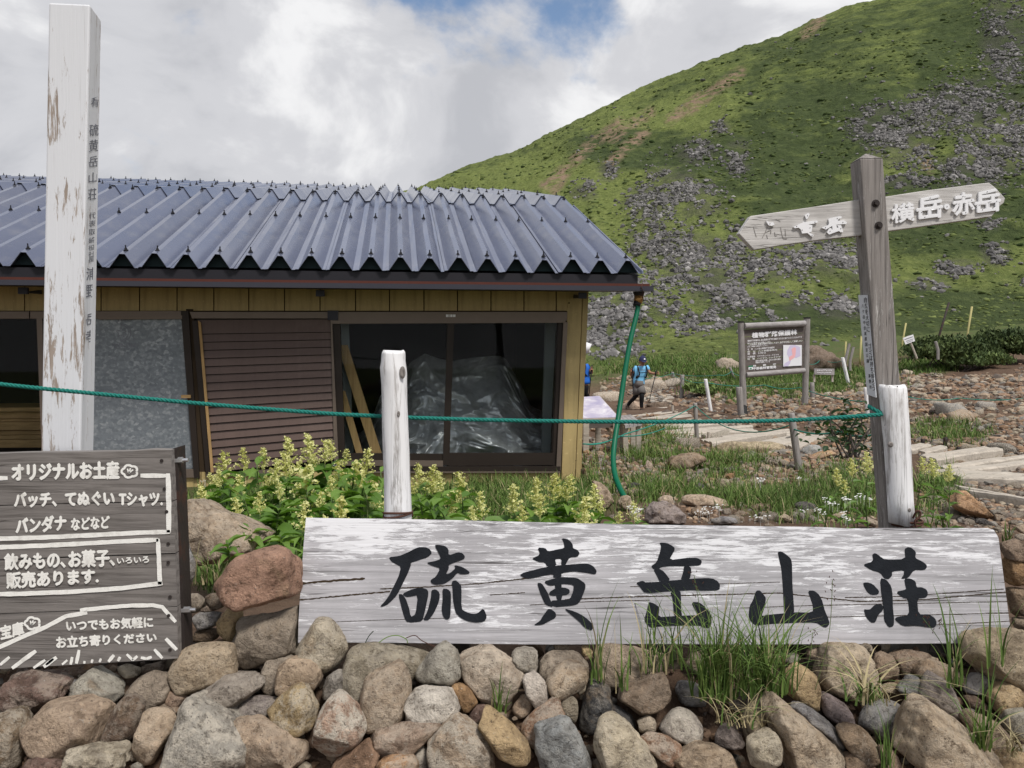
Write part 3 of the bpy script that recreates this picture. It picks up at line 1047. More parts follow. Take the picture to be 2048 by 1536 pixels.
# gravel of the path and slope
GRAV = [(1260, 905, 90, 55, 0.28), (1500, 860, 260, 60, 0.20), (1900, 830, 190, 75, 0.23), (1960, 960, 120, 75, 0.20), (1560, 930, 180, 35, 0.30),
        (1330, 770, 130, 28, 0.25), (1640, 800, 160, 40, 0.25), (1260, 955, 100, 40, 0.12), (1960, 1040, 110, 30, 0.12), (1500, 1010, 250, 35, 0.05), (1920, 775, 160, 25, 0.25), (2300, 900, 260, 160, 0.05), (2250, 780, 220, 50, 0.06), (1000, 1010, 200, 40, 0.03)]
px_, py_ = [], []
for cx, cy, rx, ry, den in GRAV:
    n = int(rx * ry * den)
    px_.append(cx + RNG.uniform(-1, 1, n) * rx)
    py_.append(cy + RNG.uniform(-1, 1, n) * ry)
px_, py_ = np.concatenate(px_), np.concatenate(py_)
pt, ok = ground_many(px_, py_)
pt = pt[ok & (pt[:, 1] < 32)]
pt = pt[~((pt[:, 0] < 0.62) & (pt[:, 1] > 5.0) & (pt[:, 1] < 7.5))]
rad = np.clip(RNG.lognormal(0, 0.5, len(pt)), 0.4, 2.8) * np.interp(pt[:, 1], [2, 6, 12, 24], [0.007, 0.013, 0.028, 0.05])


def stone_cols(n):
    pal = np.array([[0.28, 0.195, 0.135], [0.24, 0.16, 0.11], [0.33, 0.255, 0.185], [0.22, 0.20, 0.175], [0.29, 0.185, 0.115], [0.15, 0.12, 0.10], [0.33, 0.28, 0.21]])
    return pal[RNG.integers(0, len(pal), n)] * RNG.uniform(0.7, 1.15, (n, 1))


gravel = swarm('gravel', pt + np.array([0, 0, 1]) * rad[:, None] * 0.2, rad, M['pebble'], stone_cols(len(pt)), 0.65, 0.25)
tag(gravel, kind='stuff', label='brown gravel covering the mountain path')
# ------------------------------------------------------------------ stones
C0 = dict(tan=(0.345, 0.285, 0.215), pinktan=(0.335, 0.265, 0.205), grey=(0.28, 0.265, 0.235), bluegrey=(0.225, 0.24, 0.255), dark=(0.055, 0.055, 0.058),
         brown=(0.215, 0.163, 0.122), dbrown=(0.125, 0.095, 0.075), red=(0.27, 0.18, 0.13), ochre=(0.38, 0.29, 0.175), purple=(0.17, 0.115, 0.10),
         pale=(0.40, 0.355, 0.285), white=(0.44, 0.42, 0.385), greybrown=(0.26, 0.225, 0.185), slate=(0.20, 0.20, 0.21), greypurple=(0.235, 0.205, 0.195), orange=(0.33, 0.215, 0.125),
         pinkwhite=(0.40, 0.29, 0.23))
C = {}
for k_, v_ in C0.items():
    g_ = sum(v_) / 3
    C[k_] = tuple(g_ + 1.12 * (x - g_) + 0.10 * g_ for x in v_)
CROPS = {1: (0, 1286, 5.12), 2: (340, 1236, 5.12), 3: (680, 1236, 5.12), 4: (1020, 1236, 5.12), 5: (1360, 1236, 5.12), 6: (1648, 1236, 5.12),
         7: (340, 980, 4.267), 8: (1820, 960, 4.518), 9: (1180, 860, 3.413)}
# crop, colour, forward shift in metres, words, outline
ROCKS = [
 (1, 'purple', .02, 'rough knobbly purple red rock', [(20,430),(100,330),(240,280),(420,275),(530,320),(700,400),(690,480),(560,560),(430,620),(330,730),(200,700),(60,600),(10,520)]),
 (1, 'grey', .02, 'angular grey rock with a flat sloping top', [(930,270),(1000,310),(1280,470),(1270,520),(1180,600),(1110,670),(900,600),(700,550),(740,460),(860,310)]),
 (1, 'pale', .0, 'small pale oval stone', [(1210,250),(1290,210),(1390,250),(1425,300),(1400,345),(1300,360),(1230,320)]),
 (1, 'greybrown', .02, 'ridged grey brown rock', [(1300,480),(1370,370),(1560,280),(1640,290),(1720,350),(1790,460),(1700,500),(1680,600),(1500,670),(1400,580),(1320,540)]),
 (1, 'pinktan', .03, 'large smooth rounded tan boulder', [(280,880),(340,740),(480,590),(650,560),(900,590),(1130,690),(1080,800),(1030,980),(900,1030),(700,1150),(600,1200),(450,1140),(320,1010)]),
 (1, 'dbrown', .02, 'dark brown egg shaped stone', [(1200,620),(1290,540),(1380,560),(1470,650),(1450,800),(1400,960),(1290,1080),(1180,1090),(1070,1000),(1070,900),(1120,760)]),
 (1, 'brown', .03, 'brown speckled rock cut by the left edge', [(-80,760),(60,710),(210,690),(270,830),(260,1020),(200,1250),(100,1320),(-80,1300)]),
 (1, 'grey', .01, 'small grey stone cut by the left edge', [(-60,580),(20,550),(60,580),(75,690),(20,740),(-60,760)]),
 (1, 'pale', .06, 'pale lumpy rock with small hollows', [(640,1150),(730,1080),(960,1030),(1060,1040),(1180,1100),(1260,1110),(1300,1220),(1280,1330),(650,1340)]),
 (1, 'purple', .03, 'purple brown rock under a large tan boulder', [(230,1240),(290,1160),(440,1160),(590,1200),(650,1260),(640,1340),(230,1340)]),
 (1, 'tan', .02, 'tall narrow pitted tan rock', [(1400,960),(1480,700),(1560,670),(1790,720),(1780,900),(1700,1060),(1620,1190),(1510,1250),(1430,1200),(1390,1080)]),
 (1, 'red', .01, 'small brick red stone', [(1690,520),(1760,475),(1850,500),(1920,550),(1860,640),(1800,690),(1680,600)]),
 (1, 'brown', .0, 'small brown stone below a brick red one', [(1570,680),(1680,610),(1790,640),(1860,660),(1800,720),(1700,720)]),
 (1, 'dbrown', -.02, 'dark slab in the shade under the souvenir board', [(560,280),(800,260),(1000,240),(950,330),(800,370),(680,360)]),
 (1, 'greybrown', .0, 'tiny upright pebble beside a dark egg shaped stone', [(1330,1120),(1390,1090),(1410,1200),(1350,1210)]),
 (1, 'grey', .0, 'tiny grey pebble at the lower edge', [(1340,1250),(1400,1220),(1470,1250),(1470,1330),(1340,1330)]),
 (1, 'slate', -.01, 'dark blue grey stone wedged behind an angular grey rock', [(680,400),(760,370),(820,380),(740,520),(670,520)]),
 (1, 'dbrown', -.03, 'dark brown stone under the right end of the souvenir board', [(1420,250),(1700,200),(1740,260),(1720,330),(1640,290),(1500,290)]),
 (2, 'tan', .05, 'big rounded tan boulder at the foot of the souvenir board', [(10,470),(60,350),(200,265),(350,245),(530,250),(610,290),(660,440),(690,560),(560,600),(400,680),(180,770),(60,710),(10,600)]),
 (2, 'pale', .06, 'pale rounded rock leaning on the lower left corner of the big board', [(1300,290),(1350,190),(1440,50),(1540,0),(1650,20),(1730,100),(1800,200),(1825,300),(1770,420),(1700,500),(1620,520),(1550,480),(1400,410),(1310,370)]),
 (2, 'pinktan', .05, 'round smooth pinkish cobble', [(1080,600),(1110,500),(1220,410),(1400,405),(1500,440),(1560,540),(1550,640),(1480,730),(1400,680),(1280,700),(1160,790),(1090,740)]),
 (2, 'greybrown', .0, 'grey brown stone half hidden behind a round pinkish cobble', [(930,560),(970,450),(1030,370),(1180,370),(1290,400),(1150,450),(1080,560),(1080,680),(1130,800),(1000,800),(930,740)]),
 (2, 'grey', .03, 'leaf shaped smooth grey rock', [(260,800),(400,690),(560,590),(760,560),(880,580),(970,650),(920,740),(770,830),(660,960),(560,1040),(400,980)]),
 (2, 'grey', .06, 'huge grey slab with white and ochre blotches', [(110,850),(200,790),(320,870),(440,1000),(580,1060),(720,1170),(860,1250),(880,1350),(860,1600),(-50,1600),(-20,1250),(40,1050)]),
 (2, 'pinktan', .03, 'large pinkish brown rock with one rounded end', [(620,1070),(800,1040),(960,1035),(1060,1080),(1180,1160),(1320,1240),(1420,1330),(1420,1420),(1330,1530),(1200,1600),(860,1600),(890,1350),(850,1220),(760,1160)]),
 (2, 'greypurple', .0, 'purplish grey wedge between a leaf shaped and a yellow rock', [(630,1050),(660,960),(760,830),(900,795),(1110,820),(1060,900),(990,990),(980,1040),(800,1040)]),
 (2, 'ochre', .05, 'knobbly yellow crusted rock', [(990,1000),(1060,900),(1160,790),(1240,740),(1290,680),(1400,680),(1470,760),(1480,880),(1520,920),(1500,1050),(1450,1140),(1350,1165),(1240,1160),(1160,1120),(1080,1060)]),
 (2, 'pinkwhite', .06, 'pink rock crusted with white', [(1560,900),(1640,780),(1800,770),(1880,830),(1960,940),(2020,1040),(2010,1180),(1960,1280),(1820,1290),(1780,1390),(1690,1420),(1560,1380),(1470,1290),(1490,1120),(1530,1020)]),
 (2, 'grey', .03, 'small upright grey stone on top of a white crusted one', [(1560,700),(1600,610),(1690,540),(1770,545),(1790,650),(1800,750),(1700,770),(1600,830),(1560,820)]),
 (2, 'red', .0, 'tiny red brown stone between two big tan boulders', [(450,240),(500,210),(580,230),(590,260),(500,255)]),
 (2, 'dbrown', -.02, 'dark brown stone in the gap between the two boards', [(220,250),(280,140),(380,90),(480,120),(500,200),(440,240),(330,250)]),
 (3, 'red', .02, 'sloping red brown slab at the lower edge', [(-80,1500),(100,1440),(300,1260),(340,1330),(410,1430),(380,1540),(300,1600),(-80,1600)]),
 (3, 'greybrown', .0, 'long grey brown slab under the first black character', [(20,540),(60,420),(100,310),(250,260),(430,250),(600,265),(800,320),(940,360),(850,450),(800,540),(740,640),(450,700),(250,760),(210,850),(100,800),(60,680)]),
 (3, 'tan', .04, 'tan ochre rock with a deep vertical groove', [(230,740),(270,620),(450,530),(650,460),(700,540),(735,700),(680,850),(660,1000),(640,1080),(450,1100),(300,1140),(270,1000),(200,850)]),
 (3, 'grey', .06, 'triangular grey rock with a reddish band', [(1090,240),(1160,260),(1190,370),(1230,480),(1260,580),(1200,650),(1050,690),(860,680),(770,620),(800,540),(900,400)]),
 (3, 'white', .05, 'blocky pale grey rock with a flat top', [(660,870),(720,770),(790,710),(950,700),(1110,705),(1170,790),(1220,900),(1240,1000),(1050,1070),(840,1050),(650,1070),(670,980)]),
 (3, 'pale', .02, 'big pale rounded boulder left of the second black character', [(1210,400),(1260,310),(1350,285),(1540,310),(1680,370),(1800,480),(1900,560),(1860,680),(1800,820),(1720,930),(1560,920),(1420,860),(1300,700),(1250,600),(1250,500)]),
 (3, 'orange', .03, 'small rounded orange brown stone', [(1140,690),(1230,675),(1310,710),(1380,790),(1410,860),(1370,910),(1290,960),(1240,940),(1210,850),(1170,770)]),
 (3, 'purple', .0, 'small dark purple stone behind a long ochre one', [(1320,960),(1370,890),(1480,880),(1540,920),(1480,970),(1430,1060),(1380,1080),(1320,1020)]),
 (3, 'ochre', .07, 'long smooth ochre rock', [(1410,1070),(1480,980),(1560,930),(1650,930),(1720,1040),(1820,1140),(1930,1260),(1960,1400),(1930,1490),(1850,1510),(1740,1460),(1640,1400),(1560,1300),(1480,1160)]),
 (3, 'pinktan', .03, 'flat red brown rock pointing to the right', [(290,1170),(420,1110),(600,1080),(800,1050),(1050,1060),(1020,1120),(930,1200),(860,1300),(740,1390),(600,1420),(440,1420),(360,1310)]),
 (3, 'tan', .05, 'big mottled tan rock with a grey vein', [(890,1270),(960,1200),(1060,1090),(1120,1020),(1220,1000),(1330,1070),(1400,1150),(1500,1220),(1560,1350),(1590,1530),(1560,1600),(930,1600),(890,1400)]),
 (3, 'orange', .05, 'orange crusted rock at the lower edge', [(370,1500),(440,1430),(600,1410),(740,1410),(790,1490),(800,1600),(360,1600)]),
 (3, 'grey', .0, 'grey stone squeezed left of a big mottled rock', [(760,1400),(880,1320),(900,1420),(920,1530),(900,1600),(810,1600),(790,1490)]),
 (3, 'grey', .05, 'grey cube shaped stone touching the big board', [(1750,400),(1800,300),(1940,300),(2030,370),(2020,500),(1980,560),(1850,510)]),
 (4, 'white', .05, 'pale blue grey oval cobble', [(130,640),(230,560),(300,610),(355,660),(370,750),(400,830),(350,900),(270,920),(200,850),(140,750)]),
 (4, 'pinktan', .0, 'small pink brown stone under a blue grey cobble', [(50,890),(140,800),(200,850),(240,930),(150,1000),(80,1020),(20,950)]),
 (4, 'red', .03, 'flat red and tan speckled rock', [(110,1120),(180,1010),(300,920),(450,820),(510,850),(570,1030),(480,1070),(300,1130),(260,1290),(200,1310),(130,1200)]),
 (4, 'bluegrey', .07, 'sharp edged blue grey slab', [(245,1140),(370,1120),(510,1060),(620,1030),(690,1140),(740,1260),(840,1440),(840,1600),(310,1600),(270,1350)]),
 (4, 'greybrown', .02, 'smooth grey brown egg shaped pebble', [(515,850),(560,795),(640,785),(690,830),(700,950),(680,1060),(640,1080),(560,1010)]),
 (4, 'dark', .02, 'black wedge shaped rock', [(790,650),(900,650),(1000,680),(1040,780),(1060,900),(960,970),(870,1090),(830,1150),(700,1110),(720,980),(760,850)]),
 (4, 'dark', .01, 'smooth jet black stone', [(960,960),(1060,910),(1170,930),(1260,1000),(1300,1100),(1300,1170),(1200,1100),(1040,1050)]),
 (4, 'pale', .08, 'large pale boulder with a blunt top', [(880,1110),(930,1030),(1030,1000),(1200,1060),(1260,1150),(1330,1260),(1420,1370),(1500,1470),(1480,1530),(1300,1530),(1000,1510),(870,1460),(850,1300)]),
 (4, 'pinktan', .06, 'rounded pinkish rock under the second black character', [(360,650),(450,540),(560,480),(700,470),(810,520),(810,610),(740,720),(600,780),(480,830),(400,760)]),
 (4, 'greybrown', .01, 'grey brown rock behind a rounded pinkish one', [(280,560),(300,430),(400,350),(560,340),(700,360),(790,430),(810,520),(600,490),(430,580),(350,650)]),
 (4, 'tan', .01, 'broad tan boulder left of the tall grass tuft', [(880,420),(900,270),(1020,260),(1200,290),(1450,330),(1640,400),(1600,500),(1520,570),(1400,600),(1200,680),(1060,720),(960,620),(890,560)]),
 (4, 'brown', .05, 'brown rock with a sharp diagonal ridge', [(1100,760),(1180,690),(1400,630),(1540,560),(1610,560),(1640,740),(1620,850),(1500,950),(1340,1020),(1240,960),(1180,870)]),
 (4, 'pale', .03, 'small knobby tan stone', [(1300,1050),(1420,1000),(1500,1050),(1500,1140),(1420,1170),(1310,1160)]),
 (4, 'white', .03, 'white patched grey rock below the grass tuft', [(1530,1150),(1580,1050),(1680,950),(1780,940),(1900,980),(1980,1100),(1970,1220),(1850,1310),(1750,1270),(1640,1210)]),
 (4, 'red', .05, 'oval red brown speckled stone', [(1320,1220),(1420,1180),(1560,1210),(1690,1280),(1760,1340),(1700,1440),(1640,1490),(1540,1450),(1430,1360)]),
 (4, 'ochre', .0, 'small ochre stone behind a thin grass tuft', [(730,280),(790,270),(850,340),(850,430),(790,430),(740,370)]),
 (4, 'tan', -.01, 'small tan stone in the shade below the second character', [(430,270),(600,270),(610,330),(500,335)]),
 (5, 'pinktan', .06, 'large pinkish rock at the lower edge below the grass tuft', [(-80,1440),(60,1340),(170,1290),(350,1310),(480,1340),(560,1440),(600,1600),(-80,1600)]),
 (5, 'slate', .0, 'dark slate cobble behind grass blades', [(-50,720),(40,650),(140,650),(230,700),(280,800),(260,900),(120,900),(0,850)]),
 (5, 'greypurple', .03, 'smooth pinkish grey stone', [(350,1200),(430,1090),(540,1110),(620,1200),(670,1300),(600,1340),(480,1340),(360,1310)]),
 (5, 'tan', .05, 'long bone shaped tan boulder', [(1010,1250),(900,1100),(830,900),(830,800),(900,760),(980,810),(1060,920),(1140,1020),(1230,1100),(1400,1180),(1540,1290),(1680,1390),(1700,1470),(1650,1600),(1100,1600),(1060,1450)]),
 (5, 'tan', .03, 'left shoulder of a forked tan boulder', [(640,1080),(660,930),(760,850),(850,800),(900,900),(900,1100),(890,1200),(780,1220),(690,1240),(640,1180)]),
 (5, 'pale', .10, 'blunt pale cobble in front of a bone shaped boulder', [(680,1280),(780,1230),(900,1175),(980,1190),(1020,1270),(1060,1340),(1050,1430),(970,1530),(850,1545),(720,1510),(690,1400)]),
 (5, 'slate', .03, 'long slate grey stone lying along a bone shaped boulder', [(1150,940),(1200,880),(1290,910),(1380,970),(1530,1080),(1640,1200),(1700,1290),(1710,1380),(1650,1390),(1520,1290),(1380,1180),(1250,1100),(1160,1020)]),
 (5, 'ochre', .05, 'ochre rock with a rusty lower face', [(1060,560),(1120,470),(1220,460),(1330,530),(1400,600),(1420,700),(1430,850),(1420,960),(1340,930),(1240,870),(1130,800),(1050,730)]),
 (5, 'tan', .03, 'big tan boulder below the fifth black character', [(1420,640),(1400,480),(1480,320),(1600,270),(1780,260),(1960,350),(1990,500),(2010,640),(1950,720),(1800,760),(1720,830),(1560,780),(1450,700)]),
 (5, 'greybrown', .02, 'small grey brown stone touching the board above a big tan boulder', [(1790,260),(1850,225),(1940,250),(1980,290),(1960,370),(1850,300)]),
 (5, 'greypurple', .01, 'pink brown stone under a fan of dry grass', [(1430,780),(1500,770),(1680,850),(1700,900),(1760,1000),(1780,1060),(1720,1120),(1600,1080),(1440,970)]),
 (5, 'brown', .04, 'rounded brown rock left of a huge slab', [(1600,1090),(1720,1100),(1870,1110),(1990,1220),(2040,1340),(2030,1450),(1950,1490),(1840,1430),(1720,1320),(1660,1200)]),
 (5, 'greypurple', .0, 'small pinkish stone at the root of the grass tuft', [(480,800),(560,710),(680,780),(720,880),(640,960),(540,930)]),
 (5, 'tan', -.01, 'tan stone seen through the tall grass tuft', [(60,470),(130,370),(250,330),(330,400),(330,520),(150,560)]),
 (5, 'grey', .0, 'grey stone just above an ochre rock', [(1030,450),(1080,380),(1180,380),(1240,440),(1120,460)]),
 (5, 'tan', .0, 'small tan stone left of a big tan boulder', [(1310,340),(1400,290),(1500,330),(1450,420),(1330,400)]),
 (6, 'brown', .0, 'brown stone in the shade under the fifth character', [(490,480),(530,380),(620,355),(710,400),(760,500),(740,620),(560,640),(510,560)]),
 (6, 'brown', -.01, 'rounded brown rock under the right part of the big board', [(680,370),(860,320),(1000,340),(1100,400),(1000,440),(930,500),(900,570),(760,600),(740,460)]),
 (6, 'brown', .01, 'wide pink brown rock behind thin grass stems', [(910,540),(960,470),(1080,420),(1200,450),(1340,510),(1430,590),(1400,660),(1300,640),(1180,600),(1060,610),(960,620)]),
 (6, 'slate', .03, 'small round grey stone with an ochre spot', [(740,720),(800,650),(880,585),(960,620),(985,690),(930,820),(830,800)]),
 (6, 'greypurple', .03, 'big purplish grey rock behind a huge slab', [(950,830),(1000,700),(1070,600),(1170,585),(1300,680),(1380,800),(1430,960),(1430,1020),(1300,1060),(1180,1010),(1080,900),(970,840)]),
 (6, 'tan', .09, 'huge sloping tan slab near the lower right corner', [(830,900),(880,850),(970,840),(1060,930),(1200,1060),(1380,1220),(1560,1360),(1740,1480),(1780,1600),(1000,1500),(880,1520),(780,1430),(700,1320),(740,1180),(820,1060)]),
 (6, 'slate', .0, 'dark grey rock under a drooping green tuft', [(350,1050),(450,940),(600,880),(830,880),(840,1060),(760,1180),(690,1330),(560,1180),(430,1110)]),
 (6, 'tan', .07, 'very large rounded boulder under the right end of the big board', [(1410,320),(1450,200),(1560,130),(1750,100),(2100,110),(2100,740),(1960,660),(1740,650),(1600,560),(1470,430)]),
 (6, 'slate', .01, 'dark grey angular stone under a very large boulder', [(1480,620),(1580,560),(1660,600),(1740,690),(1690,760),(1560,770),(1440,760),(1400,700)]),
 (6, 'ochre', .03, 'pale yellowish rock at the right edge', [(1690,750),(1790,660),(1900,660),(2080,780),(2080,960),(1920,950),(1860,1010),(1720,940),(1670,850)]),
 (6, 'grey', .03, 'grey rock at the right edge below a yellowish one', [(1830,1060),(1880,950),(2080,930),(2080,1220),(1960,1200),(1870,1140)]),
 (6, 'brown', .03, 'broad brown rock behind a green grass clump', [(1400,1030),(1460,930),(1600,990),(1760,1070),(1880,1200),(1830,1330),(1690,1390),(1600,1350),(1500,1240),(1430,1150)]),
 (6, 'ochre', .05, 'yellow ochre rock in the lower right corner', [(1740,1480),(1790,1390),(1900,1360),(2080,1380),(2080,1600),(1820,1600)]),
 (6, 'brown', .02, 'brown rock at the lower edge right of a bone shaped boulder', [(220,1440),(300,1400),(420,1430),(530,1500),(520,1600),(210,1600)]),
 (6, 'tan', .05, 'low tan rock cut by the lower edge under a huge slab', [(940,1530),(1080,1470),(1180,1480),(1270,1560),(1260,1600),(940,1600)]),
 (6, 'brown', .03, 'brown stone behind a thin upright grass clump', [(560,1300),(700,1360),(760,1450),(800,1560),(700,1600),(570,1600)]),
 (6, 'tan', .0, 'small tan stone under arching dry grass', [(520,720),(640,670),(760,670),(720,740),(600,760)]),
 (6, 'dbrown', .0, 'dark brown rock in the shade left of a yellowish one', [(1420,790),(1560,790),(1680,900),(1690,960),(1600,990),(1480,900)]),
 (7, 'greybrown', .02, 'large pitted brown boulder touching the left end of the big board', [(600,1090),(760,1060),(960,1010),(1090,1000),(1095,1200),(1080,1380),(960,1400),(830,1420),(740,1520),(650,1500),(560,1420),(525,1330),(560,1210)]),
 (7, 'ochre', -.01, 'ochre stained stone left of a large pitted boulder', [(415,1060),(470,990),(560,1000),(620,1080),(600,1180),(560,1280),(500,1300),(430,1230)]),
 (7, 'red', .04, 'large rust red rock balanced left of the big board', [(370,800),(440,700),(540,600),(600,560),(750,550),(860,500),(980,475),(1050,500),(1110,600),(1110,880),(960,920),(820,970),(680,970),(580,1010),(480,950),(400,880)]),
 (7, 'greybrown', -.06, 'brown stone right of the iron upright', [(140,880),(230,880),(290,950),(280,1020),(220,1050),(140,1030)]),
 (7, 'dbrown', -.06, 'dark rounded stone under a rust red rock', [(300,920),(360,880),(440,920),(460,1000),(400,1020),(320,980)]),
 (7, 'dbrown', -.05, 'flat dark stone above a slate grey one', [(250,1030),(330,980),(380,1000),(370,1040),(270,1040)]),
 (7, 'slate', -.04, 'slate grey stone with a pale upper edge', [(190,1090),(260,1040),(350,1035),(430,1040),(410,1140),(330,1170),(240,1190)]),
 (8, 'brown', -.03, 'brown rock right of the upper corner of the big board', [(830,570),(950,530),(1080,600),(1080,760),(950,720),(850,700)]),
 (8, 'orange', -.02, 'orange brown rock right of the big board', [(850,720),(1000,700),(1080,790),(1080,930),(960,960),(880,930)]),
 (8, 'brown', -.01, 'brown rock beside the right end of the big board', [(890,980),(980,970),(1080,1000),(1080,1100),(950,1130),(920,1230),(910,1080)]),
 (8, 'dbrown', .0, 'dark brown rock at the right edge above a very large boulder', [(940,1110),(1080,1080),(1080,1240),(980,1220)]),
 (8, 'brown', .0, 'brown rock filling the corner beside the big board', [(930,1240),(1000,1240),(1080,1260),(1080,1400),(950,1330)]),
]
# stones beyond the boards: their own depth instead of the slope of the heap
FAR_ROCKS = [
 (7, 'tan', 2.75, 'big two toned tan boulder under the flowering plants', [(95,130),(200,75),(290,120),(380,190),(480,240),(600,340),(700,400),(830,460),(760,530),(600,550),(450,580),(260,640),(210,560),(110,470),(90,300)]),
 (7, 'slate', 2.45, 'grey and red stone right of the iron upright', [(110,460),(190,560),(230,680),(190,760),(140,860),(100,800)]),
 (8, 'orange', 3.4, 'long orange rusty slab beyond the right end of the big board', [(360,170),(430,100),(520,90),(570,160),(700,260),(770,330),(740,370),(660,350),(560,310),(480,300),(400,240)]),
 (8, 'dark', 2.5, 'flat black stone on the corner of the big board', [(600,350),(660,345),(740,380),(750,410),(650,390),(590,390)]),
 (8, 'tan', 3.0, 'tan rock at the right edge above the big board', [(940,420),(1080,390),(1080,490),(1000,480)]),
 (9, 'pinktan', 3.9, 'upright pink brown boulder beside pale yellow blossom', [(20,350),(70,360),(130,420),(160,490),(120,560),(60,560),(20,420)]),
 (9, 'tan', 3.8, 'rounded tan boulder at the end of the green hose', [(190,500),(230,445),(270,445),(295,500),(250,560)]),
 (9, 'greypurple', 3.0, 'broad flat pinkish grey slab just behind the big board', [(370,590),(420,540),(450,490),(560,500),(640,570),(660,610),(640,650),(480,650),(390,640)]),
 (9, 'tan', 3.55, 'tan block behind a broad flat slab', [(460,480),(510,445),(560,450),(575,520),(520,540)]),
 (9, 'tan', 3.55, 'pale sloping slab in the grass', [(620,470),(680,440),(760,440),(900,490),(940,530),(800,540),(680,520)]),
 (9, 'brown', 5.1, 'big brown boulder with a flat tan top', [(530,220),(560,170),(640,155),(740,160),(800,195),(720,250),(640,290),(560,290)]),
 (9, 'tan', 6.6, 'long tan boulder lying in front of the timber steps', [(860,110),(960,75),(1180,75),(1300,90),(1330,130),(1200,160),(1050,150),(880,150)]),
 (9, 'bluegrey', 6.2, 'blue grey rock right of the rope post', [(1440,150),(1500,100),(1560,100),(1580,140),(1500,180)]),
 (9, 'orange', 5.8, 'orange brown rock beside the dark leafy shrub', [(1500,190),(1560,150),(1650,140),(1680,160),(1560,205)]),
 (9, 'greybrown', 4.9, 'upright grey stone between gravel and grass', [(370,260),(390,205),(430,230),(430,285),(390,290)]),
 (9, 'dark', 4.2, 'black rock right of the green hose', [(250,370),(300,355),(360,370),(370,405),(260,420)]),
 (9, 'greybrown', 3.95, 'flat brown rock below a black one by the hose', [(260,420),(330,400),(400,410),(400,445),(320,460)]),
 (9, 'dark', 4.0, 'small black rock in the middle of the grass', [(700,430),(740,360),(780,380),(790,430)]),
 (9, 'greybrown', 4.2, 'grey brown rock at the edge of the pebble heap', [(850,370),(880,330),(950,335),(940,390),(870,410)]),
 (9, 'orange', 4.6, 'salmon coloured stone at the edge of the pebble heap', [(925,310),(950,295),(985,300),(985,335),(940,340)]),
 (9, 'dark', 2.95, 'dark grey rock among white flowers', [(1400,520),(1440,490),(1510,490),(1560,540),(1500,585),(1410,565)]),
 (9, 'tan', 2.7, 'low tan stone among white flowers', [(1650,585),(1720,560),(1780,590),(1760,615)]),
 (9, 'greybrown', 2.55, 'brown stone at the foot of the signpost', [(1830,630),(1900,590),(1970,630),(1940,665)]),
 (9, 'slate', 2.75, 'dark slab just behind the top edge of the big board', [(820,615),(900,590),(980,600),(1010,640),(850,650)]),
 (9, 'brown', 3.0, 'brown stone in the grass behind the third character', [(1100,540),(1160,500),(1230,510),(1260,560),(1160,570)]),
 (9, 'tan', 2.7, 'tan stone in the grass behind the fourth character', [(1280,590),(1330,570),(1380,600),(1350,630)]),
 (9, 'brown', 3.3, 'brown stone in the grass behind a dark slab', [(690,560),(740,520),(800,530),(820,580),(740,600)]),
]


def ico_sphere(sub):
    bm = bmesh.new()
    bmesh.ops.create_icosphere(bm, subdivisions=sub, radius=1)
    bm.verts.ensure_lookup_table()
    v = np.array([x.co[:] for x in bm.verts])
    f = [[x.index for x in q.verts] for q in bm.faces]
    bm.free()
    return v, f


ICO = {k: ico_sphere(k) for k in (2, 3, 4, 5)}


def hull2(pts):
    pts = sorted(set(map(tuple, pts)))
    def half(ps):
        h = []
        for p in ps:
            while len(h) >= 2 and (h[-1][0]-h[-2][0])*(p[1]-h[-2][1]) - (h[-1][1]-h[-2][1])*(p[0]-h[-2][0]) <= 0:
                h.pop()
            h.append(p)
        return h
    a, b = half(pts), half(pts[::-1])
    return a[:-1] + b[:-1]      # counter clockwise


def faceted(normals, dists, sub, power, noise_amp, size, seed):
    """a rounded polyhedron: soft intersection of half spaces, with lumps and chips"""
    V, Fc = ICO[sub]
    Nn = np.asarray(normals)
    Nn = Nn / np.linalg.norm(Nn, axis=1, keepdims=True)
    dd = np.maximum(V @ Nn.T, 0) / np.asarray(dists)[None]
    r = (dd ** power).sum(1) ** (-1 / power)
    p = V * r[:, None]
    rc = np.random.default_rng(seed * 13 + 1)
    for _ in range(7):
        n = rc.normal(0, 1, 3)
        n[1] -= 0.5
        n /= np.linalg.norm(n)
        d = p @ n
        lim = d.max() * rc.uniform(0.78, 0.96)
        p = p - np.maximum(d - lim, 0)[:, None] * 0.92 * n
    q = p / size
    n1 = fbm(q * 2.2 + seed * 3.7, 3)
    n2 = fbm(q * 7.0 + seed * 1.9, 3)
    chip = np.maximum(0, fbm(q * 3.3 + seed * 9.1, 2) - 0.35)
    n3 = fbm(q * 17.0 + seed * 4.3, 2)
    rdg = np.abs(vnoise(q * 4.1 + seed * 2.7))
    p = p * (1 + noise_amp * n1 + noise_amp * 0.65 * n2 + noise_amp * 0.2 * n3 - noise_amp * 0.8 * (0.35 - np.minimum(rdg, 0.35)) - noise_amp * 1.2 * chip)[:, None]
    return p, Fc


def crust(words, rs):
    for k_, v_ in (('crusted with white', 1.0), ('blotches', .85), ('yellow crusted', .6), ('orange crusted', .6), ('speckled', .55), ('mottled', .7), ('patched', .9), ('rough', .3), ('smooth', .04)):
        if k_ in words:
            return v_
    return rs.uniform(0, .32)


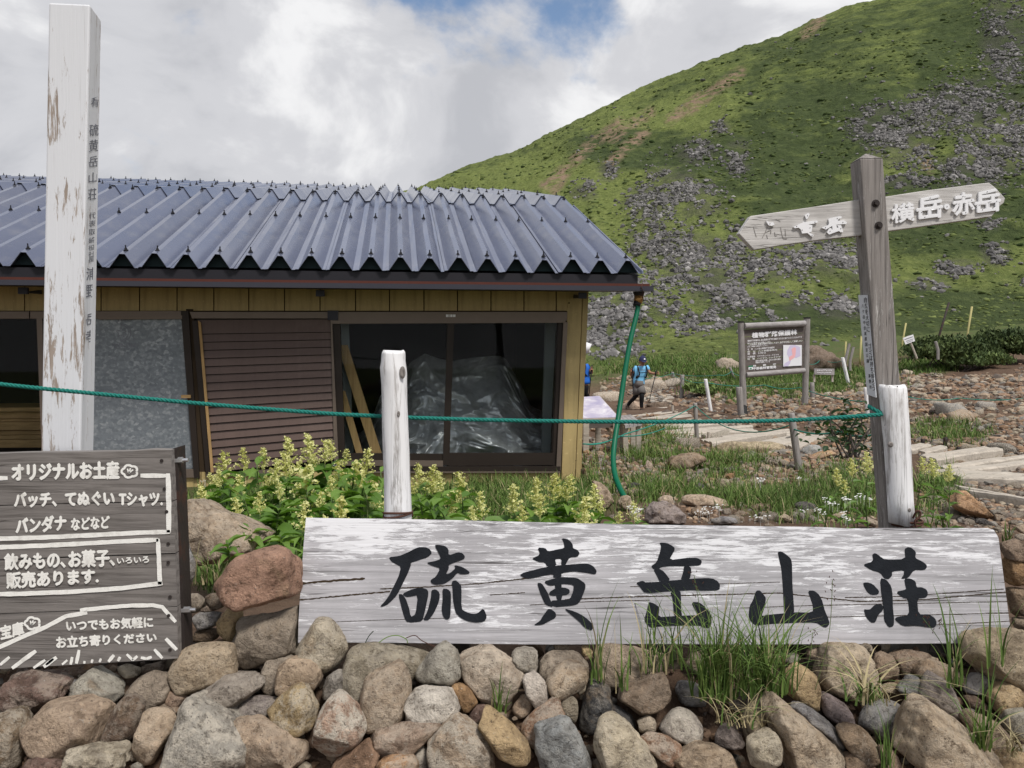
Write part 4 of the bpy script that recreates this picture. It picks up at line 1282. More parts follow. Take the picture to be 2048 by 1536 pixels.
def rock_from_outline(px, Yc, color, label, seed, sub=4, depth=0.42, power=None, amp=0.06):
    px = np.array(px, float)
    hp = np.array(hull2(px))
    c2 = hp.mean(0)
    k = Yc / F
    q = np.stack([(hp[:, 0] - c2[0]) * k, -(hp[:, 1] - c2[1]) * k], 1)   # x right, z up
    if ((q[:, 0] * np.roll(q[:, 1], -1)) - (np.roll(q[:, 0], -1) * q[:, 1])).sum() < 0:
        q = q[::-1]
    wdt = q.max(0) - q.min(0)
    size = float(np.sqrt(wdt[0] * wdt[1]))
    rs = random.Random(seed * 77 + 5)
    Nn, D = [], []
    for a, b in zip(q, np.roll(q, -1, 0)):
        e = b - a
        L = np.hypot(*e)
        if L < 1e-6:
            continue
        n = np.array([e[1], -e[0]]) / L
        h = float(n @ a)
        if h <= 0.02 * size:
            continue
        for sgn in (-1, 1):
            tl = rs.uniform(0.06, 0.42)
            ct, st = math.cos(tl), math.sin(tl)
            Nn.append((n[0] * ct, sgn * st, n[1] * ct))
            D.append(h * ct)
    T = size * depth
    for _ in range(rs.randint(2, 3)):
        Nn.append((rs.uniform(-0.35, 0.35), -1, rs.uniform(-0.15, 0.45)))
        D.append(T * rs.uniform(0.85, 1.15))
    Nn.append((rs.uniform(-0.2, 0.2), -0.75, 0.75)); D.append(size * rs.uniform(0.38, 0.48))
    Nn.append((rs.uniform(-0.5, 0.5), 1, 0)); D.append(T)
    pw = power or rs.choice((12, 18, 26, 34))
    p, Fc = faceted(Nn, D, sub, pw, amp * rs.uniform(0.7, 1.3), size, seed)
    # bring the silhouette back to the traced size
    for ax, w_ in ((0, wdt[0]), (2, wdt[1])):
        ext = p[:, ax].max() - p[:, ax].min()
        mid = (p[:, ax].max() + p[:, ax].min()) / 2
        tgt = (q[:, 0 if ax == 0 else 1].max() + q[:, 0 if ax == 0 else 1].min()) / 2
        p[:, ax] = (p[:, ax] - mid) * (w_ / ext) * 1.0 + tgt
    cen = np.array(P(c2[0], c2[1], Yc))
    v = p + cen
    o = mesh_obj('rock', v, Fc, M['rock'], None, smooth=True)
    jit = [rs.uniform(0.9, 1.1) for _ in range(3)]
    o.color = tuple(min(1, x * jit[0] * (0.97 + 0.06 * rs.random())) for x in color) + (crust(label, rs),)
    return o


def heap_Y(px, py):
    """depth of the heap's surface at a pixel (the slope the boards rest on)"""
    tz = (HY - py) / F
    Y = (-0.727 - 1.6) / (tz - 0.8)
    return Y if py > 1235 else 2.02


seen = {}
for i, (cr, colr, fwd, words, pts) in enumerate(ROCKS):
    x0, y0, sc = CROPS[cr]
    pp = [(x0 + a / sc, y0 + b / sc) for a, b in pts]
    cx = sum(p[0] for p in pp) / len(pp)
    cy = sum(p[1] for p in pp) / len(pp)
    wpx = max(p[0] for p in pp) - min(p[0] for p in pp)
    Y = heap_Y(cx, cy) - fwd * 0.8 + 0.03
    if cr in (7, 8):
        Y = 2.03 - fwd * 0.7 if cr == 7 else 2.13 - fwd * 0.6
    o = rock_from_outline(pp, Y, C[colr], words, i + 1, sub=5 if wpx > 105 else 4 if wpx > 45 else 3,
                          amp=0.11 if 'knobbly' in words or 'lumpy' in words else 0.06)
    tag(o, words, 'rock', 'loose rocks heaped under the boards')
for i, (cr, colr, Y, words, pts) in enumerate(FAR_ROCKS):
    x0, y0, sc = CROPS[cr]
    pp = [(x0 + a / sc, y0 + b / sc) for a, b in pts]
    g_ = ground_hit(sum(p[0] for p in pp) / len(pp), max(p[1] for p in pp) - 0.12 * (max(p[1] for p in pp) - min(p[1] for p in pp)))
    if i not in (0, 1, 3, 4):
        Y = g_.y
    o = rock_from_outline(pp, Y, C[colr], words, 300 + i, sub=5 if i in (0, 2, 7) else 4, amp=0.10)
    tag(o, words, 'rock', 'boulders in the grass behind the boards')

# fill under the visible stones: smaller rubble of the same heap
n = 420
fx = RNG.uniform(-150, 2200, n)
fy = RNG.uniform(1290, 1640, n)
cen = []
for a, b in zip(fx, fy):
    Y = heap_Y(a, b) + 0.10
    cen.append(P(a, b, Y))
rub = swarm('rubble', np.array(cen), np.clip(RNG.lognormal(0, 0.3, n), 0.6, 1.7) * 0.036, M['pebble'], stone_cols(n) * 0.42, 0.8, 0.2)  # stone colours darkened to paint shade into the gaps
n = 150
fx = np.concatenate([RNG.uniform(-620, -90, 75), RNG.uniform(2100, 2640, 75)])
fy = RNG.uniform(1300, 1600, n)
side = swarm('rubble', np.array([P(a, b, heap_Y(a, b) + .02) for a, b in zip(fx, fy)]), np.clip(RNG.lognormal(0, 0.3, n), 0.6, 1.7) * 0.05, M['pebble'], stone_cols(n), 0.8, 0.16, smooth=True)
tag(side, kind='stuff', label='rubble of the rock heap beyond the two boards')
n = 900
cen = [P(a, b, heap_Y(a, b) + RNG.uniform(.03, .07)) for a, b in zip(RNG.uniform(-60, 2110, n), RNG.uniform(1292, 1560, n))]
grit = swarm('grit', np.array(cen), np.clip(RNG.lognormal(0, 0.45, n), 0.5, 2) * 0.0085, M['pebble'], stone_cols(n) * 0.7, 0.8, 0.25)
tag(grit, kind='stuff', label='small chips of stone between the heaped rocks')
tag(rub, kind='stuff', label='small rubble filling the gaps between the heaped rocks')

# ---- stones bedded in the ground: pieces of the ground, alike, sharing a few meshes
pebs = []
for k in range(8):
    rs = random.Random(900 + k)
    Nn = [(rs.gauss(0, 1), rs.gauss(0, 1), rs.gauss(0, 0.7)) for _ in range(13)] + [(0, 0, 1), (0, 0, -1)]
    D = [rs.uniform(0.75, 1.0) for _ in Nn[:-2]] + [0.62, 0.62]
    p, Fc = faceted(Nn, D, 3, rs.choice((8, 12)), 0.05, 1.0, 40 + k)
    me = bpy.data.meshes.new('stone')
    me.from_pydata(p.tolist(), [], Fc)
    me.polygons.foreach_set('use_smooth', [True] * len(me.polygons))
    me.materials.append(M['rock'])
    pebs.append(me)


def bed(px, py, wpx, color, sink=0.25):
    g = ground_hit(px, py)
    g.z = float(gz(g.x, g.y))
    r = wpx / 2 / F * g.y
    o = inst('stone', random.choice(pebs), (g.x, g.y, g.z + r * sink), ground,
             (random.uniform(-.3, .3), random.uniform(-.3, .3), random.uniform(0, 6.28)),
             (r * random.uniform(.9, 1.2), r * random.uniform(.8, 1.1), r * random.uniform(.7, 1.0)), color)
    return o


# pebble heap by the rope post, cobbles behind the right end of the board, stones along the path
for cx, cy, rx, ry, n, lo, hi in ((1525, 925, 62, 26, 46, 9, 21), (1650, 945, 60, 20, 18, 8, 16), (1900, 1020, 62, 32, 30, 18, 36), (2000, 1020, 60, 45, 34, 10, 24),
                                  (1470, 845, 110, 18, 30, 8, 18), (1560, 835, 70, 20, 22, 8, 18), (1960, 925, 100, 22, 30, 10, 22), (1900, 790, 140, 45, 34, 8, 22),
                                  (1270, 930, 90, 40, 26, 8, 20), (1390, 960, 110, 30, 16, 10, 24), (1500, 1035, 240, 14, 18, 12, 30), (1320, 800, 90, 14, 14, 8, 18), (1640, 800, 70, 30, 20, 8, 18),
                                  (1190, 965, 40, 50, 14, 10, 22)):
    for _ in range(n):
        a = cx + random.gauss(0, 0.5) * rx
        b = cy + random.gauss(0, 0.5) * ry
        g = ground_hit(a, b)
        if g.x < 0.66 and g.y > 5.2:
            continue
        c = C[random.choice(('tan', 'brown', 'greybrown', 'pinktan', 'brown', 'orange', 'grey', 'tan'))]
        bed(a, b, random.uniform(lo, hi) * 1.1, c)
# named odd ones on the gravel slope
for a, b, wd, c in ((1905, 828, 70, 'bluegrey'), (1925, 838, 60, 'orange'), (1968, 822, 46, 'slate'), (2000, 905, 60, 'dark'), (1940, 905, 40, 'tan'), (1830, 845, 30, 'brown'),
                    (1310, 775, 60, 'brown'), (1345, 770, 40, 'dbrown'), (1290, 785, 36, 'dbrown'), (1215, 800, 60, 'brown'), (1440, 875, 44, 'grey'), (1375, 897, 60, 'dbrown'), (1235, 905, 40, 'slate')):
    bed(a, b, wd, C[c], 0.1)
# ------------------------------------------------------------------ boards and posts
class Plane:
    def __init__(s, a, b, c):
        s.o = Vector(a)
        s.n = (Vector(b) - s.o).cross(Vector(c) - s.o).normalized()
        if s.n.dot(s.o) > 0:
            s.n = -s.n            # towards the viewer

    def at(s, px, py, proud=0.0):
        d = Vector(((px - CX) / F, 1, (HY - py) / F))
        o = s.o + s.n * proud
        return d * (o.dot(s.n) / d.dot(s.n))


def ribbon(pl, pts, width, proud, thick, mb, rough=0.12):
    """a brush stroke through pixel points, with an uneven edge"""
    L = []
    pts = [np.array(p, float) for p in pts]
    dense = []
    for a, b in zip(pts, pts[1:]):
        m_ = max(2, int(np.hypot(*(b - a)) / (width * 1.2)))
        dense += [a + (b - a) * k / m_ for k in range(m_)]
    dense.append(pts[-1])
    left, right = [], []
    for i, p in enumerate(dense):
        t = dense[min(i + 1, len(dense) - 1)] - dense[max(i - 1, 0)]
        t = t / (np.hypot(*t) + 1e-9)
        nn = np.array([-t[1], t[0]])
        e = 0.78 if i in (0, len(dense) - 1) else 1
        left.append(p + nn * width / 2 * e * (1 + random.uniform(-rough, rough)))
        right.append(p - nn * width / 2 * e * (1 + random.uniform(-rough, rough)))
    base = len(mb.v)
    for l, r in zip(left, right):
        mb.v += [tuple(pl.at(*l, proud)), tuple(pl.at(*r, proud))]
    for i in range(len(dense) - 1):
        a = base + 2 * i
        mb.f.append((a, a + 1, a + 3, a + 2))


FONT_CACHE = {}


def glyph_mesh(text, bold=0.0):
    """flat outline mesh of a line of text, scaled to the unit square (verts, faces)"""
    key = (text, bold)
    if key not in FONT_CACHE:
        cu = bpy.data.curves.new('tmp', 'FONT')
        cu.body = text
        cu.offset = bold
        cu.resolution_u = 3
        ob = bpy.data.objects.new('tmp', cu)
        COL.objects.link(ob)
        dg = bpy.context.evaluated_depsgraph_get()
        me = bpy.data.meshes.new_from_object(ob.evaluated_get(dg))
        v = np.array([x.co[:] for x in me.vertices]).reshape(-1, 3)
        f = [tuple(p.vertices) for p in me.polygons]
        bpy.data.objects.remove(ob)
        bpy.data.curves.remove(cu)
        bpy.data.meshes.remove(me)
        if len(v):
            lo, hi = v.min(0), v.max(0)
            v = (v - lo) / np.maximum(hi - lo, 1e-6)
        FONT_CACHE[key] = (v, f)
    return FONT_CACHE[key]


def text_on(pl, text, quad, proud, mb, bold=0.0, wob=0.0, gap=1.0):
    """letters filling a pixel quad (top left, top right, bottom right, bottom left); bold lays the
    stroke several times, a little apart, as a loaded brush does"""
    if bold > 0.02:
        d = math.hypot(quad[0][0] - quad[3][0], quad[0][1] - quad[3][1]) * bold
        for k, (dx, dy) in enumerate(((-d, 0), (d, 0), (0, -d), (0, d), (0, 0))):
            text_on(pl, text, [(x + dx, y + dy) for x, y in quad], proud + 0.00006 * k * abs(pl.o.y), mb, 0.008, 0)
        return
    tl, tr, br, bl = [np.array(q, float) for q in quad]
    v, f = glyph_mesh(text, bold)
    if not len(v):
        return
    base = len(mb.v)
    ph = random.uniform(0, 9)
    for x, y, _ in v:
        yy = y + (wob * math.sin(x * 9 + ph) if wob else 0)
        p = (bl * (1 - x) + br * x) * (1 - yy) + (tl * (1 - x) + tr * x) * yy
        mb.v.append(tuple(pl.at(p[0], p[1], proud)))
    mb.f += [tuple(base + i for i in q) for q in f]


# ---- the big name board
c_tl, c_tr = P(612, 1035, 2.078), P(1990, 1057, 2.078)
c_br, c_bl = P(2025, 1285, 2.0), P(595, 1287, 2.0)
name_board = thing('name_board', (c_bl + c_br) / 2, 'long whitewashed plank lying on the rocks with five big black characters', 'sign')
bp = Plane(c_tl, c_tr, (c_bl + c_br) / 2)
edge_top = [(612, 1035), (640, 1036), (760, 1037.5), (900, 1040), (1020, 1043), (1180, 1047), (1340, 1050), (1520, 1052.5), (1640, 1054), (1700, 1057), (1760, 1056), (1900, 1056), (1975, 1056), (1988, 1060), (1997, 1075), (2001, 1105)]
edge_bot = [(2024, 1280), (2018, 1286), (1800, 1287.5), (1500, 1289), (1300, 1288), (1100, 1289), (900, 1287), (700, 1285), (596, 1286), (597, 1240), (602, 1160), (607, 1090)]
plank = MB().prism([bp.at(*q) for q in edge_top + edge_bot], -bp.n * 0.042).build('plank', M['sign_white'], name_board, bevel=0.0025)
CH = {
 'c1': (760, 1070, 7.68, [
   [(130,340),(290,325),(420,270),(580,185),(700,185),(760,210),(800,275),(740,340),(600,385),(470,430),(475,465),(435,570),(360,720),(270,915),(130,1060),(40,1105),(0,1095),(90,1000),(170,870),(230,750),(290,620),(320,490),(250,450),(180,410)],
   [(280,910),(330,905),(390,970),(440,1100),(470,1250),(530,1270),(540,1335),(480,1345),(395,1330),(340,1150)],
   [(340,905),(460,845),(620,800),(720,830),(745,870),(735,960),(690,1180),(650,1325),(530,1340),(470,1300),(480,1255),(545,1220),(585,925),(480,945),(400,955)],
   [(790,845),(850,830),(920,885),(910,1020),(830,1200),(750,1305),(690,1315),(665,1290),(730,1170),(785,960)],
   [(960,820),(1040,830),(1090,880),(1090,1050),(1080,1250),(1050,1300),(1000,1295),(960,1230),(945,1130),(965,990)],
   [(1100,710),(1160,695),(1220,745),(1250,790),(1250,1130),(1320,1185),(1430,1215),(1500,1205),(1590,1120),(1645,1260),(1600,1335),(1450,1345),(1330,1320),(1230,1270),(1160,1190),(1130,1060),(1115,850)],
   [(835,155),(900,150),(1000,165),(1050,215),(1055,315),(1190,265),(1260,270),(1305,330),(1290,370),(1130,425),(1050,465),(1060,510),(1010,605),(1080,585),(1160,510),(1140,460),(1270,490),(1360,550),(1380,590),(1320,605),(1230,600),(1195,575),(1100,680),(980,755),(860,765),(790,745),(775,690),(860,640),(930,510),(820,480),(710,425),(830,405),(935,365),(915,310)]]),
 'c2': (1020, 1060, 6.983, [
   [(720,115),(800,125),(850,160),(880,210),(878,255),(940,275),(972,320),(950,375),(835,380),(800,440),(775,490),(712,495),(722,402),(625,405),(655,500),(520,515),(490,455),(390,445),(300,400),(420,345),(385,245),(490,250),(530,300),(620,280),(760,255),(755,190)],
   [(130,630),(200,590),(520,510),(780,485),(1070,465),(1160,500),(1215,570),(1195,625),(1050,595),(880,580),(718,600),(718,660),(605,670),(605,615),(440,645),(240,687)],
   [(375,735),(445,740),(520,860),(570,985),(600,1075),(550,1065),(490,1040),(430,900)],
   [(470,720),(605,680),(720,655),(880,660),(960,680),(1055,750),(1050,830),(990,980),(940,1040),(840,1060),(600,1078),(560,985),(740,975),(840,965),(885,850),(890,765),(730,750),(620,775),(540,780)],
   [(612,700),(718,700),(730,985),(655,990),(630,780)],
   [(545,870),(640,810),(760,800),(830,830),(835,880),(780,910),(560,920)],
   [(530,1105),(575,1105),(645,1160),(640,1225),(540,1275),(450,1325),(325,1330),(420,1270),(460,1200)],
   [(760,1100),(840,1115),(980,1170),(1090,1250),(1150,1310),(1165,1370),(1130,1405),(1040,1360),(960,1270),(860,1190)]]),
 'c3': (1260, 1070, 7.68, [
   [(450,115),(560,120),(640,160),(690,200),(680,250),(600,385),(880,350),(1040,350),(1110,400),(1080,470),(900,480),(640,480),(480,490),(440,525),(360,525),(325,480),(410,420),(460,270),(480,170)],
   [(355,520),(450,515),(530,570),(630,705),(450,715),(430,660)],
   [(830,475),(910,475),(945,520),(920,690),(780,695),(820,560)],
   [(90,735),(190,700),(250,730),(630,700),(1000,665),(1260,660),(1350,710),(1385,770),(1370,850),(1150,855),(950,845),(610,865),(230,900),(150,790)],
   [(620,860),(770,855),(785,920),(785,1150),(805,1250),(680,1260),(660,1000)],
   [(290,1030),(350,1040),(455,1110),(435,1265),(680,1245),(800,1235),(1030,1235),(1030,1190),(960,1070),(960,1030),(1060,1030),(1150,1100),(1250,1230),(1255,1370),(1220,1425),(1150,1420),(1060,1385),(700,1390),(450,1400),(340,1425),(290,1400),(220,1310),(250,1200),(270,1120)]]),
 'c4': (1480, 1080, 7.68, [
   [(580,180),(630,170),(700,215),(790,290),(800,400),(805,700),(830,1000),(835,1125),(680,1135),(670,900),(640,450),(600,280)],
   [(250,775),(310,775),(390,870),(400,920),(370,1060),(330,1170),(420,1150),(680,1125),(830,1110),(1120,1115),(1125,1010),(1080,880),(1045,780),(1140,775),(1220,840),(1270,950),(1310,1100),(1360,1220),(1380,1290),(1330,1345),(1280,1340),(1170,1265),(830,1270),(550,1285),(350,1300),(230,1310),(130,1200),(150,1010),(200,930)]]),
 'c5': (1710, 1080, 8.083, [
   [(120,400),(300,345),(280,230),(330,210),(390,250),(480,320),(820,310),(800,150),(860,110),(920,130),(990,190),(970,290),(1080,340),(1160,400),(1160,450),(1120,490),(950,485),(880,590),(840,620),(745,628),(790,570),(800,490),(600,505),(600,580),(545,635),(480,625),(410,530),(270,490)],
   [(135,690),(200,685),(280,705),(390,820),(380,880),(270,890),(200,840),(150,760)],
   [(140,1120),(230,1125),(260,1110),(330,1040),(430,1035),(460,1090),(450,1140),(370,1220),(330,1335),(260,1335),(180,1250)],
   [(410,615),(500,630),(590,750),(610,900),(615,1100),(635,1290),(625,1395),(545,1415),(470,1290),(470,1150),(430,880)],
   [(800,620),(900,620),(980,670),(995,765),(1070,760),(1160,800),(1185,870),(1150,930),(1005,945),(1025,1205),(1200,1200),(1290,1260),(1325,1340),(1290,1415),(1220,1415),(1000,1385),(770,1395),(640,1280),(690,1240),(885,1215),(860,950),(780,935),(660,840),(835,800),(820,740)]]),
}


def smooth_poly(pts, n=2):
    """Chaikin: rounds a traced outline a little"""
    for _ in range(n):
        out = []
        for a, b in zip(pts, pts[1:] + pts[:1]):
            out += [(a[0] * .8 + b[0] * .2, a[1] * .8 + b[1] * .2), (a[0] * .2 + b[0] * .8, a[1] * .2 + b[1] * .8)]
        pts = out
    return pts


for key, (x0, y0, sc, polys) in CH.items():
    mb = MB()
    for j, pl in enumerate(polys):
        q = smooth_poly(pl, 1)
        mb.prism([bp.at(x0 + a / sc + random.uniform(-.25, .25), y0 + b / sc + random.uniform(-.25, .25), 0.0012 + j * 0.00012) for a, b in q], -bp.n * 0.003)
    mb.build('painted_character', M['letter_black'], name_board)
# splits in the plank: thin dark wedges
mb = MB()
for pts, wd in (([(597, 1168), (640, 1163), (690, 1160), (730, 1157)], 4.2), ([(760, 1178), (850, 1174), (960, 1167), (1060, 1156)], 2.2), ([(598, 1200), (700, 1190), (780, 1183)], 2.6),
                ([(1130, 1199), (1250, 1194), (1400, 1190), (1560, 1186), (1720, 1203), (1850, 1199), (2012, 1184)], 2.0), ([(1060, 1210), (1180, 1203), (1300, 1200)], 1.2),
                ([(1480, 1216), (1620, 1211), (1760, 1208), (2015, 1203)], 1.2), ([(1690, 1195), (1800, 1193), (2008, 1178)], 1.6), ([(1560, 1236), (1700, 1233), (2018, 1226)], 1.3),
                ([(640, 1245), (760, 1240), (900, 1236)], 0.9), ([(1260, 1173), (1420, 1168), (1560, 1164)], 1.1), ([(1860, 1250), (1950, 1246), (2020, 1242)], 1.4), ([(980, 1190), (1050, 1185)], 1.5)):
    ribbon(bp, pts, wd, 0.0006, 0, mb, 0.5)
mb.build('crack', M['groove'], name_board)

# ---- the souvenir board: four planks on an iron upright
sp_ = Plane(P(0, 905, 1.93), P(345, 899, 1.93), P(0, 1340, 1.93))
sb = thing('souvenir_board', sp_.at(170, 1330), 'dark weathered plank board with white hand brushed Japanese lettering', 'sign')
seam = [((-190, 909.5), (341, 899.5)), ((-190, 1015.5), (346, 1002.5)), ((-190, 1127), (350.5, 1106.5)), ((-190, 1235.5), (354, 1213.5)), ((-190, 1350), (356, 1318))]
for k in range(4):
    (xa, ya), (xb, yb) = seam[k]
    (xc, yc), (xd, yd) = seam[k + 1]
    g = 1.0
    nseg = 14
    top = [(xa + (xb - xa) * j / nseg, ya + (yb - ya) * j / nseg + g + random.uniform(-.5, .5) + (-2.5 if k == 0 and j == nseg - 1 else 0)) for j in range(nseg + 1)]
    bot = [(xc + (xd - xc) * j / nseg, yc + (yd - yc) * j / nseg - g + random.uniform(-.5, .5)) for j in range(nseg + 1)][::-1]
    pr = random.uniform(0, 0.002)
    MB().prism([sp_.at(a, b, pr) for a, b in top + bot], -sp_.n * 0.03).build('plank', M['sign_grey'], sb, bevel=0.002)


def cz(a, b):
    return (a / 3.268, 880 + b / 3.268)


mb = MB()
for txt, q, bold in (('オリジナルお土産', ((78, 155), (775, 140), (778, 252), (80, 268)), .05),
                     ('バッチ、てぬぐい', ((95, 345), (745, 335), (748, 425), (95, 440)), .05), ('Tシャツ.', ((780, 345), (1058, 345), (1062, 432), (780, 432)), .05),
                     ('バンダナ', ((105, 512), (430, 490), (432, 590), (105, 612)), .05), ('などなど', ((465, 512), (715, 497), (715, 575), (467, 590)), .045),
                     ('飲みもの､お菓子､', ((28, 745), (745, 712), (748, 822), (30, 850)), .045), ('いろいろ', ((765, 772), (972, 760), (974, 800), (767, 808)), .045),
                     ('販売あります.', ((42, 868), (640, 842), (642, 935), (45, 972)), .045), ('いつでもお気軽に', ((433, 1180), (997, 1155), (1000, 1225), (436, 1250)), .045),
                     ('お立ち寄りください', ((368, 1285), (1020, 1260), (1024, 1318), (370, 1362)), .045), ('の宝庫', ((-75, 1235), (148, 1185), (158, 1272), (-70, 1325)), .045)):
    mb = MB()
    text_on(sp_, txt, [cz(*p) for p in q], 0.0032, mb, bold, 0)
    mb.build('brush_lettering', M['brush_white'], sb)
mb = MB()
bw_ = 9.0
for pts, wd in (([(-300, 262), (50, 248)], bw_), ([(918, 232), (1085, 234)], bw_), ([(1098, 218), (1103, 420), (1103, 605)], bw_ * 1.15), ([(1112, 600), (900, 606), (600, 622), (300, 636), (-300, 655)], bw_),
                ([(-300, 712), (300, 690), (700, 668), (1035, 652)], bw_), ([(1032, 645), (1040, 800), (1045, 945)], bw_), ([(1062, 936), (800, 968), (500, 990), (200, 1003), (-300, 1015)], bw_),
                ([(-300, 1475), (0, 1352), (150, 1285), (300, 1222), (430, 1152), (570, 1128)], 8.5), ([(522, 1112), (700, 1094), (860, 1082), (1000, 1080), (1060, 1092), (1148, 1190)], 8.0), ([(1083, 1298), (1155, 1372)], 8.0)):
    ribbon(sp_, [cz(*p) for p in pts], wd, 0.0029, 0, mb, 0.10)
for a, b, c, d, wd in ((0, 1470, 62, 1418, 6), (78, 1492, 235, 1378, 8), (218, 1490, 295, 1438, 6), (285, 1482, 370, 1420, 8), (300, 1470, 350, 1430, 5), (405, 1468, 440, 1438, 5), (462, 1468, 472, 1418, 6), (500, 1462, 516, 1372, 7), (550, 1462, 553, 1444, 5),
                       (598, 1457, 606, 1434, 5), (650, 1452, 660, 1428, 5), (708, 1450, 745, 1405, 7), (770, 1446, 785, 1418, 6), (828, 1400, 868, 1440, 6), (866, 1440, 898, 1412, 6), (920, 1422, 955, 1430, 6), (955, 1430, 992, 1418, 6), (1008, 1368, 1062, 1426, 7)):
    ribbon(sp_, [cz(a, b), cz(c, d)], wd, 0.0029, 0, mb, 0.12)
# two little brushed blossoms
for cx, cy, r in ((848, 205, 44), (212, 1198, 42)):
    ring_ = []
    for k in range(31):
        a = 2 * math.pi * k / 30
        rr = r * (0.86 + 0.2 * abs(math.sin(2.5 * a)))
        ring_.append(cz(cx + rr * 1.15 * math.cos(a), cy + rr * 0.9 * math.sin(a)))
    ribbon(sp_, ring_, 4.6, 0.0030, 0, mb, 0.1)
    for a in (-0.6, 0.2, 1.0):
        ribbon(sp_, [cz(cx - 6, cy + 12), cz(cx + r * .6 * math.sin(a), cy - r * .5 * math.cos(a))], 3.4, 0.0034, 0, mb, 0.1)
mb.build('brush_stroke', M['brush_white'], sb)
# iron angle with bolts
up_t, up_b = P(352, 896, 1.955), P(366, 1345, 1.955)
MB().slab([P(345.5, 897, 1.95), P(353.5, 895, 1.95), P(370, 1310, 1.95), P(360, 1322, 1.95)], (0, 0.05, 0)).build('iron_upright', M['iron'], sb)
for bx, by in ((356, 921), (371, 1220)):
    c = P(bx, by, 1.955)
    b = MB()
    b.tube([c - Vector((.008, 0, 0)), c + Vector((.012, 0, .001))], 0.0075, 6)
    b.tube([c + Vector((.0121, 0, .001)), c + Vector((.024, 0, .001))], 0.0042, 8)
    b.build('bolt', M['zinc_bolt'], sb)
for sx, sy in ((1057, 135), (1075, 320), (1090, 468), (1100, 678), (1100, 800), (1112, 1025), (1103, 1147), (1112, 1370)):
    c = sp_.at(*cz(sx, sy), 0.0025)
    MB().tube([c, c + sp_.n * 0.0015], 0.004, 10).build('screw', M['iron'], sb)

# ---- the tall white post with a column of writing
fl_t, fr_t, br_t = P(97, 4, 2.30), P(180, 8, 2.30), P(203, 40, 2.40)
fl_b, fr_b, br_b = P(81, 930, 2.30), P(160, 930, 2.30), P(187.5, 930, 2.40)
dl = -0.12


def ext(a, b, z):
    return a + (b - a) * ((z - a.z) / (b.z - a.z))


zb = -0.85
fl_b, fr_b, br_b = ext(fl_t, fl_b, zb), ext(fr_t, fr_b, zb), ext(br_t, br_b, zb)
bl_b = fl_b + (br_b - fr_b)
bl_t = fl_t + (br_t - fr_t)
wp = thing('white_post', (fl_b + br_b) / 2, 'tall square white post with flaking paint and a column of dark writing', 'post')
MB().hexa([fl_b, fr_b, fr_t, fl_t, bl_b, br_b, br_t, bl_t]).build('post', M['post_white'], wp, bevel=0.006)
rp = Plane(fr_t, br_t, fr_b)
mb = MB()


def face_x(y, f):
    xa = 180 + (160 - 180) * (y - 8) / 922
    xb = 203 + (187.5 - 203) * (y - 40) / 890
    return xa + (xb - xa) * f


for ch, yc, hh, f0, f1 in (('(', 197, 5, .3, .85), ('有', 206, 15, .25, .9), ('硫', 260, 24, .18, .92), ('黄', 291, 24, .18, .92), ('岳', 323, 22, .18, .92), ('山', 355, 20, .2, .9), ('荘', 388, 23, .18, .92),
                           ('代', 431, 13, .3, .82), ('表', 447, 13, .3, .82), ('取', 464, 12, .3, .82), ('締', 480, 12, .3, .82), ('役', 495, 11, .3, .82), ('社', 508, 11, .3, .82), ('長', 519, 11, .3, .82),
                           ('浦', 547, 25, .18, .92), ('野', 582, 26, .18, .92), ('岳', 638, 24, .22, .95), ('孝', 672, 24, .22, .95)):
    text_on(rp, ch, [(face_x(yc - hh / 2, f0), yc - hh / 2 + 1), (face_x(yc - hh / 2, f1), yc - hh / 2 - 1), (face_x(yc + hh / 2, f1), yc + hh / 2 - 1), (face_x(yc + hh / 2, f0), yc + hh / 2 + 1)], 0.0012, mb, 0.004)
    if ch != '(':
        mb.build('painted_character', M['ink'], wp)
        mb = MB()

# ---- bleached round post behind the board
def log(name, prof, mat, parent=None, n=18, squash=1.0, origin=None, lump=0.02, half=False):
    """prof: list of (point, radius); a slightly lumpy pole"""
    mb_ = MB()
    pts = [p for p, r in prof]
    base = len(mb_.v)
    for i, (p, r) in enumerate(prof):
        for k in range(n):
            a = 2 * math.pi * k / n
            rr = r * (1 + lump * math.sin(3 * a + i * .7) + lump * .6 * math.sin(7 * a + i))
            y = math.sin(a)
            if half and y > 0:
                y *= 0.12
            mb_.v.append((p.x + rr * math.cos(a), p.y + rr * y * squash, p.z + (0.0 if 0 < i < len(prof) - 1 else 0.004 * math.sin(a * 2 + 1))))
    for i in range(len(prof) - 1):
        for k in range(n):
            a, b = base + i * n + k, base + i * n + (k + 1) % n
            mb_.f.append((a, b, b + n, a + n))
    mb_.f.append(tuple(base + k for k in range(n))[::-1])
    mb_.f.append(tuple(base + (len(prof) - 1) * n + k for k in range(n)))
    return mb_.build(name, mat, parent, smooth=False)


def shade_auto(o, ang=35):
    for p in o.data.polygons:
        p.use_smooth = len(p.vertices) == 4
    return o


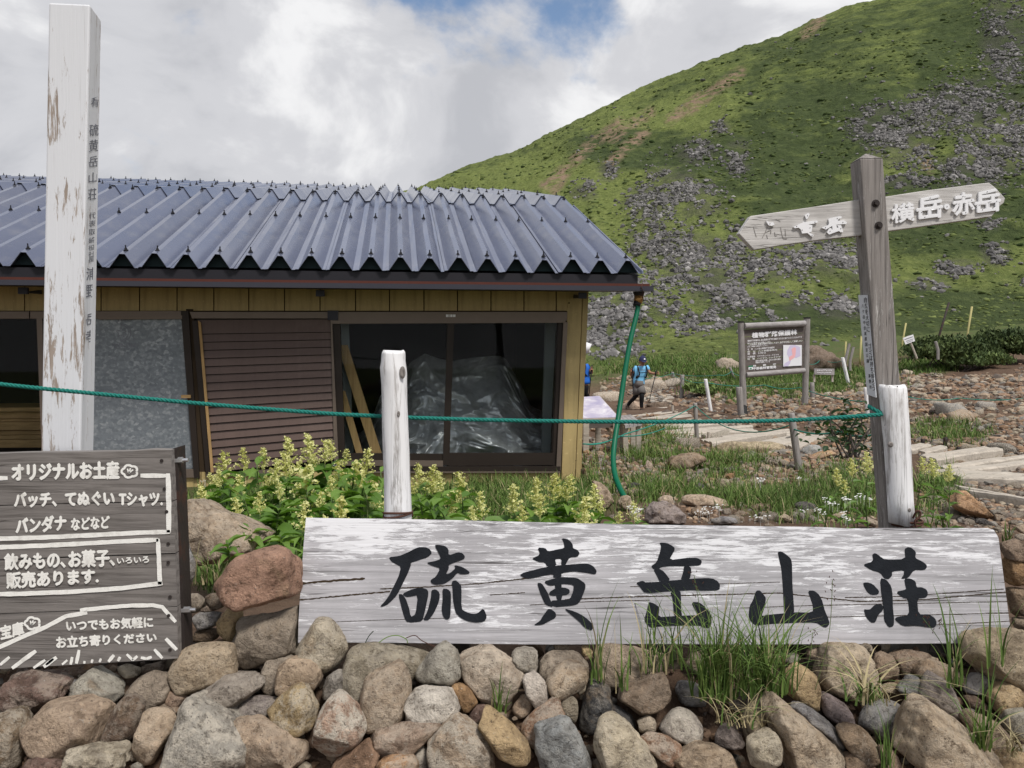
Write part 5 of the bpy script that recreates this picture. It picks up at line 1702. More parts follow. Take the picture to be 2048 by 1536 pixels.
mp = thing('rope_post', P(795, 1040, 2.17), 'bleached round post with knots standing behind the big name board', 'post')
prof = []
for py, xl, xr in ((1075, 768, 825), (1035, 768, 823), (1000, 768, 822), (950, 768, 820), (900, 766, 819), (850, 764.5, 817), (800, 764, 815), (770, 763, 814.5), (745, 761, 814), (735, 760, 813), (722, 762, 811), (708, 763, 810.5), (704, 764, 810), (702.5, 767, 807)):
    prof.append((P((xl + xr) / 2, py, 2.168), (xr - xl) / 2 / F * 2.168))
shade_auto(log('post', prof[:-1] + [(prof[-1][0], prof[-1][1])], M['log_white'], mp, 22))
for kx, ky, r in ((805, 745, .011), (797, 828, .0055), (797, 1022, .005)):
    c = P(kx, ky, 2.168 - .031)
    kb = MB()
    for q, rr, dy in ((0, r, 0), (1, r * .75, -.003), (2, r * .35, -.001)):
        kb.v += [(c.x + rr * .75 * math.cos(a), c.y + dy, c.z + rr * 1.5 * math.sin(a)) for a in [2 * math.pi * j / 14 for j in range(14)]]
    for q in range(2):
        for j in range(14):
            a, b = q * 14 + j, q * 14 + (j + 1) % 14
            kb.f.append((a, b, b + 14, a + 14))
    kb.f.append(tuple(28 + j for j in range(14)))
    kb.build('knot', M['signpost'], mp, smooth=True)


def wire_turns(cx, cy, cz_, rx, ry, turns, parent, pitch=0.006, r=0.0028):
    pts = []
    for k in range(int(turns * 20) + 1):
        a = 2 * math.pi * k / 20
        pts.append((cx + rx * math.cos(a), cy + ry * math.sin(a), cz_ + pitch * k / 20 + 0.004 * math.sin(a * 1.3)))
    return MB().tube(pts, r, 6).build('wire', M['rust'], parent, smooth=True)


q = P(796, 1027, 2.168)
wire_turns(q.x, q.y, q.z - .006, .038, .040, 2.2, mp)

# ---- the signpost with two pointed arms
sg = thing('signpost', P(1795, 1055, 2.28), 'leaning grey timber signpost with a pointed arm board through it', 'signpost')
f1t, f2t = P(1720, 320, 2.25), P(1766, 313, 2.25)
f1b, f2b = P(1777, 1080, 2.25), P(1824, 1080, 2.25)
k1t = P(1699.5, 328, 2.325)
k1b = P(1758, 1080, 2.325)
off_t = k1t - f1t
f2t.z = f1t.z = (f1t.z + f2t.z) / 2
sgm = MB().hexa([f1b, f2b, f2t, f1t, k1b, k1b + (f2b - f1b), k1t + (f2t - f1t), k1t])
# four sided point on top
top_c = (f1t + f2t + k1t + k1t + (f2t - f1t)) / 4 + Vector((0, 0, 0.022))
ns = len(sgm.v)
ring4 = [f1t, f2t, k1t + (f2t - f1t), k1t]
sgm.v += [tuple(p + Vector((0, 0, .0004))) for p in ring4] + [tuple(top_c)]
for k in range(4):
    sgm.f.append((ns + k, ns + (k + 1) % 4, ns + 4))
sgm.build('post', M['signpost'], sg, bevel=0.003)


def fx(py, back=False):
    """left and right edge pixels of the signpost's front face at a row"""
    t = (py - 317) / (1080 - 317)
    return 1720 + t * 57, 1766 + t * 58


arm_pl = Plane(P(1480, 467, 2.262), P(2008, 392, 2.30), P(1480, 560, 2.262))
arm_out = [(1478, 467), (1501, 432), (1560, 423.5), (1640, 411.5), (1716, 399.5), (1776, 392.5), (1850, 381), (1978, 365), (1991, 375), (2010.5, 396), (2008, 405.5), (2000, 412), (1984, 433), (1880, 448), (1779, 462), (1719, 471), (1640, 480), (1560, 491), (1508, 500)]
am = MB().prism([arm_pl.at(*p) for p in arm_out], -arm_pl.n * 0.026).build('arm_board', M['arm_board'], sg, bevel=0.002)
LETL = [[(470,465),(520,490),(580,490),(600,525),(560,545),(510,535)],
        [(1060,385),(1110,350),(1135,365),(1110,420),(1085,445)],
        [(885,560),(1030,490),(1035,475),(1050,488),(1180,470),(1250,465),(1255,490),(1200,510),(1110,520),(1175,535),(1165,630),(1125,645),(1190,680),(1190,705),(1160,705),(1100,652),(1020,660),(1000,600),(970,572),(910,580)],
        [(1415,440),(1450,425),(1590,395),(1620,400),(1615,425),(1570,440),(1560,470),(1640,455),(1700,490),(1690,515),(1540,525),(1545,570),(1575,570),(1550,530),(1610,535),(1640,620),(1640,640),(1600,640),(1580,620),(1430,675),(1395,640),(1430,580),(1460,575),(1470,600),(1485,598),(1475,545),(1380,600),(1310,570),(1420,530),(1430,500)]]
LETR = [[(175,520),(290,465),(325,490),(300,530),(295,600),(290,690),(265,730),(240,700),(225,660),(180,665),(235,590),(260,545),(200,545)],
        [(330,490),(350,465),(400,440),(470,430),(465,480),(430,510),(440,530),(510,545),(490,600),(480,645),(525,690),(510,715),(485,710),(440,640),(390,640),(350,640),(340,600),(355,560),(320,555),(380,500)],
        [(745,300),(795,330),(770,365),(690,410),(675,390),(730,340)],
        [(660,460),(680,425),(800,415),(885,405),(890,430),(840,450),(840,490),(890,490),(955,520),(950,540),(800,545),(790,580),(795,605),(830,602),(880,610),(885,660),(860,665),(820,645),(670,675),(630,650),(660,590),(690,590),(710,620),(730,618),(720,560),(600,590),(555,565),(680,520)],
        [(1017 + 43 * math.cos(a), 480 + 43 * math.sin(a)) for a in [2 * math.pi * j / 14 for j in range(14)]],
        [(1185,255),(1230,245),(1260,285),(1330,280),(1330,310),(1280,340),(1240,385),(1170,390),(1220,340),(1190,290)],
        [(1265,385),(1430,355),(1435,390),(1330,405),(1340,440),(1420,490),(1425,520),(1400,525),(1325,460),(1325,560),(1310,615),(1290,610),(1265,570),(1285,550),(1285,420)],
        [(1100,430),(1190,420),(1210,470),(1220,480),(1150,575),(1110,575),(1160,510),(1150,470)],
        [(1600,210),(1650,205),(1660,230),(1580,300),(1590,315),(1750,295),(1755,330),(1700,345),(1690,375),(1790,380),(1830,410),(1810,435),(1690,435),(1690,480),(1715,475),(1700,440),(1740,450),(1755,540),(1740,565),(1700,530),(1540,580),(1505,545),(1545,480),(1580,480),(1590,510),(1610,505),(1605,455),(1500,490),(1435,465),(1560,420),(1570,340),(1530,330)]]
for ch, q in (('横', ((175, 460), (515, 412), (525, 688), (180, 735))), ('岳', ((560, 345), (950, 292), (950, 632), (560, 685))), ('赤', ((1100, 292), (1430, 247), (1435, 572), (1105, 620))), ('岳', ((1440, 250), (1825, 198), (1830, 535), (1445, 588)))):
    mb = MB()
    text_on(arm_pl, ch, [(1760 + a / 7.585, 350 + b / 7.585) for a, b in q], .0055, mb, .028)
    o = mb.build('raised_character', M['letter_white'], am)
    sm_ = o.modifiers.new('thickness', 'SOLIDIFY')
    sm_.thickness = .004
    sm_.offset = -1 if o.data.polygons[0].normal.dot(arm_pl.n) > 0 else 1
for org, lets in (((1470, 380), LETL), ((1760, 350), LETR[4:5])):
    for pts in lets:
        q = [(org[0] + a / 7.585, org[1] + b / 7.585) for a, b in pts]
        MB().prism([arm_pl.at(a, b, 0.006) for a, b in q], -arm_pl.n * 0.0045).build('raised_character', M['letter_white'], am)
mb = MB()
for org, holes in (((1470, 380), [(530,510),(1098,390),(935,550),(1212,487),(1138,573),(1020,607),(1170,685),(1550,432),(1637,490),(1373,570),(1605,583),(1440,627)]),
                   ((1760, 350), [(265,510),(385,465),(272,680),(485,663),(760,350),(805,440),(900,512),(630,568),(680,640),(1017,480),(1258,325),(1390,377),(1397,490),(1300,570),(1158,440),(1183,520),(1625,255),(1677,330),(1770,398),(1505,458),(1713,498),(1555,528)])):
    for a, b in holes:
        c = arm_pl.at(org[0] + a / 7.585, org[1] + b / 7.585, 0.0060)
        mb.tube([c, c + arm_pl.n * 0.0012], 0.0011, 6)
mb.build('nail', M['iron'], am)
# marks left by the characters that fell off the left end
mb = MB()
for pts in ([(283, 560), (295, 620), (325, 712)], [(490, 560), (460, 640), (415, 725)], [(470, 640), (545, 610), (540, 670)], [(690, 560), (715, 690), (740, 745), (790, 740)], [(760, 590), (770, 700)], [(480, 680), (495, 740)], [(600, 640), (610, 700), (640, 690)], [(620, 440), (690, 480)]):
    ribbon(arm_pl, [(1470 + a / 7.585, 380 + b / 7.585) for a, b in pts], 1.5, 0.0008, 0, mb, 0.3)
mb.build('faded_mark', M['grey_log'], am)
fpl = Plane(f1t, f2t, f1b)
for bx, by in ((1751, 407), (1757, 451)):
    c = fpl.at(bx, by, 0)
    b = MB().tube([c, c + fpl.n * .003], .0105, 14)
    b.tube([c + fpl.n * .0031, c + fpl.n * .010], .0062, 6)
    b.build('bolt', M['iron'], sg)
# white strip on the left face
lpl = Plane(f1t, k1t, f1b)
MB().slab([lpl.at(1718.5, 590, .001), lpl.at(1735.5, 590, .001), lpl.at(1754, 795, .001), lpl.at(1736.5, 789, .001)][::1], -lpl.n * -0.003).build('notice_strip', M['plate'], sg)
mb = MB()


def strip_q(f, y, hh, wd):
    t = (y - 590) / 202
    xl = 1718.5 + t * 18
    xr = 1735.5 + t * 18.5
    c = xl + (xr - xl) * f
    return [(c - wd / 2, y - hh / 2), (c + wd / 2, y - hh / 2), (c + wd / 2, y + hh / 2), (c - wd / 2, y + hh / 2)]


y = 600
for ch in '自然を大切に':
    text_on(lpl, ch, strip_q(.68, y, 10.5, 6), .0045, mb, .01)
    y += 11.8
y = 692
for ch in 'ゴミは持ち帰ろう':
    text_on(lpl, ch, strip_q(.70, y, 10.5, 6), .0045, mb, .01)
    y += 12
y = 612
for ch in '八ケ岳中信高原国定公園':
    text_on(lpl, ch, strip_q(.30, y, 7.5, 4.4), .0045, mb, .01)
    y += 11
y = 752
for ch in '茅野市':
    text_on(lpl, ch, strip_q(.34, y, 7.5, 4.4), .0045, mb, .01)
    y += 11
mb.build('notice_lettering', M['ink_black'], sg)
# half round log wired to the foot of the post
prof = []
for py, xl, xr in ((1046, 1777, 1830), (1000, 1773.5, 1826), (950, 1770.5, 1823), (900, 1767, 1820), (850, 1763, 1817), (810, 1760, 1814), (776, 1757, 1812), (771, 1759, 1810)):
    prof.append((P((xl + xr) / 2, py, 2.232), (xr - xl) / 2 / F * 2.232))
shade_auto(log('half_log', prof, M['log_white'], sg, 24, 0.85, half=True))
mb = MB()
for pts, wd in (([(1795, 772), (1799, 850), (1806, 930), (1812, 1040)], 2.2),):
    for s0, s1 in zip(pts, pts[1:]):
        a, b = P(s0[0], s0[1], 2.2035), P(s1[0], s1[1], 2.2035)
        mb.tube([a, b], .0014, 5)
mb.build('crack', M['groove'], sg)
for kx, ky, r in ((1781, 889, .008), (1818, 1020, .006)):
    c = P(kx, ky, 2.204)
    MB().tube([c, c + Vector((0, -.004, 0))], [r, r * .5], 12).build('knot', M['signpost'], sg)
q = P(1803, 1040, 2.28)
wire_turns(q.x, q.y, q.z - .004, .044, .08, 2.2, sg, .005, .003)
pts = [P(1826, 1036, 2.2), P(1834, 1022, 2.19), P(1841, 1026, 2.19), P(1838, 1036, 2.19), P(1830, 1042, 2.19), P(1833, 1058, 2.19), P(1838, 1072, 2.19)]
MB().tube(catmull(pts, 5), .003, 6).build('wire', M['rust'], sg, smooth=True)


# ---- ropes: three strands laid round each other
def laid_rope(name, path, r, turns_per_m, mat, label, strands=3, cat='rope', group=None, n=7):
    pts = catmull(path, 14)
    L = [0]
    for a, b in zip(pts, pts[1:]):
        L.append(L[-1] + (b - a).length)
    step = 1 / turns_per_m / 8
    m_ = max(8, int(L[-1] / step))
    dense = []
    j = 0
    for k in range(m_ + 1):
        s = L[-1] * k / m_
        while j < len(L) - 2 and L[j + 1] < s:
            j += 1
        t = (s - L[j]) / max(L[j + 1] - L[j], 1e-9)
        dense.append((s, pts[j].lerp(pts[j + 1], t)))
    mb_ = MB()
    for q_ in range(strands):
        line = []
        for i, (s, p) in enumerate(dense):
            tg = (dense[min(i + 1, m_)][1] - dense[max(i - 1, 0)][1]).normalized()
            u = Vector((0, 0, 1)) - tg * tg.z
            u.normalize()
            v = tg.cross(u)
            a = 2 * math.pi * (s * turns_per_m + q_ / strands)
            line.append(p + (u * math.cos(a) + v * math.sin(a)) * r * 0.48)
        mb_.tube(line, r * 0.56, n)
    o = mb_.build(name, mat, None, smooth=True)
    return tag(o, label, cat, group)


laid_rope('barrier_rope', [P(-1100, 640, 2.0), P(-500, 702, 2.08), P(-60, 759, 2.16), P(0, 768, 2.17), P(90, 777.5, 2.18), P(190, 787, 2.19), P(400, 807, 2.2), P(640, 826, 2.205), P(765, 832.5, 2.207), P(815, 835, 2.207), P(1000, 840.5, 2.21), P(1240, 843.5, 2.22),
                           P(1500, 842.5, 2.22), P(1620, 838.5, 2.22), P(1764, 829, 2.222)],   .0058, 30, M['rope'], 'thick green twisted rope stretched across the whole scene in front of the hut')
laid_rope('rope_end', [P(1737, 812, 2.26), P(1750, 820, 2.236), P(1764, 827, 2.226)], .0058, 30, M['rope'], 'short end of green rope wrapped round the signpost')
# ------------------------------------------------------------------ the mountain hut
YAW = math.radians(8.0)
HD = Vector((math.cos(YAW), math.sin(YAW), 0))       # along the front wall, to the right
HN = Vector((math.sin(YAW), -math.cos(YAW), 0))      # out of the front wall
HC = P(1170, 970, 6.5)
hut = thing('mountain_hut', HC, 'mustard yellow mountain hut with a corrugated blue grey metal roof', 'hut')
wall_pl = Plane(HC, HC + HD, HC + Vector((0, 0, 1)))


def W(px, py, off=0.0):
    return wall_pl.at(px, py, off)


def H(s, dep, z):
    """hut coordinates: s along the wall from the right corner, depth behind the wall"""
    return Vector((HC.x, HC.y, 0)) + HD * s - HN * dep + Vector((0, 0, z))


def panel(name, quad, off, thick, mat, parent=hut, bevel=0.0):
    """a flat piece on the wall: pixel quad (any winding), proud by off, thick backwards"""
    return MB().slab([W(x, y, off) for x, y in quad], -HN * thick).build(name, mat, parent, bevel=bevel)


def rect(x0, y0, x1, y1):
    return [(x0, y1), (x1, y1), (x1, y0), (x0, y0)]


# roof: one fold per pitch, shared meshes
PIT, RH = 0.2085, 0.094
EZ = 0.620
EAVE = -0.43
def roof_mesh(y0, z0, y1, z1, nseg, dent):
    prof = [(-PIT / 2, -RH), (-PIT / 2 + 0.023, -RH), (-0.017, 0.0), (0.017, 0.0), (PIT / 2 - 0.023, -RH), (PIT / 2, -RH)]
    bm = bmesh.new()
    rows = []
    for k in range(nseg + 1):
        t = k / nseg
        row = []
        for i, (x, h) in enumerate(prof):
            j = dent * (math.sin(k * 2.3 + i * 1.7) * 0.5 + math.sin(k * 5.1 + i)) if 0 < i < 5 else 0
            row.append(bm.verts.new((x + j * 0.6, y0 + (y1 - y0) * t, z0 + (z1 - z0) * t + h + j)))
        rows.append(row)
    for a, b in zip(rows, rows[1:]):
        for i in range(5):
            bm.faces.new((a[i], a[i + 1], b[i + 1], b[i]))
    bmesh.ops.recalc_face_normals(bm, faces=bm.faces)
    bmesh.ops.solidify(bm, geom=list(bm.faces), thickness=0.003)
    me = bpy.data.meshes.new('roof_sheet')
    bm.to_mesh(me)
    bm.free()
    me.materials.append(M['roof'])
    return me


RUN1, RUN2 = 2.42, 4.62
Z1 = EZ + RUN1 * math.tan(math.radians(20.3))
Z2 = Z1 + RUN2 * math.tan(math.radians(11.6))
low = [roof_mesh(0, 0, RUN1 + 0.02, Z1 - EZ + 0.005, 10, d) for d in (0.0009, 0.0016, 0.0024)]
upp = [roof_mesh(0, 0.012, RUN2, Z2 - Z1 + 0.012, 12, d) for d in (0.001, 0.002)]
back = roof_mesh(0, 0, 4.2, -1.1, 6, 0.001)
sR = (W(1283, 540, 0.43) - Vector((HC.x, HC.y, 0))).dot(HD) - PIT / 2
bolt_b = MB()
bolt_b.tube([(0, 0, 0.001), (0, 0, .008)], .017, 8)
bolt_b.tube([(0, 0, .0081), (0, 0, .020)], [.011, .008], 6)
bolt_b.tube([(0, 0, .0201), (0, 0, .040)], .0045, 6)
bo = bolt_b.build('bolt', M['roof_bolt'], None, origin=(0, 0, 0))
bolt_me = bo.data
bpy.data.objects.remove(bo)
roof = mesh_obj('roof', *(lambda b: (b.v, b.f))(MB().quad(H(sR - 47.5 * PIT, EAVE + .04, EZ - RH - .012), H(sR + PIT / 2, EAVE + .04, EZ - RH - .012), H(sR + PIT / 2, RUN1 + EAVE, Z1 - RH - .012), H(sR - 47.5 * PIT, RUN1 + EAVE, Z1 - RH - .012))
                                                  .quad(H(sR - 47.5 * PIT, RUN1 + EAVE, Z1 - RH - .012), H(sR + PIT / 2, RUN1 + EAVE, Z1 - RH - .012), H(sR + PIT / 2, RUN1 + RUN2 + EAVE, Z2 - RH - .012), H(sR - 47.5 * PIT, RUN1 + RUN2 + EAVE, Z2 - RH - .012))),
                M['fascia'], hut)
rr_ = random.Random(5)
for k in range(48):
    s = sR - k * PIT
    rot = (0, 0, YAW)
    jit = rr_.uniform(-.004, .004)
    inst('roof_sheet', rr_.choice(low), H(s, EAVE + rr_.uniform(-.006, .006), EZ + jit), roof, rot)
    inst('roof_sheet', rr_.choice(upp), H(s, EAVE + RUN1, Z1 + jit), roof, rot)
    inst('roof_sheet', back, H(s, EAVE + RUN1 + RUN2, Z2 + jit), roof, rot)
    for dep, zt in [(0.075, None), (1.28, None), (2.33, None)]:
        inst('bolt', bolt_me, H(s + rr_.uniform(-.006, .006), EAVE + dep, EZ + (Z1 - EZ) * dep / RUN1 + .002), roof, (math.radians(9), rr_.uniform(-.06, .06), YAW))
    if k < 42:
        for dep in (0.35, 1.5, 2.6, 4.45):
            inst('bolt', bolt_me, H(s + rr_.uniform(-.006, .006), EAVE + RUN1 + dep, Z1 + .012 + (Z2 - Z1) * dep / RUN2), roof, (0, rr_.uniform(-.06, .06), YAW))
# right verge trim
MB().slab([H(sR + PIT / 2 + .002, EAVE - .01, EZ - RH), H(sR + PIT / 2 + .012, EAVE - .01, EZ - RH), H(sR + PIT / 2 + .012, EAVE - .01, EZ - .07), H(sR + PIT / 2 + .002, EAVE - .01, EZ - .07)], H(0, RUN1, Z1) - H(0, 0, EZ)).build('verge_trim', M['roof'], roof)

# eave: closure strip, fascia, gutter
sL = sR - 47.5 * PIT
def bar(name, s0, s1, d0, d1, z0, z1, mat, parent=hut, bevel=0):
    c = [H(s0, d0, z0), H(s1, d0, z0), H(s1, d0, z1), H(s0, d0, z1), H(s0, d1, z0), H(s1, d1, z0), H(s1, d1, z1), H(s0, d1, z1)]
    return MB().hexa(c).build(name, mat, parent, bevel=bevel)


Yev = 6.07
zz = lambda py: (HY - py) / F * Yev
for k in range(36):
    s = sR - k * PIT
    q = [(-PIT / 2 + .010, -RH - .004), (PIT / 2 - .010, -RH - .004), (PIT / 2 - .026, -RH + .006), (.016, -.012), (-.016, -.012), (-PIT / 2 + .026, -RH + .006)]
    MB().prism([H(s + x, EAVE + .06, EZ + z + .02) for x, z in q], -HN * .02).build('eave_closure', M['closure'], hut)
bar('fascia', sL, sR + .085, EAVE + .03, EAVE + .06, zz(568), EZ - RH - .004, M['fascia'])
bar('soffit', sL, sR + .08, EAVE + .07, -0.001, zz(576), zz(573), M['fascia'])
gz0, gz1 = zz(582.5), zz(573)
gR = (W(1301, 577, 0.45) - Vector((HC.x, HC.y, 0))).dot(HD)
gt = bar('gutter', sL, gR, EAVE - .085, EAVE - .08, gz0, gz1, M['gutter'])
bar('gutter_floor', sL, gR, EAVE - .0795, EAVE - .005, gz0 + .001, gz0 + .006, M['gutter'], gt)
bar('gutter_back', sL, gR, EAVE - .004, EAVE + .004, gz0 + .001, zz(566.5), M['gutter_in'], gt)
bar('gutter_end', gR + .0005, gR + .004, EAVE - .085, EAVE + .004, gz0, gz1 + .006, M['gutter'], gt)
for px in (45, 640, 1166):
    s = (W(px, 590, .3) - Vector((HC.x, HC.y, 0))).dot(HD)
    z0 = (HY - 597) / F * 6.2
    b = MB()
    b.hexa([H(s - .03, -.30, z0), H(s + .03, -.30, z0), H(s + .03, -.30, gz0), H(s - .03, -.30, gz0), H(s - .03, -.27, z0), H(s + .03, -.27, z0), H(s + .03, -.27, gz0), H(s - .03, -.27, gz0)])
    b.hexa([H(s - .012, -.30, z0 + .01), H(s + .012, -.30, z0 + .01), H(s + .012, -.02, gz0), H(s - .012, -.02, gz0), H(s - .012, -.26, z0 + .01), H(s + .012, -.26, z0 + .01), H(s + .012, -.01, gz0 - .03), H(s - .012, -.01, gz0 - .03)])
    b.build('gutter_bracket', M['gutter'], hut)

# walls: a dark carcass with openings, boards on it
zt, zbm = (HY - 560) / F * 6.5, -1.35
bar('wall_head', -9.6, -.0, .012, .10, (HY - 628) / F * 6.42, zt + .1, M['groove'])
bar('wall_sill', -9.6, -.0, .012, .10, zbm, (HY - 945) / F * 6.42, M['groove'])
bar('side_wall', -.10, -.003, .101, 6.4, zbm, zt + .19, M['siding'])
bar('rear_wall', -9.6, -.101, 6.3, 6.4, zbm, zt + 1.2, M['siding'])
bar('far_side_wall', -9.7, -9.601, .0, 6.4, zbm, zt + .19, M['siding'])
gb = MB().prism([H(-.05, .11, zt + .2), H(-.05, RUN1 + EAVE, Z1 - RH - .02), H(-.05, RUN1 + RUN2 + EAVE, Z2 - RH - .02), H(-.05, 6.4, zt + .2)], HD * .04)
gb.build('gable', M['siding'], hut)
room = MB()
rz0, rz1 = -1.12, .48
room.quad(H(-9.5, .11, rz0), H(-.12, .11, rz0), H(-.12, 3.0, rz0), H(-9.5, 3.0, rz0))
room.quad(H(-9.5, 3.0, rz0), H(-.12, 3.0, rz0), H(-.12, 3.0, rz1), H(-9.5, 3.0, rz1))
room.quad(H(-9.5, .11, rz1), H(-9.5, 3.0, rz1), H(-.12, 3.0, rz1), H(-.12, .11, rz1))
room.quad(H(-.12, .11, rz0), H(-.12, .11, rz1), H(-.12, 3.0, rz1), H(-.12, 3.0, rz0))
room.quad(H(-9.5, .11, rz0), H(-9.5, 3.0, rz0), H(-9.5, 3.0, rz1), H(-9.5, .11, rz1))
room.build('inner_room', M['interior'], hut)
# siding boards
cut = [-250, -176, -102, -28, 49, 126, 202, 279, 354, 427.5, 497.5, 569, 640, 711, 779, 848, 915, 982, 1048, 1112.5]
for a, b in zip(cut, cut[1:]):
    panel('siding_board', rect(a + 1.1, 570, b - 1.1, 621.5), .003 + random.uniform(0, .002), .012, M['siding'], bevel=.0015)
panel('siding_board', [(1119.5, 985), (1149.0, 985), (1165.5, 570), (1113.6, 570), ][:0] or [(1122, 985), (1148.6, 985), (1165.6, 570), (1136.5, 570)], .008, .02, M['siding'], bevel=.0015)
panel('siding_board', rect(1113.6, 570, 1136.3, 621.5), .004, .012, M['siding'], bevel=.0015)
panel('siding_board', [(1150.2, 985), (1159.5, 985), (1178, 570), (1167, 570)], .012, .022, M['siding'], bevel=.002)
cut = [-200, -60, 75, 210, 340, 402, 470, 537, 604, 671, 738, 840, 905, 972, 1036, 1097, 1121]
for a, b in zip(cut, cut[1:]):
    panel('siding_board', rect(a + .8, 944, b - .8, 1000), .002 + random.uniform(0, .002), .012, M['siding'])
panel('plinth', rect(-200, 1001, 1160, 1075), .015, .03, M['redbase'])
for px, py, r in ((1138, 606, .006), (1161, 754, .0045), (1152, 921, .004), (1129, 717, .003)):
    MB().tube([W(px, py, .0085), W(px, py, .0105)], r, 8).build('nail_head', M['groove'], hut)

# ---- right window: two sliding panes
win = panel('window', [(662, 644), (1134, 642), (1135, 623.5), (661, 623.5)], .022, .09, M['alu'], bevel=.002)
panel('track', [(664, 647.5), (1131, 645.5), (1131, 640), (664, 641.5)], .03, .012, M['alu'], win)
panel('jamb', [(676, 940), (691, 940), (680, 646), (664, 646)], .010, .07, M['alu_dark'], win)
panel('jamb', [(1112.5, 941), (1121.5, 941), (1135.5, 644), (1127, 644)], .024, .10, M['alu'], win)
panel('jamb', [(1102, 936), (1113, 936), (1127, 645), (1114.5, 645)], .004, .06, M['alu_dark'], win)
panel('mullion', [(885.5, 930), (898.5, 930), (908.5, 646), (895, 646)], .016, .03, M['alu_dark'], win)
panel('bottom_rail', [(690, 920), (892, 921), (892.5, 908), (690, 906.5)], .006, .03, M['alu_dark'], win)
panel('bottom_rail', [(894, 932), (1108, 930), (1108.5, 906), (894.5, 906)], .012, .03, M['alu_dark'], win)
panel('sill', [(680, 931), (886, 933), (886, 921.5), (688, 920.5)], .018, .08, M['alu'], win)
panel('sill', [(720, 942.5), (1120, 942.5), (1121, 933.0), (720, 934.0)], .032, .10, M['alu_dark'], win)
panel('sill', [(720, 946), (1121, 946), (1121, 943), (720, 943)], .038, .05, M['alu'], win)
panel('pane', [(688, 910), (888, 910), (900, 646), (676, 646)], -.006, .004, M['glass'], win)
panel('pane', [(892, 910), (1106, 910), (1117, 645), (902, 645)], .004, .004, M['glass'], win)
st = MB()
for a, b in ((892, 896), (897, 899), (900.5, 905), (906, 911)):
    st.slab([W(a, 634, .0225), W(b, 634, .0225), W(b, 629, .0225), W(a, 629, .0225)], HN * .0006)
st.build('sticker', M['letter_white'], win)
# inside: pale wall strips at both ends
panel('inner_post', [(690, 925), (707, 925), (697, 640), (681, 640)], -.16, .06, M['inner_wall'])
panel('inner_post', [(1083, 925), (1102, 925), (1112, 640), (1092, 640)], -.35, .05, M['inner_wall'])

# ---- shutter with slats, askew in its opening
shf = panel('shutter', [(424, 945), (672, 918), (662, 638), (394, 638)], -.004, .02, M['alu_dark'])
SH = dict(xl=lambda t: 397 + t * 26, xr=lambda t: 660.5 + t * 7.5, yt=lambda f: 640 - f * 1.5, yb=lambda f: 946 - 27 * f)
def sh(f, t):
    x = SH['xl'](t) * (1 - f) + SH['xr'](t) * f
    return (x, SH['yt'](f) * (1 - t) + SH['yb'](f) * t)
tops = [0.0, 0.094] + [0.094 + (1 - 0.094) * k / 17 for k in range(1, 18)]
for k, (t0, t1) in enumerate(zip(tops, tops[1:])):
    q = [sh(0, t1 - .004), sh(1, t1 - .004), sh(1, t0 + .001), sh(0, t0 + .001)]
    pts = [W(*q[0], .022), W(*q[1], .022), W(*q[2], .010), W(*q[3], .010)]
    MB().slab(pts, -HN * .008).build('slat', M['shutter'], shf)
panel('head_rail', [(384, 637), (664, 637), (664, 623.5), (379, 623.5)], .026, .08, M['alu'], shf, .002)
panel('stile', [(412, 952), (424, 950), (395, 641), (384, 641)], .020, .05, M['alu_dark'], shf)
panel('batten', [(421.5, 945), (427, 945), (401.5, 645), (396, 641)], .034, .012, M['lumber'], shf)
panel('stile', [(668.5, 925), (677, 925), (664, 640), (661, 640)], .03, .06, M['alu'], shf)
panel('sill', [(413, 956), (560, 945), (560, 938), (413, 949)], .03, .06, M['alu'], shf)
panel('track_stop', [(655, 640), (676, 640), (676, 621), (655, 621)], .036, .05, M['gutter'], shf)

# ---- galvanised sheet filling the next opening
gs = panel('metal_sheet', [(89, 946), (391, 937), (366, 637), (84, 637)], .004, .004, M['galv'])
panel('head_rail', [(60, 637.5), (372, 637.5), (370, 621.5), (60, 622.5)], .024, .08, M['alu'], gs, .002)
panel('track', [(196, 639), (364, 638), (364, 631), (196, 631)], .030, .01, M['alu'], gs)
panel('stile', [(388, 957), (399, 957), (376.5, 622), (361.5, 622)], .028, .05, M['alu_dark'], gs)
panel('stile', [(85, 950), (94, 950), (84, 637), (73, 637)], .024, .05, M['alu'], gs)
panel('sill', [(90, 958), (391, 955), (391, 938.5), (90, 944)], .026, .06, M['alu'], gs)
panel('peg', rect(362, 790, 381, 796), .045, .02, M['lumber_x'], gs)
MB().slab([W(372, 618, .01), W(386, 618, .01), W(413, 957, .0), W(398, 957, .0)], -HN * .03).build('gap', M['groove'], hut)
# stamp on the sheet: a star in a crescent with lettering
mb = MB()
gp = Plane(W(100, 640, .0045), W(300, 640, .0045), W(100, 900, .0045))
cx, cy, r = 245, 665, 17
star = []
for k in range(10):
    a = math.pi / 2 + k * math.pi / 5
    rr = 11 if k % 2 == 0 else 4.6
    star.append((cx - 3 + rr * math.cos(a), cy - rr * math.sin(a)))
ribbon(gp, star + star[:1], 1.1, .0006, 0, mb, .1)
ribbon(gp, [(cx + r * math.cos(a), cy - r * math.sin(a)) for a in [(-110 + k * 12) * math.pi / 180 for k in range(19)]], 1.2, .0006, 0, mb, .1)
ribbon(gp, [(cx - 3 + (r - 2) * math.cos(a), cy - (r - 2) * math.sin(a)) for a in [(-100 + k * 12) * math.pi / 180 for k in range(17)]], 1.2, .0006, 0, mb, .1)
text_on(gp, 'MOON STAR', [(224, 687), (272, 687), (272, 695), (224, 695)], .0006, mb)
text_on(gp, 'JIS', [(232, 636.5), (258, 636.5), (258, 644), (232, 644)], .0006, mb)
mb.build('stamp', M['ink'], gs)
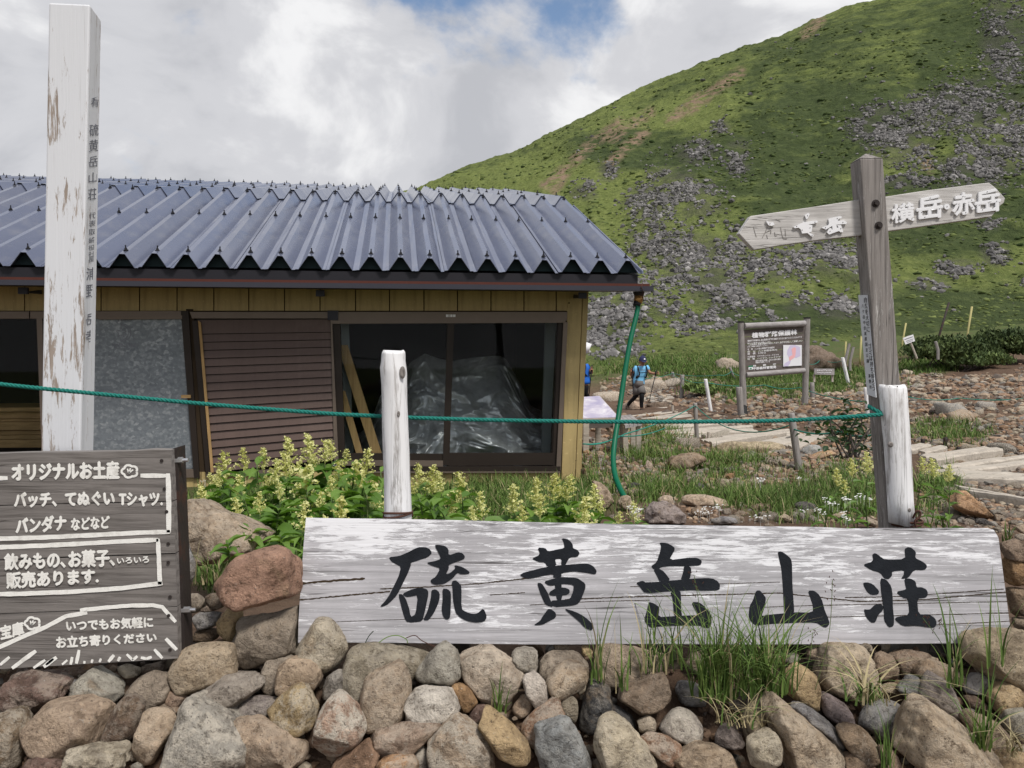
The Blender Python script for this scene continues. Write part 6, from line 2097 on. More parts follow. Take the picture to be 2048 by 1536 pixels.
# dark opening at the far left, glazed, with its frame
lw = panel('window', [(-260, 637.5), (58, 637.5), (58, 622.5), (-260, 623)], .022, .09, M['alu'], bevel=.002)
panel('pane', [(-260, 930), (84, 930), (74, 638), (-260, 638)], -.01, .004, M['glass'], lw)
panel('sill', [(-260, 950), (89, 948), (89, 905), (-260, 908)], .01, .07, M['alu_dark'], lw)

# ---- things inside
def leaner(x0, y0, x1, y1, wpx, dep, label):
    a, b = W(x0, y0, -dep), W(x1, y1, -dep + .03)
    hw = HD * (wpx / 2 / F * 6.6)
    o = MB().slab([b - hw, b + hw, a + hw, a - hw], -HN * .04).build('timber_batten', M['lumber'], None, bevel=.002)
    return tag(o, label, 'batten')


leaner(685, 690, 762, 935, 19, .10, 'longer yellow timber batten leaning inside the right hut window')
leaner(683, 782, 727, 935, 13, .09, 'shorter yellow timber batten leaning inside the right hut window')
pile = thing('lumber_stack', W(30, 898, -.5), 'stack of yellow boards inside the dark left hut window', 'lumber')
yy = 897
for k, hgt in enumerate((17, 9, 9, 17, 6, 14, 9)):
    d = random.uniform(.45, .52)
    MB().slab([W(-240, yy, -d), W(100, yy - 2, -d), W(100, yy - hgt + .8 - 2, -d), W(-240, yy - hgt + .8, -d)], -HN * .5).build('board', M['lumber_x'], pile, bevel=.002)
    yy -= hgt
bar('lumber_support', -9.0, -6.0, .45, 1.0, -1.12, (W(0, 899, -.5)).z, M['interior'])

# crumpled tarpaulin heaped behind the window
nu, nv = 190, 130
uu, vv = np.meshgrid(np.linspace(0, 1, nu), np.linspace(0, 1, nv))
topx = [700, 740, 760, 800, 825, 850, 880, 905, 940, 985, 1000, 1012, 1028, 1040, 1062, 1085, 1100, 1120]
topy = [880, 850, 792, 748, 722, 707, 718, 722, 716, 712, 712, 718, 745, 765, 812, 822, 835, 850]
pxx = 715 + uu * 400
tpy = np.interp(pxx, topx, topy)
pyy = 925 + (tpy - 925) * vv
nn = np.stack([uu.ravel() * 5.2, vv.ravel() * 4.2, np.zeros(uu.size)], 1)
wrp = np.stack([fbm(nn * .9 + 5, 2), fbm(nn * .9 + 11, 2), np.zeros(uu.size)], 1)
rid1 = 1 - np.abs(vnoise(nn * .9 + wrp * .9 + 3)) * 2.0
rid2 = 1 - np.abs(vnoise(nn * 2.3 + wrp * 1.3 + 7)) * 2.0
rid3 = 1 - np.abs(vnoise(nn * 5.5 + wrp * 2.0 + 2)) * 2.0
fold = (rid1 * .05 + rid3 * .008).reshape(uu.shape)
tent = np.full(uu.shape, -1.0)
tr_ = np.random.default_rng(21)
wu = uu + .03 * wrp[:, 0].reshape(uu.shape)
wv = vv + .04 * wrp[:, 1].reshape(uu.shape)
for k in range(64):
    cu, cv = tr_.uniform(0, 1), tr_.uniform(0, 1)
    a = tr_.uniform(0, math.pi)
    big = tr_.uniform(.4, 1.6)
    e1 = ((wu - cu) * math.cos(a) * 1.6 + (wv - cv) * math.sin(a))
    e2 = (-(wu - cu) * math.sin(a) * 1.6 + (wv - cv) * math.cos(a))
    h_ = tr_.uniform(.02, .20)
    tent = np.maximum(tent, h_ - np.abs(e1) * tr_.uniform(.5, 1.1) / big - np.abs(e2) * tr_.uniform(.12, .6) / big)
for k in range(46):
    cu, cv = tr_.uniform(0, 1), tr_.uniform(0, 1)
    a = tr_.uniform(0, math.pi)
    e1 = ((wu - cu) * math.cos(a) * 1.6 + (wv - cv) * math.sin(a))
    e2 = (-(wu - cu) * math.sin(a) * 1.6 + (wv - cv) * math.cos(a))
    tent = tent + np.maximum(0, tr_.uniform(.02, .05) - np.abs(e1) * .9 - np.abs(e2) * .14) * tr_.choice((1, -.8))
fold = fold + tent * 1.1
dep = .30 + .62 * vv ** 1.3 - fold + .35 * (np.abs(uu - .5) * 2) ** 4
dep = np.maximum(dep, .05)
pts3 = []
for a, b, c, u_, v_ in zip(pxx.ravel(), pyy.ravel(), dep.ravel(), uu.ravel(), vv.ravel()):
    pts3.append(tuple(W(a, b, -c)))
ar = np.arange(nu * nv).reshape(nv, nu)
Fq = np.stack([ar[:-1, :-1].ravel(), ar[:-1, 1:].ravel(), ar[1:, 1:].ravel(), ar[1:, :-1].ravel()], 1)
tp = mesh_obj('tarpaulin', pts3, Fq, M['tarp'], None, smooth=True)
tag(tp, 'crumpled silver grey tarpaulin heaped behind the right hut window', 'tarpaulin')
mb = MB()
mb2 = MB()
for strip in ([(842, 838), (868, 880), (900, 905)], [(952, 750), (976, 800)], [(933, 808), (934, 850)], [(1010, 895), (1060, 865)], [(862, 855), (885, 890)]):
    pass

# ---- green hose from the gutter
hose = thing('hose', P(1248, 985, 5.45), 'green garden hose hanging from the gutter end to the ground', 'hose')
pth = [P(1277, 596, 6.15), P(1274, 625, 6.12), P(1262, 675, 6.05), P(1252, 730, 5.98), P(1243, 790, 5.9), P(1235, 845, 5.8), P(1228.5, 890, 5.7), P(1226.5, 920, 5.62), P(1230, 950, 5.52), P(1239, 975, 5.4), P(1250, 996, 5.3)]
MB().tube(catmull(pth, 10), .0185, 14).build('tube', M['hose'], hose, smooth=True)
MB().tube([P(1277.5, 584, 6.15), P(1277.5, 592, 6.15), P(1277, 598, 6.15)], [.045, .034, .024], 12).build('funnel', M['iron'], hose, smooth=True)
MB().tube([P(1278, 593, 6.15), P(1275.5, 606, 6.14)], [.036, .030], 12).build('fitting', M['brass'], hose, smooth=True)
MB().tube([P(1275, 604, 6.14), P(1273, 612, 6.13)], .028, 12).build('clamp', M['roof_bolt'], hose, smooth=True)
MB().tube(catmull([P(1285, 566, 6.05), P(1283, 575, 6.02), P(1286, 584, 6.05), P(1284, 600, 6.12)], 5), .003, 5).build('wire', M['rust'], hose)
# ------------------------------------------------------------------ middle distance
def gpt(px, py):
    g = ground_hit(px, py)
    g.z = float(gz(g.x, g.y))
    return g


# ---- path of timber steps
path_pl = MB()
pq = [(1190, 800), (1340, 800), (1520, 850), (1700, 900), (1960, 890), (2100, 900), (2300, 1100), (1900, 960), (1600, 905), (1380, 890), (1250, 850)]
row_px = [((1195, 812), (1345, 806)), ((1225, 838), (1420, 826)), ((1250, 862), (1560, 846)), ((1330, 882), (1680, 860)), ((1430, 900), (1900, 872)), ((1560, 916), (2150, 880))]
rows = []
for (a, b) in row_px:
    pa, pb = gpt(*a), gpt(*b)
    rows.append([pa.lerp(pb, k / 12) for k in range(13)])
pv, pf = [], []
for r in rows:
    for p in r:
        pv.append((p.x, p.y, float(gz(p.x, p.y)) + .006))
for i in range(len(rows) - 1):
    for k in range(12):
        a = i * 13 + k
        pf.append((a, a + 13, a + 14, a + 1))
path = mesh_obj('path', pv, pf, M['ground'], None, smooth=True)
tag(path, kind='structure')
TIMB = [(1240, 831, 1337, 822, 8, .10), (1262, 838, 1347, 829, 5, .06), (1284, 843, 1386, 835, 6, .06), (1296, 855, 1362, 849, 5, .05), (1318, 862, 1458, 848, 6, .07), (1326, 867, 1490, 852, 7, .08),
        (1345, 879, 1519, 864, 7, .08), (1358, 886, 1412, 879, 6, .05), (1428, 893, 1578, 872, 15, .07), (1470, 884, 1610, 868, 9, .07), (1540, 898, 1640, 881, 11, .06), (1596, 900, 1650, 884, 10, .06),
        (1286, 801, 1348, 797, 6, .06), (1300, 806, 1338, 803, 4, .05), (1315, 874, 1395, 867, 5, .05),
        (1470, 776, 1607, 762, 13, .08), (1500, 781, 1650, 766, 6, .06), (1560, 776, 1668, 765, 5, .06), (1345, 764, 1372, 770, 8, .05), (1375, 762, 1405, 768, 7, .05),
        (1824, 910, 1861, 902, 8, .06), (1852, 913, 1898, 906, 7, .06), (1855, 925, 1944, 916, 8, .08), (1876, 936, 2005, 916, 11, .09), (1912, 955, 2100, 935, 12, .09), (1925, 968, 2100, 975, 22, .07), (1942, 997, 2100, 1026, 17, .06)]
def timber(a, b, dep, th, shift):
    n_ = 8
    mb = MB()
    sh_ = Vector((0, shift, 0))
    tk = th * random.uniform(.85, 1.1)
    a = a.lerp(b, random.uniform(-.03, .03)) + sh_
    b = b.lerp(a, random.uniform(-.03, .05)) + sh_ + Vector((0, random.uniform(-.02, .02), 0))
    a.z = float(gz(a.x, a.y)); b.z = float(gz(b.x, b.y)) + random.uniform(0, .02)
    for k in range(n_ + 1):
        p = a.lerp(b, k / n_)
        w_ = random.uniform(-.008, .008)
        h0, h1 = tk * random.uniform(.9, 1.05), tk * random.uniform(.9, 1.05)
        mb.v += [(p.x, p.y + w_, p.z - .05), (p.x, p.y + w_, p.z + h0 - .015), (p.x, p.y + w_ + .015, p.z + h0), (p.x, p.y + dep - .015, p.z + h1), (p.x, p.y + dep, p.z + h1 - .015), (p.x, p.y + dep, p.z - .05)]
    for k in range(n_):
        for j in range(6):
            p0, p1 = k * 6 + j, k * 6 + (j + 1) % 6
            mb.f.append((p0, p0 + 6, p1 + 6, p1))
    mb.f.append((0, 1, 2, 3, 4, 5))
    mb.f.append(tuple(n_ * 6 + j for j in (5, 4, 3, 2, 1, 0)))
    mb.build('timber', M['timber'], path)


for x0, y0, x1, y1, dpx, th in TIMB:
    a, b = gpt(x0, y0), gpt(x1, y1)
    c = gpt((x0 + x1) / 2, (y0 + y1) / 2 - dpx * .75)
    tot = max(.09, c.y - ((a + b) / 2).y)
    m_ = max(1, min(4, int(tot / .16 + .5)))
    w1 = min(.17, tot / m_)
    for k in range(m_):
        timber(a.copy(), b.copy(), w1 * .88, th * .8, k * w1 * 1.12)
for x, y0, y1 in ((1345, 811, 826), (1417, 864, 882), (1371, 874, 880)):
    a = gpt(x, y1)
    b = P(x, y0, a.y)
    MB().tube([a, b], 4 / F * a.y * .7, 8).build('stake', M['timber'], path)

# ---- rope posts
def post(px_t, py_t, px_b, py_b, wpx, label, mat='grey_log', name='rope_post', Yf=None, cat='post', group='thin posts carrying the green rope along the path'):
    b = gpt(px_b, py_b) if Yf is None else P(px_b, py_b, Yf)
    t = P(px_t, py_t, b.y)
    r = wpx / 2 / F * b.y
    b2 = b - (t - b).normalized() * .12
    prof = [(b2, r * 1.05), (b, r), (b.lerp(t, .35), r * .98), (b.lerp(t, .7), r), (b.lerp(t, .97), r * .98), (t, r * .85)]
    o = shade_auto(log(name, prof, M[mat], None, 12))
    tag(o, label, cat, group)
    return b, t


posts = {}
for k, a in {'near': (1582, 826, 1598, 940, 15, 'thickest grey rope post standing in the pebble heap'),
             'mid': (1390, 806, 1394, 884, 9, 'grey rope post beside the white plank steps'),
             'white': (1411, 758, 1422, 824, 7.5, 'slanting white rope post left of the brown notice board', 'log_white'),
             'left': (1365, 750, 1363, 795, 8, 'short grey rope post in front of the yellow green shrub'),
             'far': (1345, 744, 1347, 760, 6, 'small grey rope post behind the hiker'),
             'fleft': (1460, 735, 1470, 761, 5, 'small leaning grey post beside the round boulder'),
             'fr1': (1641, 711, 1648, 738, 5, 'small grey post behind the right leg of the notice board'),
             'fr2': (1685, 715, 1698, 772, 7, 'slanting white post right of the notice board', 'log_white'),
             'sgn': (1731, 775, 1736, 832, 8, 'pale post half hidden by the signpost', 'log_white'),
             'lump': (1624, 765, 1625, 800, 9, 'short thick post against the right leg of the notice board'),
             'wide': (1478, 774, 1482, 836, 13, 'short thick post against the left leg of the notice board'),
             's1': (1846, 878, 1845, 895, 8, 'short dark stake left in front of the plank steps', 'iron'),
             's2': (1891, 875, 1890, 898, 8, 'short dark stake in the middle in front of the plank steps', 'iron'),
             's3': (1917, 894, 1916, 908, 8, 'short dark stake right in front of the plank steps', 'iron')}.items():
    posts[k] = post(*a, group=('short dark stakes by the plank steps' if k in ('s1', 's2', 's3') else 'thin posts carrying the green rope along the path'))


def line_rope(pts, r, label, sag=0.0):
    out = []
    for a, b in zip(pts, pts[1:]):
        for k in range(10):
            t = k / 10
            p = a.lerp(b, t)
            p.z -= sag * 4 * t * (1 - t)
            out.append(p)
    out.append(pts[-1])
    o = MB().tube(out, r, 6).build('thin_rope', M['thin_rope'], None, smooth=True)
    tag(o, label, 'rope', 'thin green ropes strung between the posts')


T = lambda k, f=.93: posts[k][0].lerp(posts[k][1], f)
near_t = T('near', .72)
line_rope([P(1166, 888, 7.2), P(1250, 868, 7.6), T('mid', .93)], .006, 'thin green rope running from the hut corner to a grey rope post', .03)
line_rope([T('mid', .93), T('near', .80)], .006, 'thin green rope between the two nearest rope posts', .18)
line_rope([near_t, P(1680, 863, 6.3), P(1758, 866, 5.6)], .007, 'thin green rope from the thickest post to the signpost', .03)
line_rope([P(1275, 757, 25), T('far', .8), T('left', .85), T('white', .9), P(1530, 770, 20), P(1600, 775, 19.5), T('sgn', .5)], .009, 'thin green rope crossing behind the hiker to the notice board', .06)
line_rope([T('far', .8), P(1440, 750, 23), T('fleft', .7), P(1490, 752, 22)], .009, 'thin green rope in front of the grassy bank', .06)
line_rope([P(1616, 727, 22), T('fr1', .8), T('fr2', .9)], .009, 'thin green rope right of the notice board', .1)
line_rope([P(1800, 790, 12), P(1920, 796, 13), P(2080, 792, 14)], .006, 'thin dark green rope crossing the gravel slope at right', .05)
line_rope([P(1168, 888, 7.0), P(1236, 872, 7.4), P(1330, 856, 8.5)], .005, 'thin green rope behind the green hose', .03)

# ---- the big notice board
Yi = 17.5
ib = thing('notice_board', gpt(1545, 830), 'brown log framed notice board with white text and a small map', 'notice board')
ip = Plane(P(1480, 660, Yi), P(1617, 648, Yi + .35), P(1480, 760, Yi))
def ipt(x, y, pr=0.0):
    return ip.at(x, y, pr)
def round_bar(name, x0, y0, x1, y1, wpx, mat, pr=0.0, n=14):
    a, b = ipt(x0, y0, pr), ipt(x1, y1, pr)
    r = wpx / 2 / F * Yi
    prof = [a.lerp(b, k / 6) for k in range(7)]
    return MB().tube(prof, [r * random.uniform(.93, 1.04) for _ in prof], n).build(name, M[mat], ib, smooth=False)
round_bar('leg', 1481.5, 645, 1488, 838, 13, 'grey_log', -.02)
round_bar('leg', 1614, 637, 1610, 806, 13, 'grey_log', -.02)
MB().tube([ipt(1481.5, 645, -.02), ipt(1481.5, 642.6, -.02)], 7.2 / F * Yi, 14).build('cap', M['black_rubber'], ib)
MB().tube([ipt(1614, 637, -.02), ipt(1614, 634.6, -.02)], 7.2 / F * Yi, 14).build('cap', M['black_rubber'], ib)
MB().tube([gpt(1487, 836) + Vector((0, 0, -.05)), ipt(1487, 816, -.02)], 7.5 / F * Yi, 14).build('sleeve', M['black_rubber'], ib)
round_bar('rail', 1489, 652, 1610, 647, 12, 'grey_rail', .04)
round_bar('rail', 1493, 750, 1609, 741, 11, 'grey_rail', .04)
yb = [658, 673, 688, 703, 718, 733, 747]
for a, b in zip(yb, yb[1:]):
    MB().slab([ipt(1488, b + .5, random.uniform(0, .006)), ipt(1611, b - 7.5, 0), ipt(1611, a - 6.5, 0), ipt(1488, a + 1.5, 0)], -ip.n * .04).build('plank', M['info_board'], ib)
mb = MB()
sl = -.075


def iline(txt, x0, x1, y, hgt, bold=.01):
    q = [(x0, y), (x1, y + sl * (x1 - x0)), (x1, y + hgt + sl * (x1 - x0)), (x0, y + hgt)]
    text_on(ip, txt, q, .012, mb, bold)


iline('植物群落保護林', 1504, 1594, 665.5, 10.5, .045)
iline('植物群落保護林は､高山植物の群落を保護するために設けられているものです', 1495, 1604, 680, 4)
iline('皆さんの御協力をお願いします', 1495, 1541, 684.5, 3.6)
iline('この地域は､貴重な植物が自生しており､自然を大切にして保護したい', 1497, 1605, 687.6, 4)
iline('ます､保護に御協力ください', 1495, 1536, 691.5, 3.6)
iline('名　称　八ヶ岳山植物群落保護林', 1495, 1549, 697, 3.8)
iline('所　在　八ヶ岳国有林内', 1495, 1554, 702, 3.8)
iline('面　積　5.78 ha', 1495, 1532, 706, 3.8)
iline('代表植物　ミヤマキンバイ､コマクサ', 1495, 1558, 712, 3.8)
iline('特　徴　ハイマツ､シャクナゲ', 1495, 1561, 716.5, 3.8)
iline('森林の植物を保護し､自然の状態の維持', 1511, 1561, 720, 3.6)
iline('景観を保護している', 1511, 1540, 723.5, 3.4)
iline('林　　野　　庁', 1506, 1552, 730, 4, .03)
iline('中部森林管理局', 1506, 1552, 734.5, 5.4, .04)
mb.build('lettering', M['letter_white'], ib)
em = MB()
em.slab([ipt(1497, 734, .011), ipt(1506, 733.4, .011), ipt(1506, 731, .011), ipt(1497, 731.6, .011)], ip.n * .002)
em.slab([ipt(1499, 738.5, .0135), ipt(1503.5, 738.2, .0135), ipt(1503.5, 736, .0135), ipt(1499, 736.3, .0135)], ip.n * .002)
MB().slab([ipt(1497, 739.5, .011), ipt(1506, 738.9, .011), ipt(1506, 734, .011), ipt(1497, 734.6, .011)], ip.n * .002).build('emblem', M['letter_white'], ib)
em.build('emblem', M['green_mark'], ib)
mp_ = MB().slab([ipt(1566, 733, .012), ipt(1603, 731, .012), ipt(1603, 690, .012), ipt(1566, 690, .012)], ip.n * .012).build('map_panel', M['map_white'], ib)
MB().prism([ipt(x, y, .025) for x, y in ((1575, 700), (1580, 691), (1590, 690), (1600, 694), (1601, 712), (1592, 716), (1586, 712), (1578, 716), (1574, 708))], ip.n * .001).build('map_area', M['map_lilac'], mp_)
MB().prism([ipt(x, y, .025) for x, y in ((1567, 732), (1570, 726), (1578, 722), (1582, 720), (1580, 727), (1576, 732.5))], ip.n * .001).build('map_area', M['map_lilac'], mp_)
MB().prism([ipt(x, y, .027) for x, y in ((1583, 698), (1589, 694), (1592, 697), (1591, 710), (1589, 715), (1583, 719), (1579, 722), (1578, 714), (1585, 710))], ip.n * .001).build('map_area', M['map_pink'], mp_)

# ---- panorama table and bench beside the hut
Yt = 8.7
pt_ = thing('panorama_table', gpt(1215, 890), 'slanted table with a faded panorama print beside the hut corner', 'display table')
A, B, Cc, D = P(1090, 841, Yt), P(1240, 836, Yt), P(1200, 792, Yt + .75), P(1105, 798, Yt + .75)
nrm = (B - A).cross(D - A).normalized()
MB().slab([A, B, Cc, D], -nrm * .05).build('table_top', M['timber'], pt_)
sh_ = lambda p: p + nrm * .003
ctr = (A + B + Cc + D) / 4
MB().slab([sh_(ctr + (p - ctr) * .965) for p in (A, B, Cc, D)], nrm * .004).build('print', M['photo'], pt_)
MB().slab([A - nrm * .051, B - nrm * .051, B - nrm * .051 + Vector((0, 0, -.05)), A - nrm * .051 + Vector((0, 0, -.05))], (0, .03, 0)).build('apron', M['info_board'], pt_)
for x, y0, y1, Yl in ((1172, 842, 912, 8.65), (1232, 842, 903, 8.65), (1196, 820, 880, 9.3), (1120, 842, 910, 8.65)):
    t, b = P(x, y0, Yl), P(x, y1, Yl)
    b.z = float(gz(b.x, b.y)) - .03
    MB().box((b.x - .03, b.y - .03, b.z), (b.x + .03, b.y + .03, t.z)).build('leg', M['timber'], pt_)
MB().slab([P(1203, 846, 9.0), P(1207, 843, 9.0), P(1222, 862, 8.7), P(1218, 866, 8.7)], (0, .03, 0)).build('brace', M['timber'], pt_)
bt = thing('small_bench', gpt(1262, 890), 'low grey slatted bench right of the panorama table', 'bench')
e0, e1, e2, e3 = P(1250, 851, 8.3), P(1284, 845, 8.5), P(1262, 829, 9.3), P(1232, 832, 9.2)
for k in range(4):
    f0, f1 = k / 4 + .01, (k + 1) / 4 - .01
    MB().slab([e0.lerp(e1, f0), e0.lerp(e1, f1), e3.lerp(e2, f1), e3.lerp(e2, f0)], (0, 0, -.03)).build('slat', M['grey_rail'], bt)
for x, y, Yl in ((1251, 852, 8.4), (1277, 849, 8.55), (1244, 838, 9.1), (1266, 838, 9.2)):
    t = P(x, y, Yl)
    zb_ = float(gz(t.x, t.y)) - .03
    MB().box((t.x - .025, t.y - .025, zb_), (t.x + .025, t.y + .025, t.z - .005)).build('leg', M['timber'], bt)

# ---- far small signs and poles
ws = thing('warning_sign', P(1832, 712, 27), 'small tilted white sign on a stick beside the dark dwarf pine', 'sign')
wsp = Plane(P(1806, 676, 27), P(1827, 669, 27), P(1811, 689, 27))
MB().slab([wsp.at(1811, 689), wsp.at(1830, 682), wsp.at(1826.5, 669), wsp.at(1806, 676)], -wsp.n * .02).build('panel', M['letter_white'], ws)
MB().tube([P(1816, 672, 27.06), P(1832, 712, 27.06), P(1834, 717, 27.06)], .035, 8).build('stick', M['timber'], ws)
mb = MB()
ribbon(wsp, [(1809, 679), (1826, 673.2)], 1.2, .01, 0, mb)
ribbon(wsp, [(1812, 682.5), (1827, 677.6)], .8, .01, 0, mb)
ribbon(wsp, [(1813.5, 685), (1826, 681)], .7, .01, 0, mb)
mb.build('lettering', M['ink'], ws)
fs = thing('trail_sign', P(1648, 760, 21), 'low grey wooden sign on two legs right of the notice board', 'sign')
MB().slab([P(1629, 749, 21), P(1669, 750, 21), P(1669, 737.5, 21), P(1629, 737, 21)], (0, .05, 0)).build('panel', M['grey_rail'], fs)
for x in (1630.5, 1667):
    MB().box(P(x - 1.6, 764, 21.0) + Vector((0, .051, 0)), P(x + 1.6, 749, 21.0) + Vector((0, .10, 0))).build('leg', M['timber'], fs)
fp = Plane(P(1629, 749, 21), P(1669, 750, 21), P(1629, 737, 21))
mb = MB()
for y, a, b in ((740.5, 1634, 1664), (745.5, 1635, 1662)):
    x = a
    while x < b:
        d = random.uniform(1.6, 3.2)
        ribbon(fp, [(x, y), (x + d, y + random.uniform(-.8, .8))], 1.6, .008, 0, mb, .4)
        x += d + .7
mb.build('lettering', M['letter_white'], fs)
for (x0, y0, x1, y1, r, mt, lb) in ((1898, 605, 1877, 676, .045, 'iron', 'tall thin dark leaning pole on the grassy slope'),
                                    (1944, 613, 1934, 674, .04, 'yellow_pole', 'tall thin yellow leaning pole at the right on the slope'),
                                    (1812, 646, 1804, 690, .035, 'yellow_pole', 'thin yellow pole just right of the signpost'),
                                    (1723, 672, 1720, 715, .035, 'yellow_pole', 'thin yellow pole just left of the signpost'),
                                    (1692, 683, 1690, 712, .03, 'yellow_pole', 'short thin yellow pole left of the signpost')):
    Y = 33 if y1 < 700 else 29
    o = MB().tube([P(x1, y1 + 14, Y), P(x1, y1, Y), P(x0, y0, Y)], r, 8).build('marker_pole', M[mt], None, smooth=True)
    tag(o, lb, 'pole', 'thin marker poles on the slope')
for x0, y0, x1, y1, w_, lb in ((1871, 683, 1876, 700, 6, 'pale wooden stub in front of the dwarf pine'), (1699, 687, 1690, 725, 6, 'leaning grey stake left of the signpost'), (1707, 694, 1700, 722, 6, 'second leaning grey stake left of the signpost')):
    a, b = P(x0, y0, 26), P(x1, y1, 26)
    o = MB().tube([b - Vector((0, 0, .3)), b, a], w_ / 2 / F * 26, 8).build('stake', M['grey_log'], None)
    tag(o, lb, 'stake')
# dark mound and boulder on the bank
def far_rock(px, Y, colr, words, seed):
    mx_ = sum(p[0] for p in px) / len(px)
    Y = ground_hit(mx_, max(p[1] for p in px) - 2).y
    o = rock_from_outline(px, Y, C[colr], words, seed, sub=4, amp=.16)
    tag(o, words, 'rock', 'boulders on the far bank')


far_rock([(1590, 735), (1606, 700), (1620, 690), (1636, 694), (1660, 712), (1690, 732), (1700, 745), (1600, 748)], 25, 'dbrown', 'dark stony mound behind the notice board', 500)
far_rock([(1432, 735), (1432, 722), (1444, 715), (1462, 717), (1480, 725), (1480, 742), (1440, 744)], 24, 'greybrown', 'rounded grey boulder left of the notice board', 501)
far_rock([(1300, 758), (1312, 752), (1324, 757), (1326, 772), (1302, 774)], 23, 'pinktan', 'pink tan boulder right of the hiker', 503)
far_rock([(1262, 760), (1270, 756), (1275, 772), (1266, 774)], 24.5, 'pale', 'pale upright stone behind the hiker', 504)
far_rock([(1240, 818), (1262, 800), (1290, 806), (1296, 824), (1260, 828)], 24.2, 'pinktan', 'brown boulder under the hiker', 505)
far_rock([(1292, 808), (1310, 803), (1336, 805), (1340, 818), (1318, 823), (1298, 820)], 24.0, 'dbrown', 'dark rock in front of the first plank step', 506)

# ---- dwarf pine on the right
def pine(px, py, rx, ry, Y, n, label, tone=1.0):
    Y = ground_hit(px, py + ry * .9).y
    base = P(px, py + ry, Y)
    root = thing('dwarf_pine', base, label, 'shrub', 'dark dwarf pines at the foot of the slope')
    c = P(px, py, Y)
    kx, kz = rx / F * Y, ry / F * Y
    k = n * 2
    lobes = RNG.normal(0, 1, (26, 3))
    lobes /= np.linalg.norm(lobes, axis=1, keepdims=True)
    lobes[:, 2] = np.abs(lobes[:, 2]) * 1.0 - .25
    li = RNG.integers(0, 26, k)
    d = RNG.normal(0, 1, (k, 3)); d /= np.linalg.norm(d, axis=1, keepdims=True)
    p = lobes[li] * RNG.uniform(.3, .85, (k, 1)) + d * RNG.uniform(.12, .42, (k, 1))
    p = p * np.array([kx, kx * .7, kz]) + np.array(c)
    up = RNG.normal(0, .55, (k, 3)); up[:, 2] = np.abs(up[:, 2]) + .55
    up /= np.linalg.norm(up, axis=1, keepdims=True)
    sd_ = np.cross(up, RNG.normal(0, 1, (k, 3))); sd_ /= np.linalg.norm(sd_, axis=1, keepdims=True)
    L = RNG.uniform(.06, .15, (k, 1)) * (Y / 28)
    w_ = RNG.uniform(.03, .055, (k, 1)) * (Y / 28)
    p[:, 2] = np.maximum(p[:, 2], base.z + .03)
    V = np.stack([p - sd_ * w_, p + sd_ * w_, p + up * L + sd_ * w_ * .3, p + up * L - sd_ * w_ * .3], 1).reshape(-1, 3)
    Fq_ = np.arange(4 * k).reshape(-1, 4)
    o = mesh_obj('foliage', V, Fq_, M['pine'], root)
    tint = RNG.uniform(0, 1, (26, 1))[li] * .7 + RNG.uniform(0, .3, (k, 1))
    col = (1 - tint) * np.array([[.030, .052, .018]]) + tint * np.array([[.10, .135, .042]])
    at = o.data.attributes.new('Col', 'FLOAT_COLOR', 'POINT')
    at.data.foreach_set('color', np.concatenate([np.repeat(col * tone, 4, 0), np.ones((4 * k, 1))], 1).astype(np.float32).ravel())
    st_ = MB()
    for j in range(7):
        st_.tube([base + Vector((random.uniform(-.5, .5) * kx, .1 * kx, 0)), c + Vector((random.uniform(-.6, .6) * kx, .1 * kx + random.uniform(-.3, .3) * kx, random.uniform(-.2, .3) * kz))], [.02 * kx, .008 * kx], 6)
    st_.build('branch', M['info_board'], root)


pine(1900, 705, 92, 38, 26, 6500, 'widest dark dwarf pine beside the white tilted sign')
pine(2010, 692, 70, 40, 29, 4200, 'dark dwarf pine at the right edge below the hillside')
pine(1960, 722, 60, 20, 25, 2600, 'low lighter green dwarf pine at the edge of the gravel slope', 1.5)
pine(1850, 700, 40, 22, 28, 1800, 'small dark dwarf pine directly behind the tilted white sign')
pine(1400, 778, 32, 17, 17.5, 1700, 'yellow green low bush between two white rope posts', 2.6)
# ------------------------------------------------------------------ flowering plants
def leaf_mesh(L, W_, curl, seed):
    """a broad pointed leaf along +X, folded at the midrib and arching down"""
    rs = random.Random(seed)
    n = 7
    bm = bmesh.new()
    rows = []
    for k in range(n + 1):
        t = k / n
        wd = W_ * (math.sin(math.pi * min(1, t ** 0.75)) ** 0.9) * (1 - .15 * t) + .0004
        x = L * t
        z = L * (0.18 * t - curl * t * t)
        fold = wd * .32
        wav = .06 * wd * math.sin(k * 2.1 + seed)
        rows.append([bm.verts.new((x, -wd / 2, z + fold + wav)), bm.verts.new((x, -wd / 4, z + fold * .42)), bm.verts.new((x, 0, z)), bm.verts.new((x, wd / 4, z + fold * .42)), bm.verts.new((x, wd / 2, z + fold - wav))])
    for a, b in zip(rows, rows[1:]):
        for i in range(4):
            bm.faces.new((a[i], a[i + 1], b[i + 1], b[i]))
    for f in bm.faces:
        f.smooth = True
    me = bpy.data.meshes.new('leaf')
    bm.to_mesh(me)
    bm.free()
    me.materials.append(M['leaf'])
    return me


LEAF = [leaf_mesh(1, .46, .38, 1), leaf_mesh(1, .40, .55, 2), leaf_mesh(1, .50, .25, 3), leaf_mesh(1, .36, .7, 4)]


